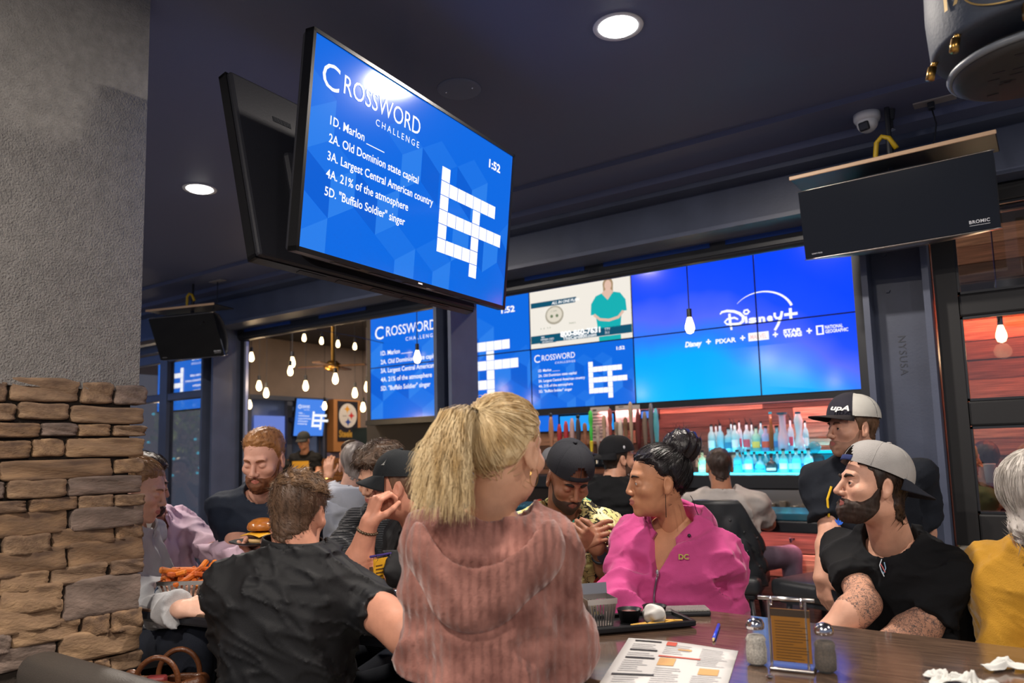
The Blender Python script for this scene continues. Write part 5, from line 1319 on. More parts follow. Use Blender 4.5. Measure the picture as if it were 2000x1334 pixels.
M_brown = hairm('brown', '#6b5240', '#3f2f24')
p.hair(M_brown, .005, lump=.002, f=90, top=.008, strand=(5200, .009, .0008, lambda P: np.stack([.7 + 0 * P[:, 0], -.2 + 0 * P[:, 0], -.55 - 0 * P[:, 2]], 1), dict(lift=.7, jit=.4, segs=3)), h=.004)
# longer combed top
V, F, L = p.hgrid(lambda P: smax(head_core(P, p.k) - .013 - .004 * np.sin(P[:, 0] * 150 + 60 * P[:, 1] + 2 * np.sin(60 * P[:, 2])), .062 - P[:, 2] - .12 * (P[:, 1] + .03), .014), (-.11, -.13, 0), (.11, .13, .18), .003)
o = p.t.add('hair_top', V, F, hairm('brown_light', '#8a6c50', '#5a4432'), True); N = vnormals(V, F)
A, Fq = strands(V, N, 1500, lambda P, nn: np.broadcast_to(p.R @ nrm([.9, -.2, .15]), P.shape) - nn * (nn @ (p.R @ nrm([.9, -.2, .15])))[:, None], .03, .0010, 5, lift=.12, jit=.25); p.t.add('hair_strands', A, Fq, MATS['hair_brown_light'], True, parent=o, kind='stuff')
p.legs(M_dkjeans, seat='round black stool under the man in the black polo')

# ---- woman in the pink zip hoodie
p = Person('woman in a bright pink zip hoodie with a dark top knot', W(1284, 940, 2.52), 97, -3, -3, brel=141, neck=W(1318, 1030, 2.55), pelvis=W(1325, 1330, 2.62), female=True, skinc='#b57f5e', h=.003, hb=.007, wid=1.15, dep=1.1, sw=.165, k=dict(nose=.75, wide=1.04, gaze=.003))
p.head(brows='#2a1c18', lips='#a5645a', browh=.0028)
p.arm(1, W(1208, 1170, 2.45), W(1245, 1225, 2.36), nrm(cr * .6 - cf * .3), up, .5); p.arm(-1, W(1418, 1195, 2.48), W(1345, 1235, 2.36), nrm(-cr * .8 - cf * .3), up, .5); p.finish(torso_h=.0085)
M_pinkh = cloth('pink_fleece', '#b5457c', rough=.85, sheen=.2, bump=.15)
p.shirt(M_pinkh, up=1.8, infl=.024, r=(.064, .066, .054), wrinkle=.008, freq=17, hem=-.12, name='hoodie', vneck=(.13, .075), neckhole=.022, h=.0065)
# raised hood collar round the neck, open in front
def hoodc(u, v):
    T = p.T; a = RAD(28) + u * RAD(304); n0 = T.u; r = .070 + .036 * v + .014 * math.sin(math.pi * v) + .024 * (1 - math.cos(a)) / 2
    rad = T.f * math.cos(a) * (.95 if math.cos(a) > 0 else 1.0) + T.r * math.sin(a) * 1.12
    dz = .062 - .085 * v - .085 * max(0, math.cos(a)) ** 1.3 + .006 * math.sin(5 * a)
    return T.N + rad * r + n0 * dz
p.t.add('hood', MB().sheet(hoodc, 44, 8, .016).sm(), M_pinkh)
zp = [ray_to_shirt(p, x, y) - nrm(ray(x, y)) * .004 for x, y in ((1284, 1122), (1281, 1138), (1278, 1155), (1277, 1170), (1278, 1185), (1279, 1198))]
p.t.add('zip', MB().tube(zp, .003, 6).sm(), mat('zip_grey', '#6a5a68', .35, metal=.6)); p.t.add('zip_pull', MB().sphere(ray_to_shirt(p, 1284, 1120) - nrm(ray(1284, 1120)) * .004, (.006, .006, .014), 8, 6), mat('zip_silver', '#c8c4c8', .25, metal=.9))
e0 = [ray_to_shirt(p, x, y) for x, y in ((1326, 1093), (1341, 1093), (1326, 1083))]; xx = nrm(e0[1] - e0[0]); zz = nrm(e0[2] - e0[0] - xx * np.dot(e0[2] - e0[0], xx)); nn = np.cross(xx, zz); nn = -nn if np.dot(nn, CAM - e0[0]) < 0 else nn
pp = Print(e0[0] + nn * .004, xx, zz, nn); pp.text('DC', 0, 0, .016, bold=.03); pp.put(p.t, 'embroidered_letters', mat('embroidery', '#a8a24a', .7))
p.t.add('snap_button', MB().sphere(ray_to_shirt(p, 1346, 1046) - nrm(ray(1346, 1046)) * .006, .006, 8, 6), M_black)
M_blackhair = hairm('black', '#211b1d', '#100d0f', .3)
BUNL = lambda P: np.array([0, -.10, .11]) - P
p.hair(M_blackhair, .010, line=[-.075, -.06, -.035, .016, .012, .02, .052, .068, .08, .086], lump=.003, f=60, strand=(2200, .08, .0010, BUNL, dict(lift=.02, jit=.1)), h=.004)
bc = np.array([0, -.098, .112])
V, F, L = p.hgrid(lambda P: smin(s_ell(P, bc, (.06, .066, .058)) - .004 * np.sin(170 * (P[:, 1] - bc[1]) + 90 * (P[:, 2] - bc[2]) + 3 * np.sin(50 * P[:, 0])) - .005 * noise(P, 90, 3), s_cap(P, (0, -.06, .07), bc, .04, .05), .02), bc - .1, bc + .1, .003)
o = p.t.add('top_knot', V, F, M_blackhair, True); N = vnormals(V, F); cbw = p.hw(bc)
A, Fq = strands(V, N, 260, lambda P, nn: np.cross(nn, (P - cbw)[:, [1, 2, 0]]), .035, .0008, 4, lift=.04, jit=.25, segs=5); p.t.add('hair_strands', A, Fq, M_blackhair, True, parent=o, kind='stuff')
for k_, (a, b_) in enumerate((((-.078, -.0, -.02), (-.075, .004, -.11)), ((-.06, -.09, -.05), (-.045, -.12, -.12)))):
    a = p.hw(a); b_ = p.hw(b_); p.t.add('loose_lock', MB().tube([a + (b_ - a) * t_ + up * .006 * math.sin(6 * t_) for t_ in np.linspace(0, 1, 7)], .0012, 5), M_blackhair)
p.legs(M_dkjeans, seat='round black stool under the woman in the pink hoodie')

# ---- bearded man in the grey backwards cap
p = Person('bearded man in a grey backwards cap and black tee with tattooed arms', W(1704, 950, 2.36), 88, 7, 3, brel=122, neck=W(1742, 1058, 2.42), pelvis=W(1812, 1385, 2.5), skinc='#c99880', h=.003, hb=.007, wid=1.08, dep=1.1, sw=.19, k=dict(neck=.06, nose=1.15))
p.head(brows='#33251e', browh=.0042)
p.arm(1, W(1688, 1178, 2.3), W(1612, 1238, 2.28), nrm(-cr - cf * .2 - up * .15), nrm(up - cf * .6), .35, rs=(.055, .045, .05, .033)); p.arm(-1, W(1800, 1225, 2.28), W(1720, 1262, 2.2), nrm(-cr), up, .4, rs=(.058, .05, .052, .034)); 
p.skinm = p.skinm; p.finish()
M_tee = cloth('black_tee', '#0e0f12', rough=.85, bump=.12)
p.shirt(M_tee, up=.68, infl=.014, r=(.066, .074, .05), wrinkle=.006, freq=16, hem=-.2, name='t_shirt', fold=.004)
M_tat = mat_print('tattooed_skin', '#b98a72', [('#5a5250', 42, .47, .5), ('#8a6a5c', 30, .56, .62), ('#4a4648', 60, .52, .545)])
for V_, F_, _ in p.parts[1:3]:
    pass
bo = [o for o in p.t.o.children if o.name.startswith('body')][0]; bo.data.materials.append(M_tat)
nh = len(p.parts[0][1]); na = len(p.parts[1][1]) + len(p.parts[2][1]); mi = np.zeros(len(bo.data.polygons), np.int32); bo.data.polygons.foreach_get('material_index', mi); mi[nh:nh + na] = 2
cc = np.zeros(len(bo.data.polygons) * 3); bo.data.polygons.foreach_get('center', cc); cc = cc.reshape(-1, 3) + p.root
for sd, S, el, wr in p.arms:
    ax = nrm(wr - el); mi[nh:nh + na][((cc[nh:nh + na] - wr) @ ax > -.01) & (np.linalg.norm(cc[nh:nh + na] - wr, axis=1) < .3) & ((cc[nh:nh + na] - el) @ ax > .2)] = 0
bo.data.polygons.foreach_set('material_index', mi)
M_dkbrown = hairm('dark_brown', '#3a2a20', '#20160f')
p.hair(M_dkbrown, .006, line=[-.11, -.10, -.07, .0, -.02, -.02, .04, .06, .075, .085], strand=(900, .03, .001, (0, -.5, -1.), dict(lift=.2, jit=.4, back=True)))
p.beard(hairm('beard_dark', '#3a2a22', '#241913', .7), .010)
M_gcap = cloth('grey_cap', '#9a9794', rough=.9); p.cap(M_gcap, 'back', tilt=17, rise=.006, brimm=cloth('cap_navy_brim', '#23262f'), strapm=cloth('cap_navy', '#2b3560'), size=1.04, brimdrop=.012)
d0 = ray_to_shirt(p, 1722, 1104)
for pts, c in (([(1722, 1092), (1718, 1104), (1722, 1116), (1727, 1126)], '#d8e4ea'), ([(1727, 1098), (1730, 1110), (1726, 1120), (1720, 1112)], '#8fb4d0'), ([(1719, 1100), (1724, 1108), (1729, 1118)], '#c86a6a')):
    decal(p, pts, 'chest_emblem', mat('emblem_' + c, c, .7), .003, False, .0016)
p.legs(M_blackpants, seat='round black stool under the bearded man in the grey cap')

# ---- standing man in the trucker cap
p = Person('standing man in a navy and white trucker cap and graphic black tee', W(1664, 838, 3.2), 98, 0, 0, brel=158, neck=W(1690, 905, 3.25), pelvis=W(1712, 1150, 3.3), pose='stand', skinc='#c8967e', h=.0038, hb=.010, wid=1.08, sw=.2)
p.head(brows='#5a4030')
p.arm(1, W(1622, 1040, 3.2), W(1603, 1128, 3.12), nrm(-up + cr * .15), nrm(-cr - cf * .5), .3, spread=.02); p.arm(-1, W(1806, 1040, 3.3), W(1800, 1150, 3.3), nrm(-up), cr, .4); p.finish()
p.shirt(cloth('navy_black_tee', '#181c24'), up=.75, infl=.022, r=(.068, .08, .05), wrinkle=.006, freq=13, hem=-.2, name='t_shirt')
decal(p, [(1622, 1020), (1632, 1034), (1650, 1046), (1668, 1044), (1684, 1030), (1692, 1020)], 'yellow_outline', mat('tee_yellow', '#e0b420', .7), .004, False, .006)
decal(p, [(1624, 950), (1616, 975), (1619, 1010)], 'yellow_outline', mat('tee_yellow', '#e0b420', .7), .004, False, .005)
for a_ in (-60, -30, 0, 30, 60):
    c_ = (1637, 1026); x_, y_ = 13 * math.sin(RAD(a_)), -15 * math.cos(RAD(a_)); n_x, n_y = 2.4 * math.cos(RAD(a_)), 2.4 * math.sin(RAD(a_))
    decal(p, [c_, (c_[0] + x_ * .5 + n_x, c_[1] + y_ * .5 + n_y), (c_[0] + x_, c_[1] + y_), (c_[0] + x_ * .5 - n_x, c_[1] + y_ * .5 - n_y)], 'blue_leaf', mat('tee_blue', '#2a6ae0', .7), .01)
p.hair(hairm('sandy', '#6a4e38', '#4a3626'), .005, strand=(500, .015, .001, (0, -.5, -1.), dict(lift=.3, back=True)))
p.beard(mat('stubble', '#9a7460', .8), .0022)
cp = p.cap(cloth('cap_navy2', '#2b2a33'), 'front', m2=cloth('cap_mesh_white', '#b9b7b0'), tilt=4, rise=.014, size=1.05, brimm=cloth('cap_brim_dark', '#2a2628'), bl=.085, brimdrop=.008, curve=.014)
cc0 = np.array([-.052, .082, .075]); X_ = p.R @ nrm([.55, .62, .0]); Z_ = p.R @ nrm([.2, -.35, .9]); n_v = p.R @ nrm([-.75, .75, .35]); Z_ = nrm(Z_ - n_v * (Z_ @ n_v)); X_ = np.cross(Z_, n_v); X_ = X_ if X_ @ cr > 0 else -X_
pp = Print(p.hw(cc0) + n_v * .012 - X_ * .035, X_, Z_, n_v); pp.text('upA', 0, 0, .022, w=.075, shear=.25, bold=.03); pp.put(p.t, 'cap_letters', mat('cap_white', '#d8d8d4', .6))
p.legs(M_jeans)

# ---- man with the backwards black cap and printed shirt, looking at his watch
p = Person('man in a backwards black cap and yellow printed shirt checking his watch', W(1110, 936, 2.92), 196, -30, -4, brel=176, neck=W(1100, 1000, 3.0), pelvis=W(1108, 1290, 3.1), skinc='#8f6048', h=.0038, hb=.010, sw=.18, k=dict(closed=True, wide=1.02, neck=.06))
p.head(brows='#1c1412', lips='#7a4a40', browh=.0045)
p.arm(-1, W(1192, 1118, 2.85), W(1168, 1070, 2.74), nrm(-cr * .5 + up * .4 - cf * .3), nrm(-cf), [.75, .8, .85, .9], .7, h=.0038); p.arm(1, W(1050, 1120, 2.85), W(1128, 1070, 2.74), nrm(cr * .8 + up * .55 - cf * .2), nrm(-cf * .8 + up * .6), [.35, .5, .6, .65], .6, h=.0038); p.finish()
M_haw = mat_print('printed_shirt', '#c9bf80', [('#2a2622', 13, .56, .64), ('#3a9a8a', 11, .60, .68), ('#a83a30', 9, .62, .72), ('#1f1c1a', 22, .49, .515), ('#e6ddb0', 10, .36, .42)])
p.shirt(M_haw, up=.85, infl=.018, r=(.064, .07, .05), wrinkle=.006, freq=16, hem=-.15)
p.beard(mat('goatee', '#3a281f', .8), .0016)
p.cap(cloth('cap_charcoal', '#26272c'), 'back', tilt=0, rise=.012, size=1.06, brimm=cloth('cap_grey_brim', '#4a4a4e'))
w0 = W(1170, 1076, 2.745); ax = nrm(W(1192, 1118, 2.85) - w0); xx = nrm(np.cross(ax, cf)); yy = np.cross(ax, xx)
p.t.add('watch_band', MB().tube([w0 + ax * .03 + .034 * (xx * math.cos(a_) + yy * math.sin(a_)) for a_ in np.linspace(0, 6.283, 20)], .006, 6).sm(), M_black); p.t.add('watch_face', MB().cyl(w0 + ax * .03 - cf * .03, w0 + ax * .03 - cf * .045, .02, n=16), M_black)
p.legs(M_dkjeans, seat='round black stool under the man in the printed shirt')

# ---- server with the burger plate
p = Person('red-bearded man in a navy tee standing behind the table with a plate', W(515, 897, 3.08), 172, -20, -2, brel=176, neck=W(517, 962, 3.14), pelvis=W(520, 1205, 3.2), pose='stand', skinc='#cf9a84', h=.0038, hb=.010, wid=1.05, sw=.185, k=dict(closed=True, neck=.06))
p.head(brows='#7a4a2c', lips='#b06a5c')
p.arm(1, W(455, 1050, 3.12), W(490, 1066, 2.94), nrm(cr * .7 - cf * .6), nrm(-up + cr * .2), .3, .3); p.arm(-1, W(598, 1070, 3.15), W(548, 1076, 2.95), nrm(-cr * .8 - cf * .6), -up, .3, .3); p.finish()
p.shirt(cloth('navy_tee', '#1a2230', rough=.75), up=.72, infl=.01, r=(.06, .062, .05), wrinkle=.004, freq=15, hem=-.15, name='t_shirt')
M_ginger = hairm('ginger', '#b07c4a', '#7d522e'); p.hair(M_ginger, .0035, top=.012, line=[-.085, -.075, -.05, .018, .0, .0, .05, .075, .085, .09], strand=(1500, .016, .0009, (.2, -.6, .3), dict(lift=.5, jit=.4, segs=3)))
p.beard(hairm('beard_ginger', '#7a4a2c', '#54301c', .7), .010)
p.legs(M_blackpants)

# ---- man in the black cap with his hand raised
p = Person('man in a black cap facing left with his hand raised to his face', W(780, 954, 2.72), 86, -2, 2, brel=118, scale=.94, neck=W(822, 1030, 2.8), pelvis=W(850, 1330, 2.9), skinc='#cf9178', h=.0032, hb=.009, wid=1.1, sw=.19, k=dict(wide=1.03, neck=.062))
p.head(brows='#6a4a38')
p.arm(-1, W(692, 1128, 2.62), W(721, 1022, 2.6), nrm(W(738, 968, 2.62) - W(721, 1022, 2.6)), nrm(-cr * .8 - cf * .7), [.75, .8, .85, .9], .2, h=.0038, rs=(.052, .046, .05, .03)); p.arm(1, W(760, 1150, 2.95), W(700, 1120, 2.95), -cr, up, .4); p.finish()
p.shirt(M_polo, up=.62, infl=.014, r=(.064, .07, .05), wrinkle=.006, freq=16, name='polo_shirt', vneck=(.1, .035))
p.hair(hairm('short_fair', '#7a5c48', '#5a4436'), .004)
M_bcap = cloth('cap_faded_black', '#24272a'); p.cap(M_bcap, 'front', tilt=3, rise=.010, size=1.04, bl=.066, curve=.03, brimdrop=.025)
fl = p.hw((-.03, .085, .098)); X_ = p.R @ nrm([1, .3, .0]); n_v = p.R @ nrm([-.3, .8, .6]); Z_ = np.cross(n_v, X_); 
n_v2 = nrm(p.R @ np.array([-.62, .55, .62])); X2 = nrm(np.cross(p.R @ np.array([0, 0, 1.]), n_v2)); Z2 = np.cross(n_v2, X2)
p.t.add('flag_patch', MB(np.vstack([np.column_stack([X2, n_v2, Z2, p.hw((-.053, .052, .102))]), [0, 0, 0, 1]])).box((-.022, -.004, -.013), (.022, .003, .013)), mat_print('flag_patch_cloth', '#8a8a86', [('#2a2a2a', 90, .5, .56)]))
bw = W(720, 1027, 2.6); ax = nrm(W(692, 1128, 2.62) - bw); xx = nrm(np.cross(ax, cf)); yy = np.cross(ax, xx); b = MB()
for a_ in np.linspace(0, 6.283, 22)[:-1]: b.sphere(bw + ax * .018 + .034 * (xx * math.cos(a_) + yy * math.sin(a_)), (.0065, .0065, .0055), 7, 5)
p.t.add('bracelet', b.sm(), mat('bead_bronze', '#6a5a48', .35, metal=.6)); p.legs(M_dkjeans, seat='round black stool under the man raising his hand')

# ---- person with wavy hair in the charcoal cardigan
p = Person('person with wavy dark hair in a charcoal cardigan, half behind the black cap', W(742, 934, 3.15), 148, -18, 0, brel=150, neck=W(752, 1004, 3.22), pelvis=W(775, 1270, 3.3), female=True, skinc='#c9987e', h=.0038, hb=.010, k=dict(gazez=-.003))
p.head(brows='#3a2a22', lips='#a8645c')
p.arm(1, W(672, 1066, 3.1), W(628, 1092, 2.9), nrm(-cr * .6 - cf * .6), up, .4); p.arm(-1, W(805, 1100, 3.3), W(780, 1120, 3.1), -cr, up, .4); p.finish()
p.shirt(mat_ribs('charcoal_knit', '#2c2e32', '#1c1d20', 34, 'Z'), up=1.9, infl=.018, r=(.064, .06, .046), wrinkle=.005, name='cardigan')
p.hair(hairm('wavy_brown', '#5f4a3a', '#35281f'), .022, lump=.012, f=48, top=.02, strand=(2200, .035, .0011, lambda P: np.stack([np.sin(P[:, 2] * 90), -.4 + 0 * P[:, 0], np.cos(P[:, 0] * 70)], 1), dict(lift=.35, jit=.6)), line=[-.08, -.07, -.05, -.0, .0, .01, .03, .055, .068, .075])
p.legs(M_dkjeans, seat='round black stool under the person in the charcoal cardigan')

# ---- man in the pink dress shirt
p = Person('bearded man in a pale pink dress shirt reaching across the table', W(278, 946, 3.2), -72, -14, 0, brel=-108, neck=W(290, 1016, 3.24), pelvis=W(292, 1262, 3.3), skinc='#b98872', h=.0038, hb=.010, wid=1.1, dep=1.1, sw=.19, k=dict(closed=True))
p.head(brows='#2a1e18'); p.arm(-1, W(424, 1076, 3.18), W(500, 1088, 2.85), nrm(cr - cf * .8), up, .3); p.arm(1, W(290, 1180, 3.05), W(335, 1190, 2.95), nrm(cr), up, .4); p.finish()
M_dress = cloth('pale_pink_shirt', '#d2b6c6', rough=.7, bump=.08, var=.05); p.shirt(M_dress, up=1.92, infl=.016, r=(.06, .058, .046), wrinkle=.008, freq=19, name='dress_shirt', vneck=(.09, .03))
b = MB()
for s_ in (-1, 1):
    def cl(u, v, s_=s_): T = p.T; a = RAD(150) * (1 - u) + RAD(14) * u; rad = T.f * math.cos(a) + T.r * s_ * math.sin(a); return T.N + rad * (.075 + .02 * v) + T.u * (.05 - .045 * v - .03 * u * u)
    b.sheet(cl, 12, 4, .004)
p.t.add('collar', b.sm(), M_dress); p.hair(M_dkbrown, .012, lump=.004, top=.012, strand=(900, .03, .001, (0, -.8, .3), dict(lift=.3))); p.beard(hairm('beard_full', '#4a3024', '#2c1c14', .7), .018)
p.legs(M_blackpants, seat='round black stool under the man in the pink dress shirt')

# ---- girl in the grey sweatshirt
p = Person('young woman in a grey sweatshirt looking down, half hidden by the stone pier', W(272, 958, 2.92), -84, -16, 0, brel=-80, neck=W(260, 1034, 2.94), pelvis=W(216, 1265, 2.98), female=True, skinc='#d9ab94', h=.0038, hb=.010, k=dict(closed=True, nose=.9))
p.head(brows='#8a6448', lips='#b5726a', browh=.0028)
p.arm(1, W(282, 1192, 2.72), W(350, 1190, 2.42), nrm(cr + cf * .1 + up * .02), nrm(up * .6 - cf * .8), [.25, .3, .35, .4], .4, h=.0038); p.arm(-1, W(272, 1162, 2.86), W(328, 1156, 2.66), nrm(cr + up * .1), nrm(-cf + up * .4), .35, .3, h=.0038); p.finish()
M_sweat = cloth('grey_sweat', '#b2b2b3', rough=.9); p.shirt(M_sweat, up=1.93, infl=.022, r=(.06, .06, .05), wrinkle=.007, freq=17, name='sweatshirt', ups={1: 1.96, -1: 1.8})
w0 = W(326, 1156, 2.66); ax = nrm(W(328, 1156, 2.66) - W(272, 1162, 2.86)); xx = nrm(np.cross(ax, cf)); yy = np.cross(ax, xx)
p.t.add('watch_band', MB().tube([w0 - ax * .02 + .03 * (xx * math.cos(a_) + yy * math.sin(a_)) for a_ in np.linspace(0, 6.283, 20)], .006, 6).sm(), mat('watch_blue', '#2a3f5a', .4)); p.t.add('watch_face', MB().cyl(w0 - ax * .02 - cf * .026, w0 - ax * .02 - cf * .036, .019, n=16), mat('watch_white', '#b8bcc0', .3))
p.hair(hairm('light_brown', '#b08a62', '#7a5a3e'), .010, line=[-.07, -.06, -.04, .01, .0, .01, .05, .068, .08, .088], strand=(1600, .07, .001, lambda P: np.array([0, -.11, .08]) - P, dict(lift=.12, jit=.2)))
bc = np.array([0, -.10, .11]); V, F, L = p.hgrid(lambda P: s_ell(P, bc, (.04, .045, .04)) - .006 * noise(P, 80, 2), bc - .08, bc + .08, .004); p.t.add('hair_bun', V, F, MATS['hair_light_brown'], True)
p.legs(M_dkjeans, seat='round black stool under the young woman in grey', knees=[W(392, 1262, 2.72), W(385, 1250, 2.5)])

# ---- grey hooded man, back to us, in the opening
p = Person('grey-haired person in a light grey hoodie seen from behind in the left opening', W(694, 908, 3.9), 12, -6, 0, neck=W(684, 962, 3.85), pelvis=W(668, 1185, 3.8), skinc='#b98f7c', h=.0065, hb=.013, wid=1.1, dep=1.15, sw=.18)
p.head(eyes=False, brows=None); p.arm(-1, W(640, 1080, 3.85), W(660, 1100, 4.1), cf, up, .4, h=.009); p.arm(1, W(735, 1080, 3.85), W(700, 1100, 4.1), cf, up, .4, h=.009); p.finish()
M_lgrey = cloth('light_grey_fleece', '#b4b8c1', rough=.9); p.shirt(M_lgrey, up=1.9, infl=.024, r=(.064, .062, .052), wrinkle=.006, name='hoodie')
hb2 = p.T.N - p.T.f * .08 - p.T.u * .02; B2 = np.stack([p.T.r, p.T.f, p.T.u], 1)
def hood2(P):
    q = (P - hb2.astype(f32)) @ B2.astype(f32); bag = smin(s_ell(q, (0, 0, .01), (.12, .07, .08)), s_ell(q, (0, -.035, -.07), (.06, .03, .05)), .05)
    return smax(smax(bag, q[:, 2] - .06, .01), -s_ell(q, (0, .02, .07), (.09, .06, .08)), .01)
V, F = polygonize(hood2, hb2 - .2, hb2 + .2, .008); p.t.add('hood', V, F, M_lgrey, True)
p.hair(hairm('grey_crop', '#8a807a', '#5f5650'), .004, h=.005); p.legs(M_dkjeans, seat='round black stool under the grey hoodie', h=.02)

# ---- man at the bar in a black cap
p = Person('man in a black cap and black tee at the bar, turned to the right', W(1208, 898, 4.55), -68, 0, 0, brel=-25, neck=W(1196, 942, 4.5), pelvis=W(1196, 1118, 4.45), skinc='#b98870', h=.006, hb=.012, wid=1.15, dep=1.15, sw=.195)
p.head(eyes=False, brows='#241a16'); p.arm(-1, W(1150, 1020, 4.45), W(1180, 1012, 4.75), cf, up, .4, h=.009); p.arm(1, W(1262, 1015, 4.6), W(1240, 1008, 4.85), cf, up, .4, h=.009); p.finish()
p.shirt(M_tee, up=.7, infl=.018, r=(.066, .074, .05), wrinkle=.005, name='t_shirt'); p.hair(M_dkbrown, .005, h=.005); p.beard(mat('shadow_beard', '#4a342a', .8), .003, h=.004)
p.cap(cloth('cap_black', '#17181c'), 'back', rise=.01, size=1.06, tilt=6); p.legs(M_dkjeans, h=.026)
q = p.hw((.089, -.01, .075)); X_ = p.R @ np.array([0, 1, 0]); p.t.add('cap_emblem', MB().sphere(q, (.008, .008, .011), 8, 6), mat('emblem_pale', '#b8b8c0', .6))

# ---- man at the bar in the grey tee
p = Person('man in a pale grey tee seated at the bar with his back to us', W(1404, 912, 4.72), -4, -2, 0, brel=-6, neck=W(1410, 962, 4.68), pelvis=W(1418, 1098, 4.66) , skinc='#a5745c', h=.006, hb=.012, wid=1.22, dep=1.2, sw=.21, k=dict(neck=.06))
p.head(eyes=False, brows=None); p.arm(-1, W(1345, 1030, 4.7), W(1380, 1015, 4.98), cf, up, .4, h=.009); p.arm(1, W(1500, 1022, 4.72), W(1470, 1012, 4.98), nrm(cf - cr * .3), up, .4, h=.009); p.finish()
p.shirt(cloth('pale_grey_tee', '#a8a2a0', rough=.8), up=.8, infl=.016, r=(.064, .07, .05), wrinkle=.006, freq=17, hem=-.2, name='t_shirt', fold=.003)
p.hair(hairm('black_crop', '#3a2c28', '#241b18'), .0045, h=.0045, strand=(900, .008, .001, (0, -.3, -1.), dict(lift=.6, segs=2)))
p.legs(cloth('mauve_jeans', '#5a5060', var=.2), knees=[p.pel + cf * .42 - cr * .12 - up * .02, W(1545, 1085, 4.75)], h=.016)

# ---- elderly woman in the mustard sweater
p = Person('white-haired woman in a mustard sweater cut off by the right edge', W(2036, 972, 2.1), -62, -4, 0, brel=-40, neck=W(2052, 1084, 2.12), pelvis=W(2040, 1395, 2.2), female=True, skinc='#cf9f8c', h=.003, hb=.007, wid=1.05, dep=1.1, sw=.14)
p.head(brows='#a8a09a'); p.arm(-1, W(1972, 1268, 2.12), W(2020, 1250, 2.3), nrm(cr * .5 + cf), up, .4); p.arm(1, W(2075, 1265, 2.0), W(2150, 1200, 2.0), cr, up, .4); p.finish()
M_must = cloth('mustard_knit', '#b9892c', rough=.9, sheen=.3, bump=.3, bscale=300); p.shirt(M_must, up=1.9, infl=.022, r=(.068, .068, .056), wrinkle=.005, freq=13, name='sweater', fold=.003, hem=-.2)
p.t.add('ribbed_collar', MB().sheet(lambda u, v: p.T.N + (p.T.f * math.cos(6.2832 * u) + p.T.r * math.sin(6.2832 * u)) * (.075 + .03 * v + .0015 * math.sin(u * 380)) + p.T.u * (.05 - .06 * v), 120, 4, .006).sm(), M_must)
M_whiteh = hairm('white', '#d6d0c8', '#a39c94'); p.hair(M_whiteh, .022, lump=.003, f=40, line=[-.12, -.115, -.10, -.06, -.06, -.04, .04, .06, .075, .085], strand=(3000, .06, .0011, lambda P: np.stack([P[:, 0] * 3, P[:, 1] * 2, -1 + 0 * P[:, 0]], 1), dict(lift=.04, jit=.15)))
b = MB(); bz = W(1945, 1262, 2.2)
for k_ in range(3): b.sphere(bz + up * (-.014 * k_) - cf * .05, .012, 10, 8)
p.legs(M_dkjeans, seat='round black stool under the white-haired woman')

# ---- people further back
def far_person(label, pt, rel, shirtm, hairmm, skinc='#b08068', capm=None, arms=None, pelvis_drop=.5, pose='sit', pitch=0., scale=1., female=False, h=.008):
    p = Person(label, pt, rel, pitch, 0, skinc=skinc, h=h, hb=.016, pose=pose, female=female)
    p.head(eyes=False, brows=None)
    for a in (arms or [(-1, p.neck + p.br * -.24 - up * .3 + p.bf * .05, p.neck - p.br * .16 - up * .38 + p.bf * .25, p.bf, up), (1, p.neck + p.br * .24 - up * .3 + p.bf * .05, p.neck + p.br * .16 - up * .38 + p.bf * .25, p.bf, up)]): p.arm(*a, .4, h=.009)
    p.finish(.02); p.shirt(shirtm, up=.6, infl=.016, wrinkle=.004)
    if capm: p.cap(capm, 'front', rise=.01, size=1.06)
    if hairmm is not None: p.hair(hairmm, .012, h=h)
    p.legs(M_dkjeans, seat=(('round black stool under the ' + ' '.join(label.split()[:9]).rstrip(',')) if pose == 'sit' else None), h=.025)
    return p
q = W(593, 862, 11.0)
p = far_person('host in a black cap and yellow-print tee behind the far counter', q, 170, M_tee, None, capm=M_bcap, pose='stand', pitch=-12)
V_, F_ = p.shirtVF; pp = Print(p.T.pt(-.13, .16, .22), p.T.r, p.T.u, p.T.f, .004); pp.rect(0, 0, .26, .18); pp.put(p.t, 'yellow_print', mat('tee_gold', '#c8962a', .7))
p = far_person('person in dark clothes seated beside the far host', W(541, 878, 11.1), 150, M_tee, M_dkbrown, pitch=-10)
p = far_person('bald man far back behind the bar, left of the middle column', W(827, 896, 8.5), 190, M_tee, None, '#c08468')
hd_ = W(686, 892, 5.6); el = W(655, 985, 5.5); wr = W(640, 925, 5.4)
p = far_person('dark-haired person raising a hand behind the grey hoodie', hd_, 60, M_tee, M_dkbrown, arms=[(-1, W(645, 985, 5.4), W(641, 932, 5.35), up, nrm(-cf)), (1, W(720, 990, 5.6), W(700, 1010, 5.4), -cr, up)], pitch=-5)
b = MB(); wq = W(641, 932, 5.35); b.tube([wq + .032 * np.array([math.cos(a_), math.sin(a_), 0]) - up * .01 for a_ in np.linspace(0, 6.283, 16)], .006, 6); p.t.add('gold_bracelet', b, M_brass)
hd_ = W(352, 915, 8.2)  # figure behind the glass stands in for a reflected woman
p = far_person('dark-haired stand-in for a reflected woman, hands at her face, behind the left window', hd_, 185, M_tee, M_blackhair, female=True, arms=[(-1, W(378, 985, 8.1), W(358, 945, 8.0), up, nrm(-cf)), (1, W(328, 985, 8.1), W(345, 945, 8.0), up, nrm(-cf))])

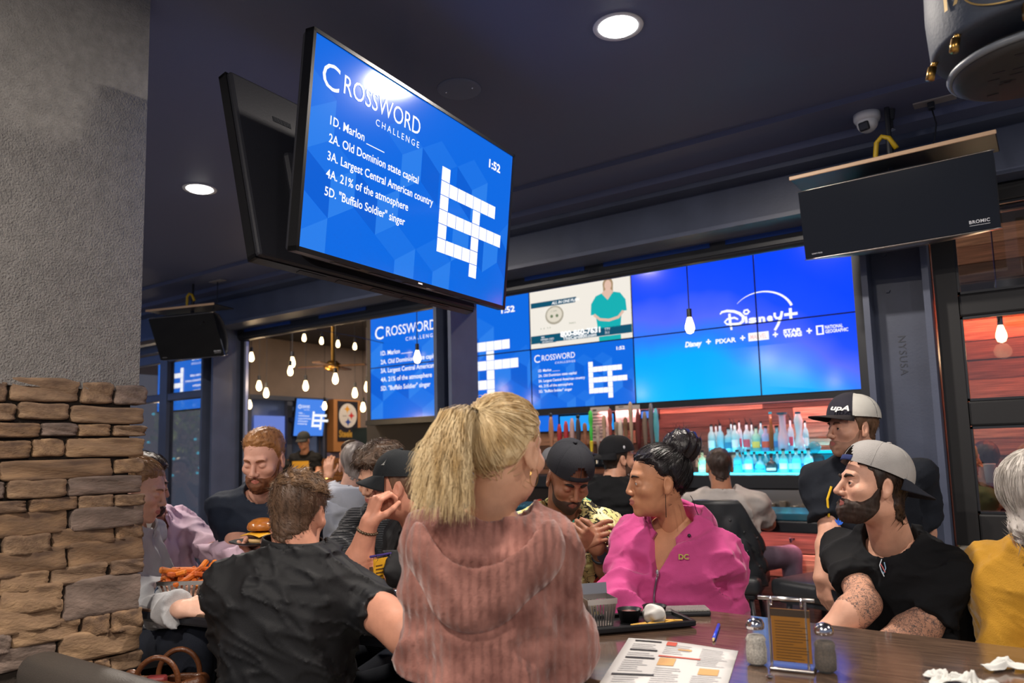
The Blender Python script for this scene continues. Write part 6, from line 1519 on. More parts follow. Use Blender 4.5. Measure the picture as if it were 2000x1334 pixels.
p = far_person('fair-haired stand-in for a reflected person holding a white cup in the lowest pane of the glazed door', W(1886, 898, 5.1), -70, cloth('olive_top', '#5a5a3a'), hairm('ash', '#b09a84', '#7a6854'), '#b98a70', arms=[(1, W(1890, 1000, 5.0), W(1925, 948, 4.95), nrm(up + cr * .2), nrm(-cf), ), (-1, W(1935, 1005, 5.2), W(1950, 985, 5.0), cr, up)], female=True)  # both figures and the cup stand in for reflections in the pane
cq = W(1934, 925, 4.93); single('white_cup', MB().lathe([(.03, -.06), (.036, .06), (.038, .065), (.001, .06)], cq, 18).sm(), None, M_white, 'white cup of the reflection stand-in behind the lowest pane of the glazed door', 'cup')
p = far_person('dark-haired stand-in in maroon for a reflected person, behind the lowest pane of the glazed door', W(1925, 895, 5.35), -20, cloth('maroon_top', '#4a2430'), M_dkbrown, '#a87860')

# ================================================================== TABLES AND WHAT IS ON THEM
def wood_mat(name, c, c2, rough=.35):
    m = mat(name, c, rough, col2=c2, vscale=7, stretch=(1.2, 14, 14), bump=.02, bscale=40, spec=.75, coat=.4); m.node_tree.nodes['Principled BSDF'].inputs['Coat Roughness'].default_value = .08; return m
M_table = wood_mat('grey_brown_laminate', '#6a5444', '#43342c', .13)
ZT = 1.05
def table(name, x0, x1, y0, y1, label, rot=0., edge=None):
    c = np.array([(x0 + x1) / 2, (y0 + y1) / 2, 0]); t = Thing(name, label, 'table', c); w, d = (x1 - x0) / 2, (y1 - y0) / 2; M = place(c, Rz(rot))
    t.add('tabletop', MB(M).rbox((-w, -d, ZT - .04), (w, d, ZT), .006), M_table)
    t.add('edge_band', MB(M).rbox((-w - .003, -d - .003, ZT - .042), (w + .003, d + .003, ZT - .006), .01), edge or M_black)
    for sx in (-1, 1):
        t.add('column', MB(M).cyl((sx * w * .6, 0, .02), (sx * w * .6, 0, ZT - .04), .04, n=14).sm(), M_black); t.add('foot_plate', MB(M).rbox((sx * w * .6 - .06, -d * .8, 0), (sx * w * .6 + .06, d * .8, .025), .008), M_black)
    return M
table('high_table', -1.06, 1.0, 1.42, 2.2, 'grey-brown laminate high table at the lower right', RAD(-3.5))
table('high_table', -2.64, -1.26, 1.49, 2.19, 'high table between the group on the left', RAD(9))
M_plate = mat('black_plate', '#17181a', .35); M_clear = mat('clear_glass', '#8a9498', .05, alpha=.16, spec=.8); M_chrome = mat('chrome', '#d0d0d4', .15, metal=1.)
# paper menu
def zs(px, py, z=ZT): return onZ(px, py, z)
a0, a1, a2, a3 = zs(1228, 1248), zs(1442, 1272), zs(1418, 1352), zs(1165, 1346)
menu = Thing('paper_menu', 'white printed paper menu lying on the table beside the knit hoodie', 'menu', a3)
def mfn(u, v): p_ = (a3 * (1 - u) + a2 * u) * (1 - v) + (a0 * (1 - u) + a1 * u) * v; return p_ + up * (.0025 + .003 * math.sin(u * 4) * v + .004 * max(0, u - .85) * v)
menu.add('sheet', MB().sheet(mfn, 10, 8, .0006).sm(), mat('menu_paper', '#c9c7c4', .7))
def mpatch(rects, nm, m, l=.002):
    b = MB()
    for u0, v0, u1, v1 in rects: b.sheet(lambda u, v: mfn(u0 + (u1 - u0) * u, v0 + (v1 - v0) * v) + up * l, 3, 2)
    menu.add(nm, b, m)
rr = random.Random(3)
mpatch([(.08, .93, .33, .955), (.08, .72, .33, .75), (.08, .55, .34, .58), (.05, .22, .4, .25)], 'menu_headings', mat('menu_black', '#2a2a30', .7))
mpatch([(.38, .88, .47, .97), (.36, .62, .72, .645)], 'menu_red_bars', mat('menu_red', '#c0503e', .7))
mpatch([(.38, .44, .52, .6), (.74, .3, .9, .44), (.5, .8, .62, .84)], 'menu_orange_panels', mat('menu_orange', '#c89a62', .7), .0015)
ln = []
for cx in (.08, .38, .7):
    for k_ in range(22):
        v_ = .06 + k_ * .04
        if (cx == .08 and any(abs(v_ - q) < .05 for q in (.93, .73, .56, .23))) or (cx == .38 and .4 < v_ < .68) or (cx == .7 and .26 < v_ < .48): continue
        ln.append((cx, v_, cx + rr.uniform(.15, .24), v_ + .009))
mpatch(ln, 'menu_small_print', mat('menu_grey', '#8f8f94', .7), .0018)
# salt and pepper shakers
def shaker(px, py, fill, label, h=.105):
    c = zs(px, py); t = Thing('shaker', label, 'shaker', c)
    prof = [(.021, 0), (.026, .004), (.027, .03), (.024, .048), (.026, .055), (.021, .062), (.017, .078), (.019, .082)]
    s_ = h / .105; prof = [(r * s_, z * s_) for r, z in prof]
    t.add('glass', MB().lathe(prof, c, 20).sm(), M_clear)
    t.add('contents', MB().lathe([(r * .85, z + .003) for r, z in prof[:6]], c, 16).sm(), mat('fill_' + fill, fill, .9, var=.35, vscale=260, bump=.4, bscale=500))
    t.add('lid', MB().lathe([(.019 * s_, .08 * s_), (.0205 * s_, .082 * s_), (.0205 * s_, .092 * s_), (.016 * s_, .101 * s_), (.004 * s_, .105 * s_)], c, 18).sm(), M_chrome)
shaker(1479, 1298, '#bdb6aa', 'glass salt shaker with a steel lid left of the amber card holder'); shaker(1614, 1312, '#5a4a3a', 'glass pepper shaker with a steel lid right of the amber card holder')
# card holder with amber menu
hb0, hb1 = zs(1508, 1303), zs(1592, 1312); hx = nrm(hb1 - hb0); hn = np.cross(hx, up); hw_ = np.linalg.norm(hb1 - hb0)
t = Thing('card_holder', 'steel table card holder with an amber printed card', 'card holder', (hb0 + hb1) / 2); Mh = np.eye(4); Mh[:3, 0], Mh[:3, 1], Mh[:3, 2], Mh[:3, 3] = hx, -hn, up, hb0
Hh = .148
t.add('base', MB(Mh).rbox((-.002, -.028, 0), (hw_ + .002, .028, .008), .003), M_steel2)
t.add('clear_sleeve', MB(Mh).box((-.008, -.0035, .012), (hw_ + .006, -.003, Hh - .005)).box((-.008, .003, .012), (hw_ + .006, .0035, Hh - .005)), mat('acrylic', '#30343a', .08, alpha=.07, spec=.8))
t.add('amber_card', MB(Mh).box((.004, -.0022, .016), (hw_ - .004, .0022, Hh - .018)), mat('amber_card', '#96620f', .6))
pc = Print(hb0, hx, up, hn, .0026); pc.rect(.004, Hh - .034, hw_ - .004, Hh - .018); pc.put(t, 'card_band', mat('card_dark', '#3a2a16', .6))
pc = Print(hb0, hx, up, hn, .0032); pc.text('GAME NIGHT', hw_ / 2, Hh - .03, .007, 'c', w=hw_ * .6); pc.V = []; pc.F = []
for k_ in range(15): pc.rect(.012, Hh - .045 - k_ * .0062, .012 + rr.uniform(.35, .78) * hw_, Hh - .0435 - k_ * .0062)
pc.put(t, 'card_print', mat('card_ink', '#5a3c10', .7))
b = MB(Mh); b.cyl((-.022, 0, Hh + .004), (hw_ + .008, 0, Hh + .004), .0045, n=10); t.add('top_bar', b.sm(), M_steel2)
for x in (.006, hw_ - .02): t.add('ring', MB(Mh).tube([(x, .011 * math.cos(a_), Hh - .002 + .011 * math.sin(a_)) for a_ in np.linspace(0, 6.283, 16)], .0013, 5), M_chrome)
t.add('post', MB(Mh).cyl((hw_ - .012, 0, .008), (hw_ - .012, 0, Hh), .003, n=8).cyl((.0, 0, .008), (.0, 0, Hh), .003, n=8), M_steel2)
# pen
b0, b1 = zs(1394, 1252), zs(1404, 1224); t = Thing('pen', 'blue pen lying behind the menu', 'pen', b0); t.add('barrel', MB().cyl(b0 + up * .005, b1 + up * .005, .0045, n=10).sm(), mat('pen_blue', '#2a45c8', .3)); t.add('tip', MB().cyl(b0 + up * .005, b0 + up * .003 - nrm(b1 - b0) * .014, .004, .001, n=8), mat('pen_tip', '#c8b47a', .3))
# serving tray with metal fry cup, ramekins, fries and a dollop of cream
c0, c1, c2, c3 = zs(1158, 1216), zs(1322, 1206), zs(1290, 1232), zs(1135, 1236)
tx = nrm(c2 - c3); tray = Thing('serving_tray', 'black rectangular serving tray on the table', 'tray', c3)
tc = (zs(1150, 1222) + zs(1315, 1204)) / 2; ty = np.cross(up, nrm(zs(1315, 1212) - zs(1150, 1226))); tx = np.cross(ty, up); Mt = np.eye(4); Mt[:3, 0], Mt[:3, 1], Mt[:3, 2], Mt[:3, 3] = tx, ty, up, zs(1235, 1222)
b = MB(Mt); b.rbox((-.15, -.075, .002), (.15, .075, .008), .003, 1)
tray.add('base', b, M_plate); b = MB(Mt); b.rbox((-.155, -.082, .004), (.155, -.072, .02), .003, 1).rbox((-.155, .072, .004), (.155, .082, .02), .003, 1).rbox((-.158, -.08, .004), (-.148, .08, .02), .003, 1).rbox((.148, -.08, .004), (.158, .08, .02), .003, 1); tray.add('rim', b, M_plate)
TT = lambda x, y, z=0: Mt[:3, :3] @ np.array([x, y, z]) + Mt[:3, 3]
def ramekin(x, y, cont, label):
    c = TT(x, y, .009); t = Thing('ramekin', label, 'ramekin', c); t.add('cup', MB().lathe([(.026, 0), (.034, .032), (.036, .034), (.033, .033), (.026, .01), (.001, .009)], c, 22).sm(), M_plate)
    t.add('sauce', MB().lathe([(.001, .0265), (.02, .027), (.029, .024), (.001, .02)], c, 18).sm(), mat('sauce_' + cont, cont, .35, bump=.5, bscale=160))
ramekin(.0, .02, '#6a3a34', 'black ramekin of dark red sauce on the tray'); ramekin(.085, .035, '#c8c4b8', 'black ramekin of pale dip on the tray')
V, F = polygonize(lambda P: s_ell(P, TT(.06, -.02, .03), (.032, .03, .026)) - .007 * noise(P, 190, 3, 6), TT(.06, -.02, .03) - .06, TT(.06, -.02, .03) + .06, .003); single('cream_dollop', V, F, mat('cream', '#d8d6cf', .6), 'dollop of white cream between the two ramekins', 'cream', smooth=True)
for i, (x, y, a_) in enumerate(((.0, -.045, .2), (.02, -.055, -.3), (.05, -.052, .1), (.095, -.045, .5), (.11, -.035, -.4), (.04, -.04, .7))):
    M_ = place(TT(x, y, .0075), np.stack([tx, ty, up], 1) @ Rz(a_)); single('french_fry', MB(M_).rbox((-.026, -.004, .0), (.026, .004, .009), .002, 1), None, mat('fry_pale', '#d8a848', .5), 'pale french fry on the tray, %s' % ('far left', 'second from left', 'in the middle under the cream', 'fourth from left', 'rightmost', 'lying across the others')[i], 'fry')
# slotted metal cup, empty
def metal_cup(c, X, Y, w0, w1, d0, d1, h, label, name='fry_basket', lip=.03):
    t = Thing(name, label, 'basket', c); M = np.eye(4); M[:3, 0], M[:3, 1], M[:3, 2], M[:3, 3] = X, Y, up, c
    n = 9
    for sgn in (-1, 1):
        for k_ in range(n):
            u0 = (k_ + .12) / n * 2 - 1; u1 = (k_ + .62) / n * 2 - 1
            t.add('slat', MB(M).poly([(u0 * w0, sgn * d0, 0), (u1 * w0, sgn * d0, 0), (u1 * w1, sgn * d1, h * .82), (u0 * w1, sgn * d1, h * .82)], .0015), M_steel2)
    b = MB(M)
    for sgn in (-1, 1): b.poly([(-w1, sgn * d1, h * .8), (w1, sgn * d1, h * .8), (w1 * 1.02, sgn * d1 * 1.02, h), (-w1 * 1.02, sgn * d1 * 1.02, h)], .0015); b.poly([(sgn * w0, -d0, 0), (sgn * w0, d0, 0), (sgn * w1, d1, h), (sgn * w1, -d1, h)], .0015)
    b.poly([(-w0, -d0, .001), (w0, -d0, .001), (w0, d0, .001), (-w0, d0, .001)], .0015)
    if lip: b.poly([(-w1, d1, h), (w1, d1, h), (w1 * 1.03, d1 * 1.15, h + lip), (-w1 * 1.03, d1 * 1.15, h + lip)], .0015)
    t.add('shell', b, M_steel2); return M
metal_cup(TT(-.095, .015, .009), tx, ty, .033, .043, .03, .04, .075, 'empty slotted steel basket at the left of the tray', lip=.03)
# sparkly phone wallet
c = zs(1335, 1200); Mw = place(c, np.stack([tx, ty, up], 1) @ Rz(-.25)); t = Thing('wallet', 'glittery silver wallet lying by the pink sleeve', 'wallet', c); t.add('case', MB(Mw).rbox((-.075, -.035, 0), (.075, .035, .014), .005), mat('wallet_black', '#1c1c20', .5)); t.add('glitter_cover', MB(Mw).rbox((-.073, -.033, .013), (.073, .033, .02), .003), mat('glitter', '#9a9894', .3, metal=.5, var=.6, vscale=400, bump=.8, bscale=500))
# crumpled napkins at the lower right
for i, (px, py, sz, sd) in enumerate(((1850, 1332, .055, 3), (1965, 1308, .06, 5), (1905, 1345, .05, 8))):
    c = zs(px, py); rg = np.random.default_rng(sd); kk_ = rg.normal(size=(5, 2)) * 7; ph_ = rg.uniform(0, 6, 5)
    def nf(u, v):
        x, y = (u - .5) * 2, (v - .5) * 2; r_ = math.hypot(x, y); f_ = sum(abs(math.sin(kk_[i_] @ (x, y) * .45 + ph_[i_])) for i_ in range(5)) / 5
        q_ = .62 + .38 * math.sin(3 * math.atan2(y, x) + ph_[0]); return c + cr * x * sz * q_ + cf * y * sz * .75 * q_ + up * (.004 + .035 * f_ * f_ * max(.15, 1 - .6 * r_))
    V, F, _ = MB().sheet(nf, 26, 26, .0012).get()
    single('napkin', V, F, mat('napkin_white', '#cfcfca', .8), ('crumpled white napkin at the front edge of the table', 'crumpled white napkin nearest the right edge', 'crumpled white napkin lying between the other two')[i], 'napkin', smooth=True)
c = zs(1503, 1325); single('foil_scrap', MB(place(c)).sphere((0, 0, .004), (.008, .006, .004), 8, 6), None, M_chrome, 'tiny scrap of foil in front of the card holder', 'foil')

# ---- left table
c = zs(366, 1168)
fx = cr; fy = cf
Mb = metal_cup(c, fx, fy, .062, .082, .05, .065, .07, 'slotted steel basket heaped with sweet potato fries', lip=0)
M_fry = [mat('sweet_fry_%d' % i, q, .5, var=.2, vscale=60, bump=.3, bscale=200) for i, q in enumerate(('#c8641e', '#d87a26', '#b4521a'))]
r9 = random.Random(11)
for i in range(32):
    x = r9.uniform(-.065, .065); y = r9.uniform(-.045, .045); z = .055 + r9.uniform(0, .045); a_ = r9.uniform(-1.2, 1.2); e_ = r9.uniform(-.35, .35) if i < 27 else r9.uniform(.6, 1.1); L_ = r9.uniform(.045, .07)
    M_ = place(Mb[:3, :3] @ np.array([x, y, z]) + Mb[:3, 3], np.stack([fx, fy, up], 1) @ Rz(a_) @ Ry(-e_))
    b = MB(M_); b.rbox((-L_ * .8, -.009, -.008), (L_ * .8, .009, .009), .004, 1)
    o = single('sweet_potato_fry', b, None, M_fry[i % 3], 'orange sweet potato fry heaped in the steel basket', 'fry', loc=M_[:3, 3], group='sweet potato fries in the basket')
# salad beside the basket
c = zs(424, 1160) + up * .07; t = Thing('wrap_plate', 'salad with lettuce and red onion beside the fries', 'food', c)
for i in range(9):
    q = c + cr * r9.uniform(-.03, .04) + cf * r9.uniform(-.03, .03) + up * r9.uniform(-.02, .03); kx = r9.uniform(2, 5)
    t.add('lettuce_leaf' if i % 3 else 'onion_slice', MB(place(q, Rz(r9.uniform(0, 6)) @ Rx(r9.uniform(-.8, .8)))).sheet(lambda u, v: ((u - .5) * .05, (v - .5) * .045, .008 * math.sin(kx * 3 * u) * math.cos(kx * 2 * v)), 7, 6, .0015).sm(), mat('lettuce', '#6f9a2e', .5) if i % 3 else mat('red_onion', '#a8586a', .5))
t.add('bowl', MB().lathe([(.045, -.07), (.075, -.02), (.078, -.02), (.05, -.065)], c, 20).sm(), M_plate)
# burger on the server's plate
c = W(512, 1062, 2.86); pl = Thing('plate', 'dark plate carried by the server', 'plate', c); pl.add('dish', MB().lathe([(.001, .0), (.08, 0), (.12, .012), (.122, .015), (.08, .006), (.001, .005)], c, 32).sm(), M_plate)
t = Thing('burger', 'burger with a glossy brown bun and melted cheese', 'burger', c + up * .006)
bq = c + up * .006
t.add('bottom_bun', MB().lathe([(.001, 0), (.048, .002), (.052, .012), (.048, .02), (.001, .02)], bq, 22).sm(), mat('bun_crumb', '#d8b078', .7)); t.add('patty', MB().lathe([(.001, .018), (.054, .02), (.057, .028), (.054, .036), (.001, .037)], bq, 22).sm(), mat('patty', '#4a2a1c', .8, bump=.6, bscale=140))
t.add('cheese', MB().sheet(lambda u, v: bq + np.array([(u - .5) * .115, (v - .5) * .115, .038 - .02 * max(0, math.hypot(u - .5, v - .5) * 2 - .8) ** 1.0]), 10, 10, .003).sm(), mat('cheese', '#e0a428', .45)); t.add('bacon', MB().sheet(lambda u, v: bq + np.array([(u - .5) * .12, (v - .5) * .03 + .01 * math.sin(9 * u), .044 + .004 * math.sin(16 * u)]), 14, 3, .003).sm(), mat('bacon', '#7a3420', .5))
t.add('top_bun', MB().lathe([(.001, .048), (.054, .048), (.058, .058), (.052, .075), (.035, .088), (.015, .093), (.001, .094)], bq, 26).sm(), mat('bun_glaze', '#b06a2a', .25, coat=.5, var=.25, vscale=40))
# can, card holder, lighter and salt jar between the black polo and the knit hoodie
c = zs(708, 1167); t = Thing('drink_can', 'red and black drink can left of the small card holder', 'can', c); t.add('body', MB().lathe([(.026, 0), (.032, .006), (.032, .105), (.026, .117)], c, 24).sm(), mat_print('can_print', '#1c1718', [('#b8503a', 40, .58, .64)])); t.add('upper_band', MB().lathe([(.0323, .092), (.0323, .106), (.0265, .1175), (.0262, .117)], c, 24).sm(), mat('can_red', '#b8442e', .35, metal=.4)); t.add('lid', MB().lathe([(.001, .115), (.024, .115), (.0265, .119), (.024, .1175)], c, 24).sm(), M_chrome)
c = zs(747, 1170); t = Thing('card_holder', 'small card holder with a yellow card and violet bar by the drink can', 'card holder', c)
Rh = np.stack([nrm(cr * .6 + cf * .8), nrm(cf * .6 - cr * .8), up], 1); Mh2 = place(c, Rh)
t.add('base', MB(Mh2).rbox((-.045, -.025, 0), (.045, .025, .008), .003), M_steel2); t.add('yellow_card', MB(Mh2).box((-.04, -.002, .012), (.04, .002, .14)), mat('yellow_card', '#d8a020', .6)); t.add('top_bar', MB(Mh2).cyl((-.055, 0, .15), (.055, 0, .15), .0045, n=8), mat('violet_metal', '#6a5ab0', .25, metal=.7))
t.add('wood_back', MB(Mh2).poly([(-.045, .006, .008), (.045, .006, .008), (.03, .03, .11), (-.03, .03, .11)], .004), mat('brown_menu', '#4a3a30', .5)); b = MB(Mh2)
for k_ in range(8): b.box((-.032, -.0026, .03 + .012 * k_), (-.032 + r9.uniform(.03, .06), -.0021, .034 + .012 * k_))
t.add('card_print', b, mat('card_ink', '#5a3c10', .7))
for x in (-.03, .03): t.add('ring', MB(Mh2).tube([(x, .011 * math.cos(a_), .142 + .011 * math.sin(a_)) for a_ in np.linspace(0, 6.283, 14)], .0012, 5), M_chrome)
c = zs(772, 1160); t = Thing('sauce_bottle', 'small green bottle with a dark cap behind the knit hoodie', 'bottle', c); t.add('body', MB().lathe([(.016, 0), (.018, .004), (.018, .085), (.014, .092)], c, 16).sm(), mat('lime_green', '#2ea04a', .4)); t.add('cap', MB().lathe([(.014, .092), (.0145, .105), (.009, .12), (.001, .122)], c, 14).sm(), M_black)
c = zs(768, 1194); t = Thing('spice_jar', 'small glass jar with a steel lid at the knit hoodie edge', 'jar', c); t.add('glass', MB().lathe([(.024, 0), (.027, .004), (.027, .045), (.022, .052)], c, 18).sm(), M_clear); t.add('lid', MB().lathe([(.023, .05), (.0245, .052), (.0245, .064), (.018, .07), (.001, .072)], c, 18).sm(), M_chrome)

# ---- booth back and handbag at the lower left
bo_ = Thing('booth', 'dark leather booth backrest with a padded top at the lower left', 'booth', (-2.0, 1.0, 0))
yb = onZ(60, 1247, 1.01)[1]
bo_.add('padded_rail', MB().rbox((-2.42, yb - .12, .88), (-1.6, yb + .0, 1.01), .05, 4).sm(), mat('booth_leather', '#4a4642', .45, bump=.2, bscale=240)); bo_.add('back_panel', MB().box((-2.42, yb - .08, .05), (-1.5, yb - .03, .88)), mat('booth_wood', '#6a3e26', .45, var=.2)); bo_.add('seat', MB().rbox((-2.42, yb, .35), (-1.5, yb + .16, .5), .04, 3).sm(), MATS['booth_leather'])
c = W(328, 1338, 2.3); bag = Thing('handbag', 'brown leather handbag with looped handles at the lower left', 'handbag', c - up * .12); M_bag = mat('tan_leather', '#5f3820', .35, var=.25, vscale=14, bump=.25, bscale=160, coat=.2)
Bx = np.stack([nrm(cr + cf * .15), nrm(cf - cr * .15), up], 1)
def bagf(P):
    q = (P - c.astype(f32)) @ Bx.astype(f32); d = s_box(q, (0, 0, -.06), (.12, .05, .09), .03); d = smax(d, -s_box(q, (0, 0, .03), (.1, .032, .06), .02), .01); return d - .005 * noise(P, 60, 3, 5)
V, F = polygonize(bagf, c - .2, c + .2, .006); bag.add('body', V, F, M_bag, True)
for sg in (-1, 1): bag.add('handle', MB().tube([c + Bx @ np.array([.062 * math.cos(a_) + .02 * sg, sg * .045, .02 + .075 * math.sin(a_)]) for a_ in np.linspace(-.2, 3.34, 18)], .0085, 8).sm(), M_bag)
bag.add('purse', MB(np.vstack([np.column_stack([Bx, c + Bx @ np.array([-.035, 0, .01])]), [0, 0, 0, 1]])).rbox((-.03, -.02, -.04), (.03, .02, .02), .008), mat('maroon_purse', '#7a3030', .4)); bag.add('tassel', MB().tube([c + Bx @ np.array([-.1 + .02 * math.cos(a_ * 2), -.02, .03 + .02 * math.sin(a_ * 2)]) for a_ in np.linspace(0, 3.1, 14)], .01, 7).sm(), M_bag)
single('bag_stand', MB().rbox(c - np.array([.2, .2, .0]) - up * (c[2] - .0), c + np.array([.2, .2, 0]) - up * .155, .02), None, M_leather, 'dark padded bench seat under the brown handbag', 'bench')

# ---- overhead fittings
M_beige = mat('beige_metal', '#c9a98a', .5); M_hglass = mat('heater_black_glass', '#0b0b0d', .12, coat=.5)
def heater(name, c, yaw, tilt, label, w=.70, h=.30, pole=.5):
    t = Thing(name, label, 'heater', c); R_ = Rz(yaw) @ Rx(tilt); M = place(c, R_)
    t.add('glass_front', MB(M).box((-w / 2, -.012, -h / 2), (w / 2, 0, h / 2)), M_hglass)
    def shell(u, v): x = (u - .5) * w; bow = .03 * math.cos(math.pi * (u - .5)); z = (v - .5) * h; return (x, .09 * math.sin(math.pi * v) ** .5 + .01, z + (bow * (2 * v - 1) * .4))
    t.add('housing', MB(M).sheet(shell, 16, 12, .006).sm(), M_tvback)
    def lip(sg): return lambda u, v: ((u - .5) * (w + .01), -.014 + .05 * v, sg * (h / 2 + .004 + (.022 * math.sin(math.pi * u) * (1 if sg < 0 else -.6)) * v))
    t.add('lip', MB(M).sheet(lip(1), 16, 3, .004).sm(), M_steel2); t.add('lip', MB(M).sheet(lip(-1), 16, 3, .004).sm(), M_steel2)
    Mz = place(c, Rz(yaw)); t.add('heat_shield', MB(Mz).rbox((-w / 2 - .02, -.10, h / 2 + .05), (w / 2 + .02, .16, h / 2 + .062), .004), M_black); t.add('shield_edge', MB(Mz).rbox((-w / 2 - .022, -.108, h / 2 + .046), (w / 2 + .022, -.098, h / 2 + .066), .004), M_beige)  # shade under the shield painted black, its lit front edge painted beige
    t.add('hanger', MB(Mz).cyl((.0, .06, h / 2 - .05), (.0, .06, h / 2 + .2), .016, n=10).cyl((0, .06, h / 2 + .2), (0, .06, 3.2 - c[2]), .012, n=8), M_black); t.add('ceiling_flange', MB(Mz).cyl((0, .06, 3.185 - c[2]), (0, .06, 3.2 - c[2]), .04, n=16), M_black)
    t.add('gas_hose', MB(Mz).tube([(-.06, .06, h / 2 + .066), (-.065, .06, h / 2 + .13), (-.055, .05, h / 2 + .19), (-.03, .05, h / 2 + .215), (.0, .05, h / 2 + .20), (.03, .05, h / 2 + .14)], .012, 8).sm(), mat('yellow_hose', '#c8a41c', .45)); t.add('hose_nut', MB(Mz).cyl((-.06, .06, h / 2 + .066), (-.06, .06, h / 2 + .095), .014, n=6), M_chrome)
    X = R_ @ (1, 0, 0); Z = R_ @ (0, 0, 1); n = R_ @ (0, -1, 0); pp = Print(c + n * .012, X, Z, n, .001); pp.text('BROMIC', w * .36, -h * .40, .014, bold=.02, spacing=1.1); pp.rect(w * .36, -h * .43, w * .455, -h * .425); pp.put(t, 'maker_letters', M_white)
    pp = Print(c + n * .012, X, Z, n, .001); pp.text('smart heat', -w * .46, -h * .45, .008); pp.put(t, 'small_print', M_white)
heater('patio_heater', V3(-.443, 3.85, 2.645), RAD(-1.5), RAD(10), 'black glass patio heater under the ceiling at the right', w=.83, h=.335)
heater('patio_heater', V3(-6.27, 3.83, 2.665), RAD(16), RAD(24), 'patio heater under the ceiling beside the left column', w=.73, h=.40)
# dome camera
c = V3(-.534, 3.93, 3.17); t = Thing('dome_camera', 'white dome security camera by the right heater', 'camera', c); t.add('base', MB().lathe([(.062, 0), (.062, -.025), (.055, -.04)][::-1], c, 24).sm(), M_white); t.add('dome', MB().sphere(c - up * .045, .05, 20, 14).sm(), M_white); t.add('lens', MB(place(c - up * .055, Rz(RAD(-20)) @ Rx(RAD(20)))).rbox((-.022, -.052, -.025), (.028, -.03, .02), .008), M_black)
# sprinkler and socket with cord
c = V3(-.43, 3.95, 3.17); t = Thing('sprinkler', 'small dark sprinkler head beside the dome camera', 'sprinkler', c - up * .1); t.add('stem', MB().cyl(c, c - up * .05, .022, .014, n=12).cyl(c - up * .05, c - up * .1, .008, n=8), M_black); t.add('deflector', MB().cyl(c - up * .1, c - up * .104, .016, n=12), M_chrome)
q = onZ(1825, 197, 3.168); t = Thing('ceiling_socket', 'pale double socket plate on the ceiling band with a black cord', 'socket', q); t.add('plate', MB().rbox((q[0] - .09, q[1] - .035, 3.162), (q[0] + .09, q[1] + .035, 3.17), .004), mat('socket_plate', '#8f8a88', .5)); t.add('plug', MB().rbox((q[0] - .03, q[1] - .02, 3.13), (q[0] + .0, q[1] + .02, 3.163), .005), M_black)
hp = V3(-.30, 3.86, 2.89); t.add('cord', MB().tube([(q[0] - .015, q[1], 3.14), (q[0] - .0, q[1] - .01, 3.05), (q[0] - .01, q[1] - .05, 2.96), (q[0] - .03, 3.9, 2.91), tuple(hp)], .004, 6).sm(), M_black)
q = onZ(425, 549, 3.168); t = Thing('ceiling_socket', 'pale socket plate on the ceiling above the left heater', 'socket', q); t.add('plate', MB().rbox((q[0] - .09, q[1] - .035, 3.162), (q[0] + .09, q[1] + .035, 3.17), .004), MATS['socket_plate']); t.add('cord', MB().tube([(q[0], q[1], 3.16), (q[0] + .0, q[1] + .0, 2.95), (q[0] - .03, q[1] - .15, 2.75)], .004, 6), M_black)
# round ceiling speaker
q = onZ(897, 174, 3.2); t = Thing('ceiling_speaker', 'flat round speaker grille in the dark ceiling', 'speaker', q); t.add('grille', MB().lathe([(.001, -.006), (.085, -.006), (.1, -.003), (.102, 0)], q, 32).sm(), mat('speaker_grille', '#6e748e', .7, bump=.5, bscale=700)); t.add('screws', MB().sphere((q[0] + .06, q[1] + .02, 3.194), .004, 6, 4).sphere((q[0] - .06, q[1] - .02, 3.194), .004, 6, 4), M_chrome)
# barrel shaped lamp at the upper right
c = W(2014, 122, 1.72); zb = c[2]; t = Thing('barrel_lamp', 'dark barrel-shaped fitting with brass spigots at the upper right', 'lamp', (c[0], c[1], zb)); M_barrel = mat('barrel_steel', '#3a4250', .62, bump=.1, bscale=120)
t.add('drum', MB().lathe([(.175, .05), (.195, .05), (.2, .06), (.205, .16), (.2, .3), (.19, .34), (.175, .34)], (c[0], c[1], zb), 48).sm(), M_barrel)
t.add('inner_void', MB().lathe([(.001, .09), (.174, .09), (.174, .335), (.001, .335)], (c[0], c[1], zb), 32), M_black)
t.add('lower_disc', MB().lathe([(.001, -.025), (.14, -.025), (.158, -.018), (.162, .0), (.155, .012), (.001, .012)], (c[0], c[1], zb), 48).sm(), mat('disc_dark', '#2a2a2c', .5)); t.add('disc_rim', MB().tube([(c[0] + .162 * math.cos(a_), c[1] + .162 * math.sin(a_), zb - .004) for a_ in np.linspace(0, 6.2832, 49)], .009, 8, False).sm(), mat('disc_rim', '#6a7078', .4))
b = MB(); r8 = random.Random(2)
for k_ in range(14): a_ = r8.uniform(0, 6.28); rr_ = r8.uniform(.02, .12); b.box((c[0] + rr_ * math.cos(a_) - .012, c[1] + rr_ * math.sin(a_) - .004, zb - .0262), (c[0] + rr_ * math.cos(a_) + .012, c[1] + rr_ * math.sin(a_) + .004, zb - .0251))
t.add('vent_marks', b, M_black); t.add('stem', MB().cyl((c[0], c[1], zb + .012), (c[0], c[1], 3.2), .03, n=14).sm(), M_black)
for k_, a_ in enumerate((RAD(YAW) + math.pi * 1.06, RAD(YAW) + math.pi * 1.3, RAD(YAW) + math.pi * .85)):
    d_ = np.array([math.cos(a_), math.sin(a_), 0]); q = np.array([c[0], c[1], zb + .06]) + d_ * .185; s_ = t.add('spigot', MB().cyl(q, q - up * .02 + d_ * .012, .007, n=10).cyl(q - up * .02 + d_ * .012, q - up * .05 + d_ * .02, .010, n=10).sm(), M_brass); t.add('spigot_knob', MB().sphere(q + d_ * .0 + up * .004, .009, 10, 8).sm(), M_brass, parent=s_)
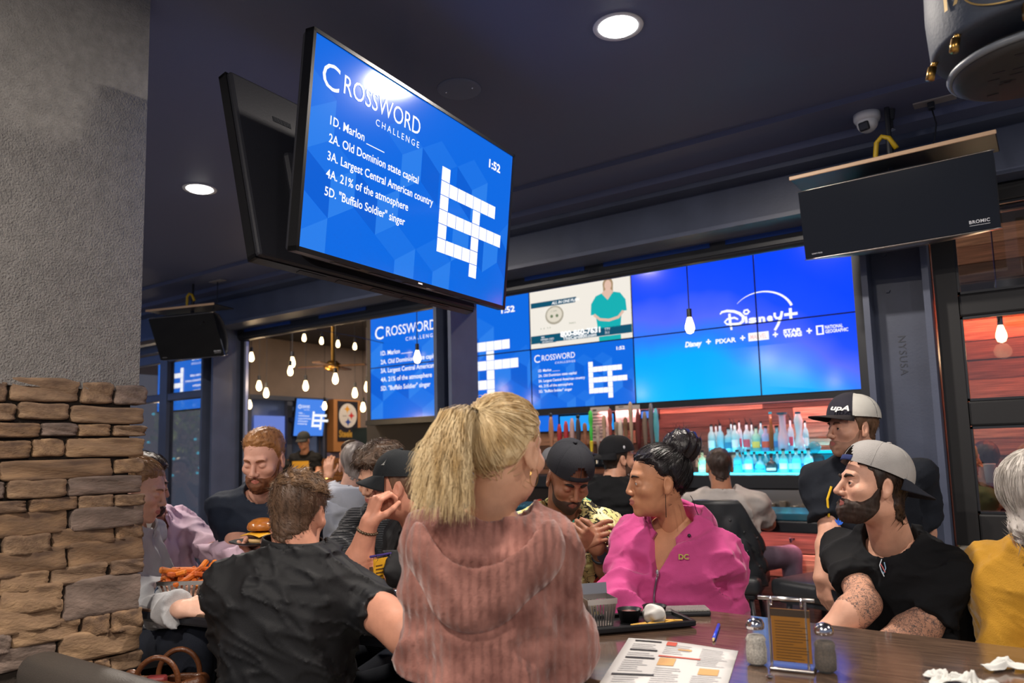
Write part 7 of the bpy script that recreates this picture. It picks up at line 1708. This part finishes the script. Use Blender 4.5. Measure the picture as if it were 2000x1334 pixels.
# gold emblem wrapped on the drum
ang0 = math.atan2(-cf[1] * 1.0 - cr[1] * .8, -cf[0] * 1.0 - cr[0] * .8); Rd = .2065
def wrap(P, F): 
    V = []
    for x, y in P: a_ = ang0 + x / Rd; V.append((c[0] + Rd * math.cos(a_), c[1] + Rd * math.sin(a_), zb + .135 + y))
    return V, F
M_gold = mat('gold_print', '#a58a52', .4, metal=.4)
P_, F_ = text_mesh('TAPROOM', .02, 1.0, 0.); P2 = P_ * .075; P2[:, 0] -= P2[:, 0].max() / 2; P2[:, 1] -= .02; V, F = wrap(P2, F_); t.add('gold_letters', V, F, M_gold)
P_, F_ = text_mesh('FOR COOLER NIGHTS', .0, 1.1, 0.); P2 = P_ * .02; P2[:, 0] -= P2[:, 0].max() / 2; P2[:, 1] = P2[:, 1] - .055 + 4. * P2[:, 0] ** 2; V, F = wrap(P2, F_); t.add('gold_small_letters', V, F, M_gold)
pts = [(.115 * math.cos(a_), .01 + .085 * math.sin(a_)) for a_ in np.linspace(3.3, 6.1, 30)]; b = MB(); V, F = wrap(pts, []); t.add('gold_arc', MB().tube(V, .002, 5), M_gold)

# ---- things only seen in reflection or beyond the left glass
t = Thing('tree', 'small leafy tree with blue fairy lights beyond the left window', 'tree', (-9.4, 6.2, 0)); M_leaf = mat('leaf_green', '#4a5f22', .6, var=.3, vscale=30)
q0 = W(352, 850, 9.3); t.loc = np.array([q0[0], q0[1], 0]); t.o.location = t.loc
t.add('trunk', MB().tube([(q0[0], q0[1], 0), (q0[0] + .03, q0[1], .8), (q0[0], q0[1], q0[2] + .1)], [.05, .04, .02], 8).sm(), mat('bark', '#4a3a2c', .9)); rng = np.random.default_rng(4); b = MB()
for k_ in range(420):
    d_ = rng.normal(size=3); d_ /= np.linalg.norm(d_); p_ = q0 + d_ * np.array([.38, .38, .55]) * rng.uniform(.5, 1.); R_ = Rz(rng.uniform(0, 6.28)) @ Rx(rng.uniform(-1.2, 1.2)); MM = place(p_, R_); l_ = rng.uniform(.04, .08); b.M = MM; b.poly([(0, -l_, 0), (l_ * .4, 0, .008), (0, l_, 0), (-l_ * .4, 0, .008)])
t.add('foliage', b, M_leaf, kind='stuff'); b = MB()
for k_ in range(22): d_ = rng.normal(size=3); d_ /= np.linalg.norm(d_); b.sphere(q0 + d_ * np.array([.4, .4, .56]) + (0, -.0, 0), .018, 6, 4)
t.add('fairy_lights', b, emit('fairy_cyan', '#4ad8e8', 2.5), kind='stuff')
# stools for the seated people
for loc, yw, l in (((-1.72, 1.28), 12, 'black bar stool under the man in the black polo'), ((-1.02, 2.62), 195, 'black bar stool under the woman in the pink hoodie'), ((-.33, 2.86), 160, 'black bar stool under the bearded man in the grey cap'), ((-1.52, 2.78), 205, 'black bar stool under the man in the printed shirt')): pass
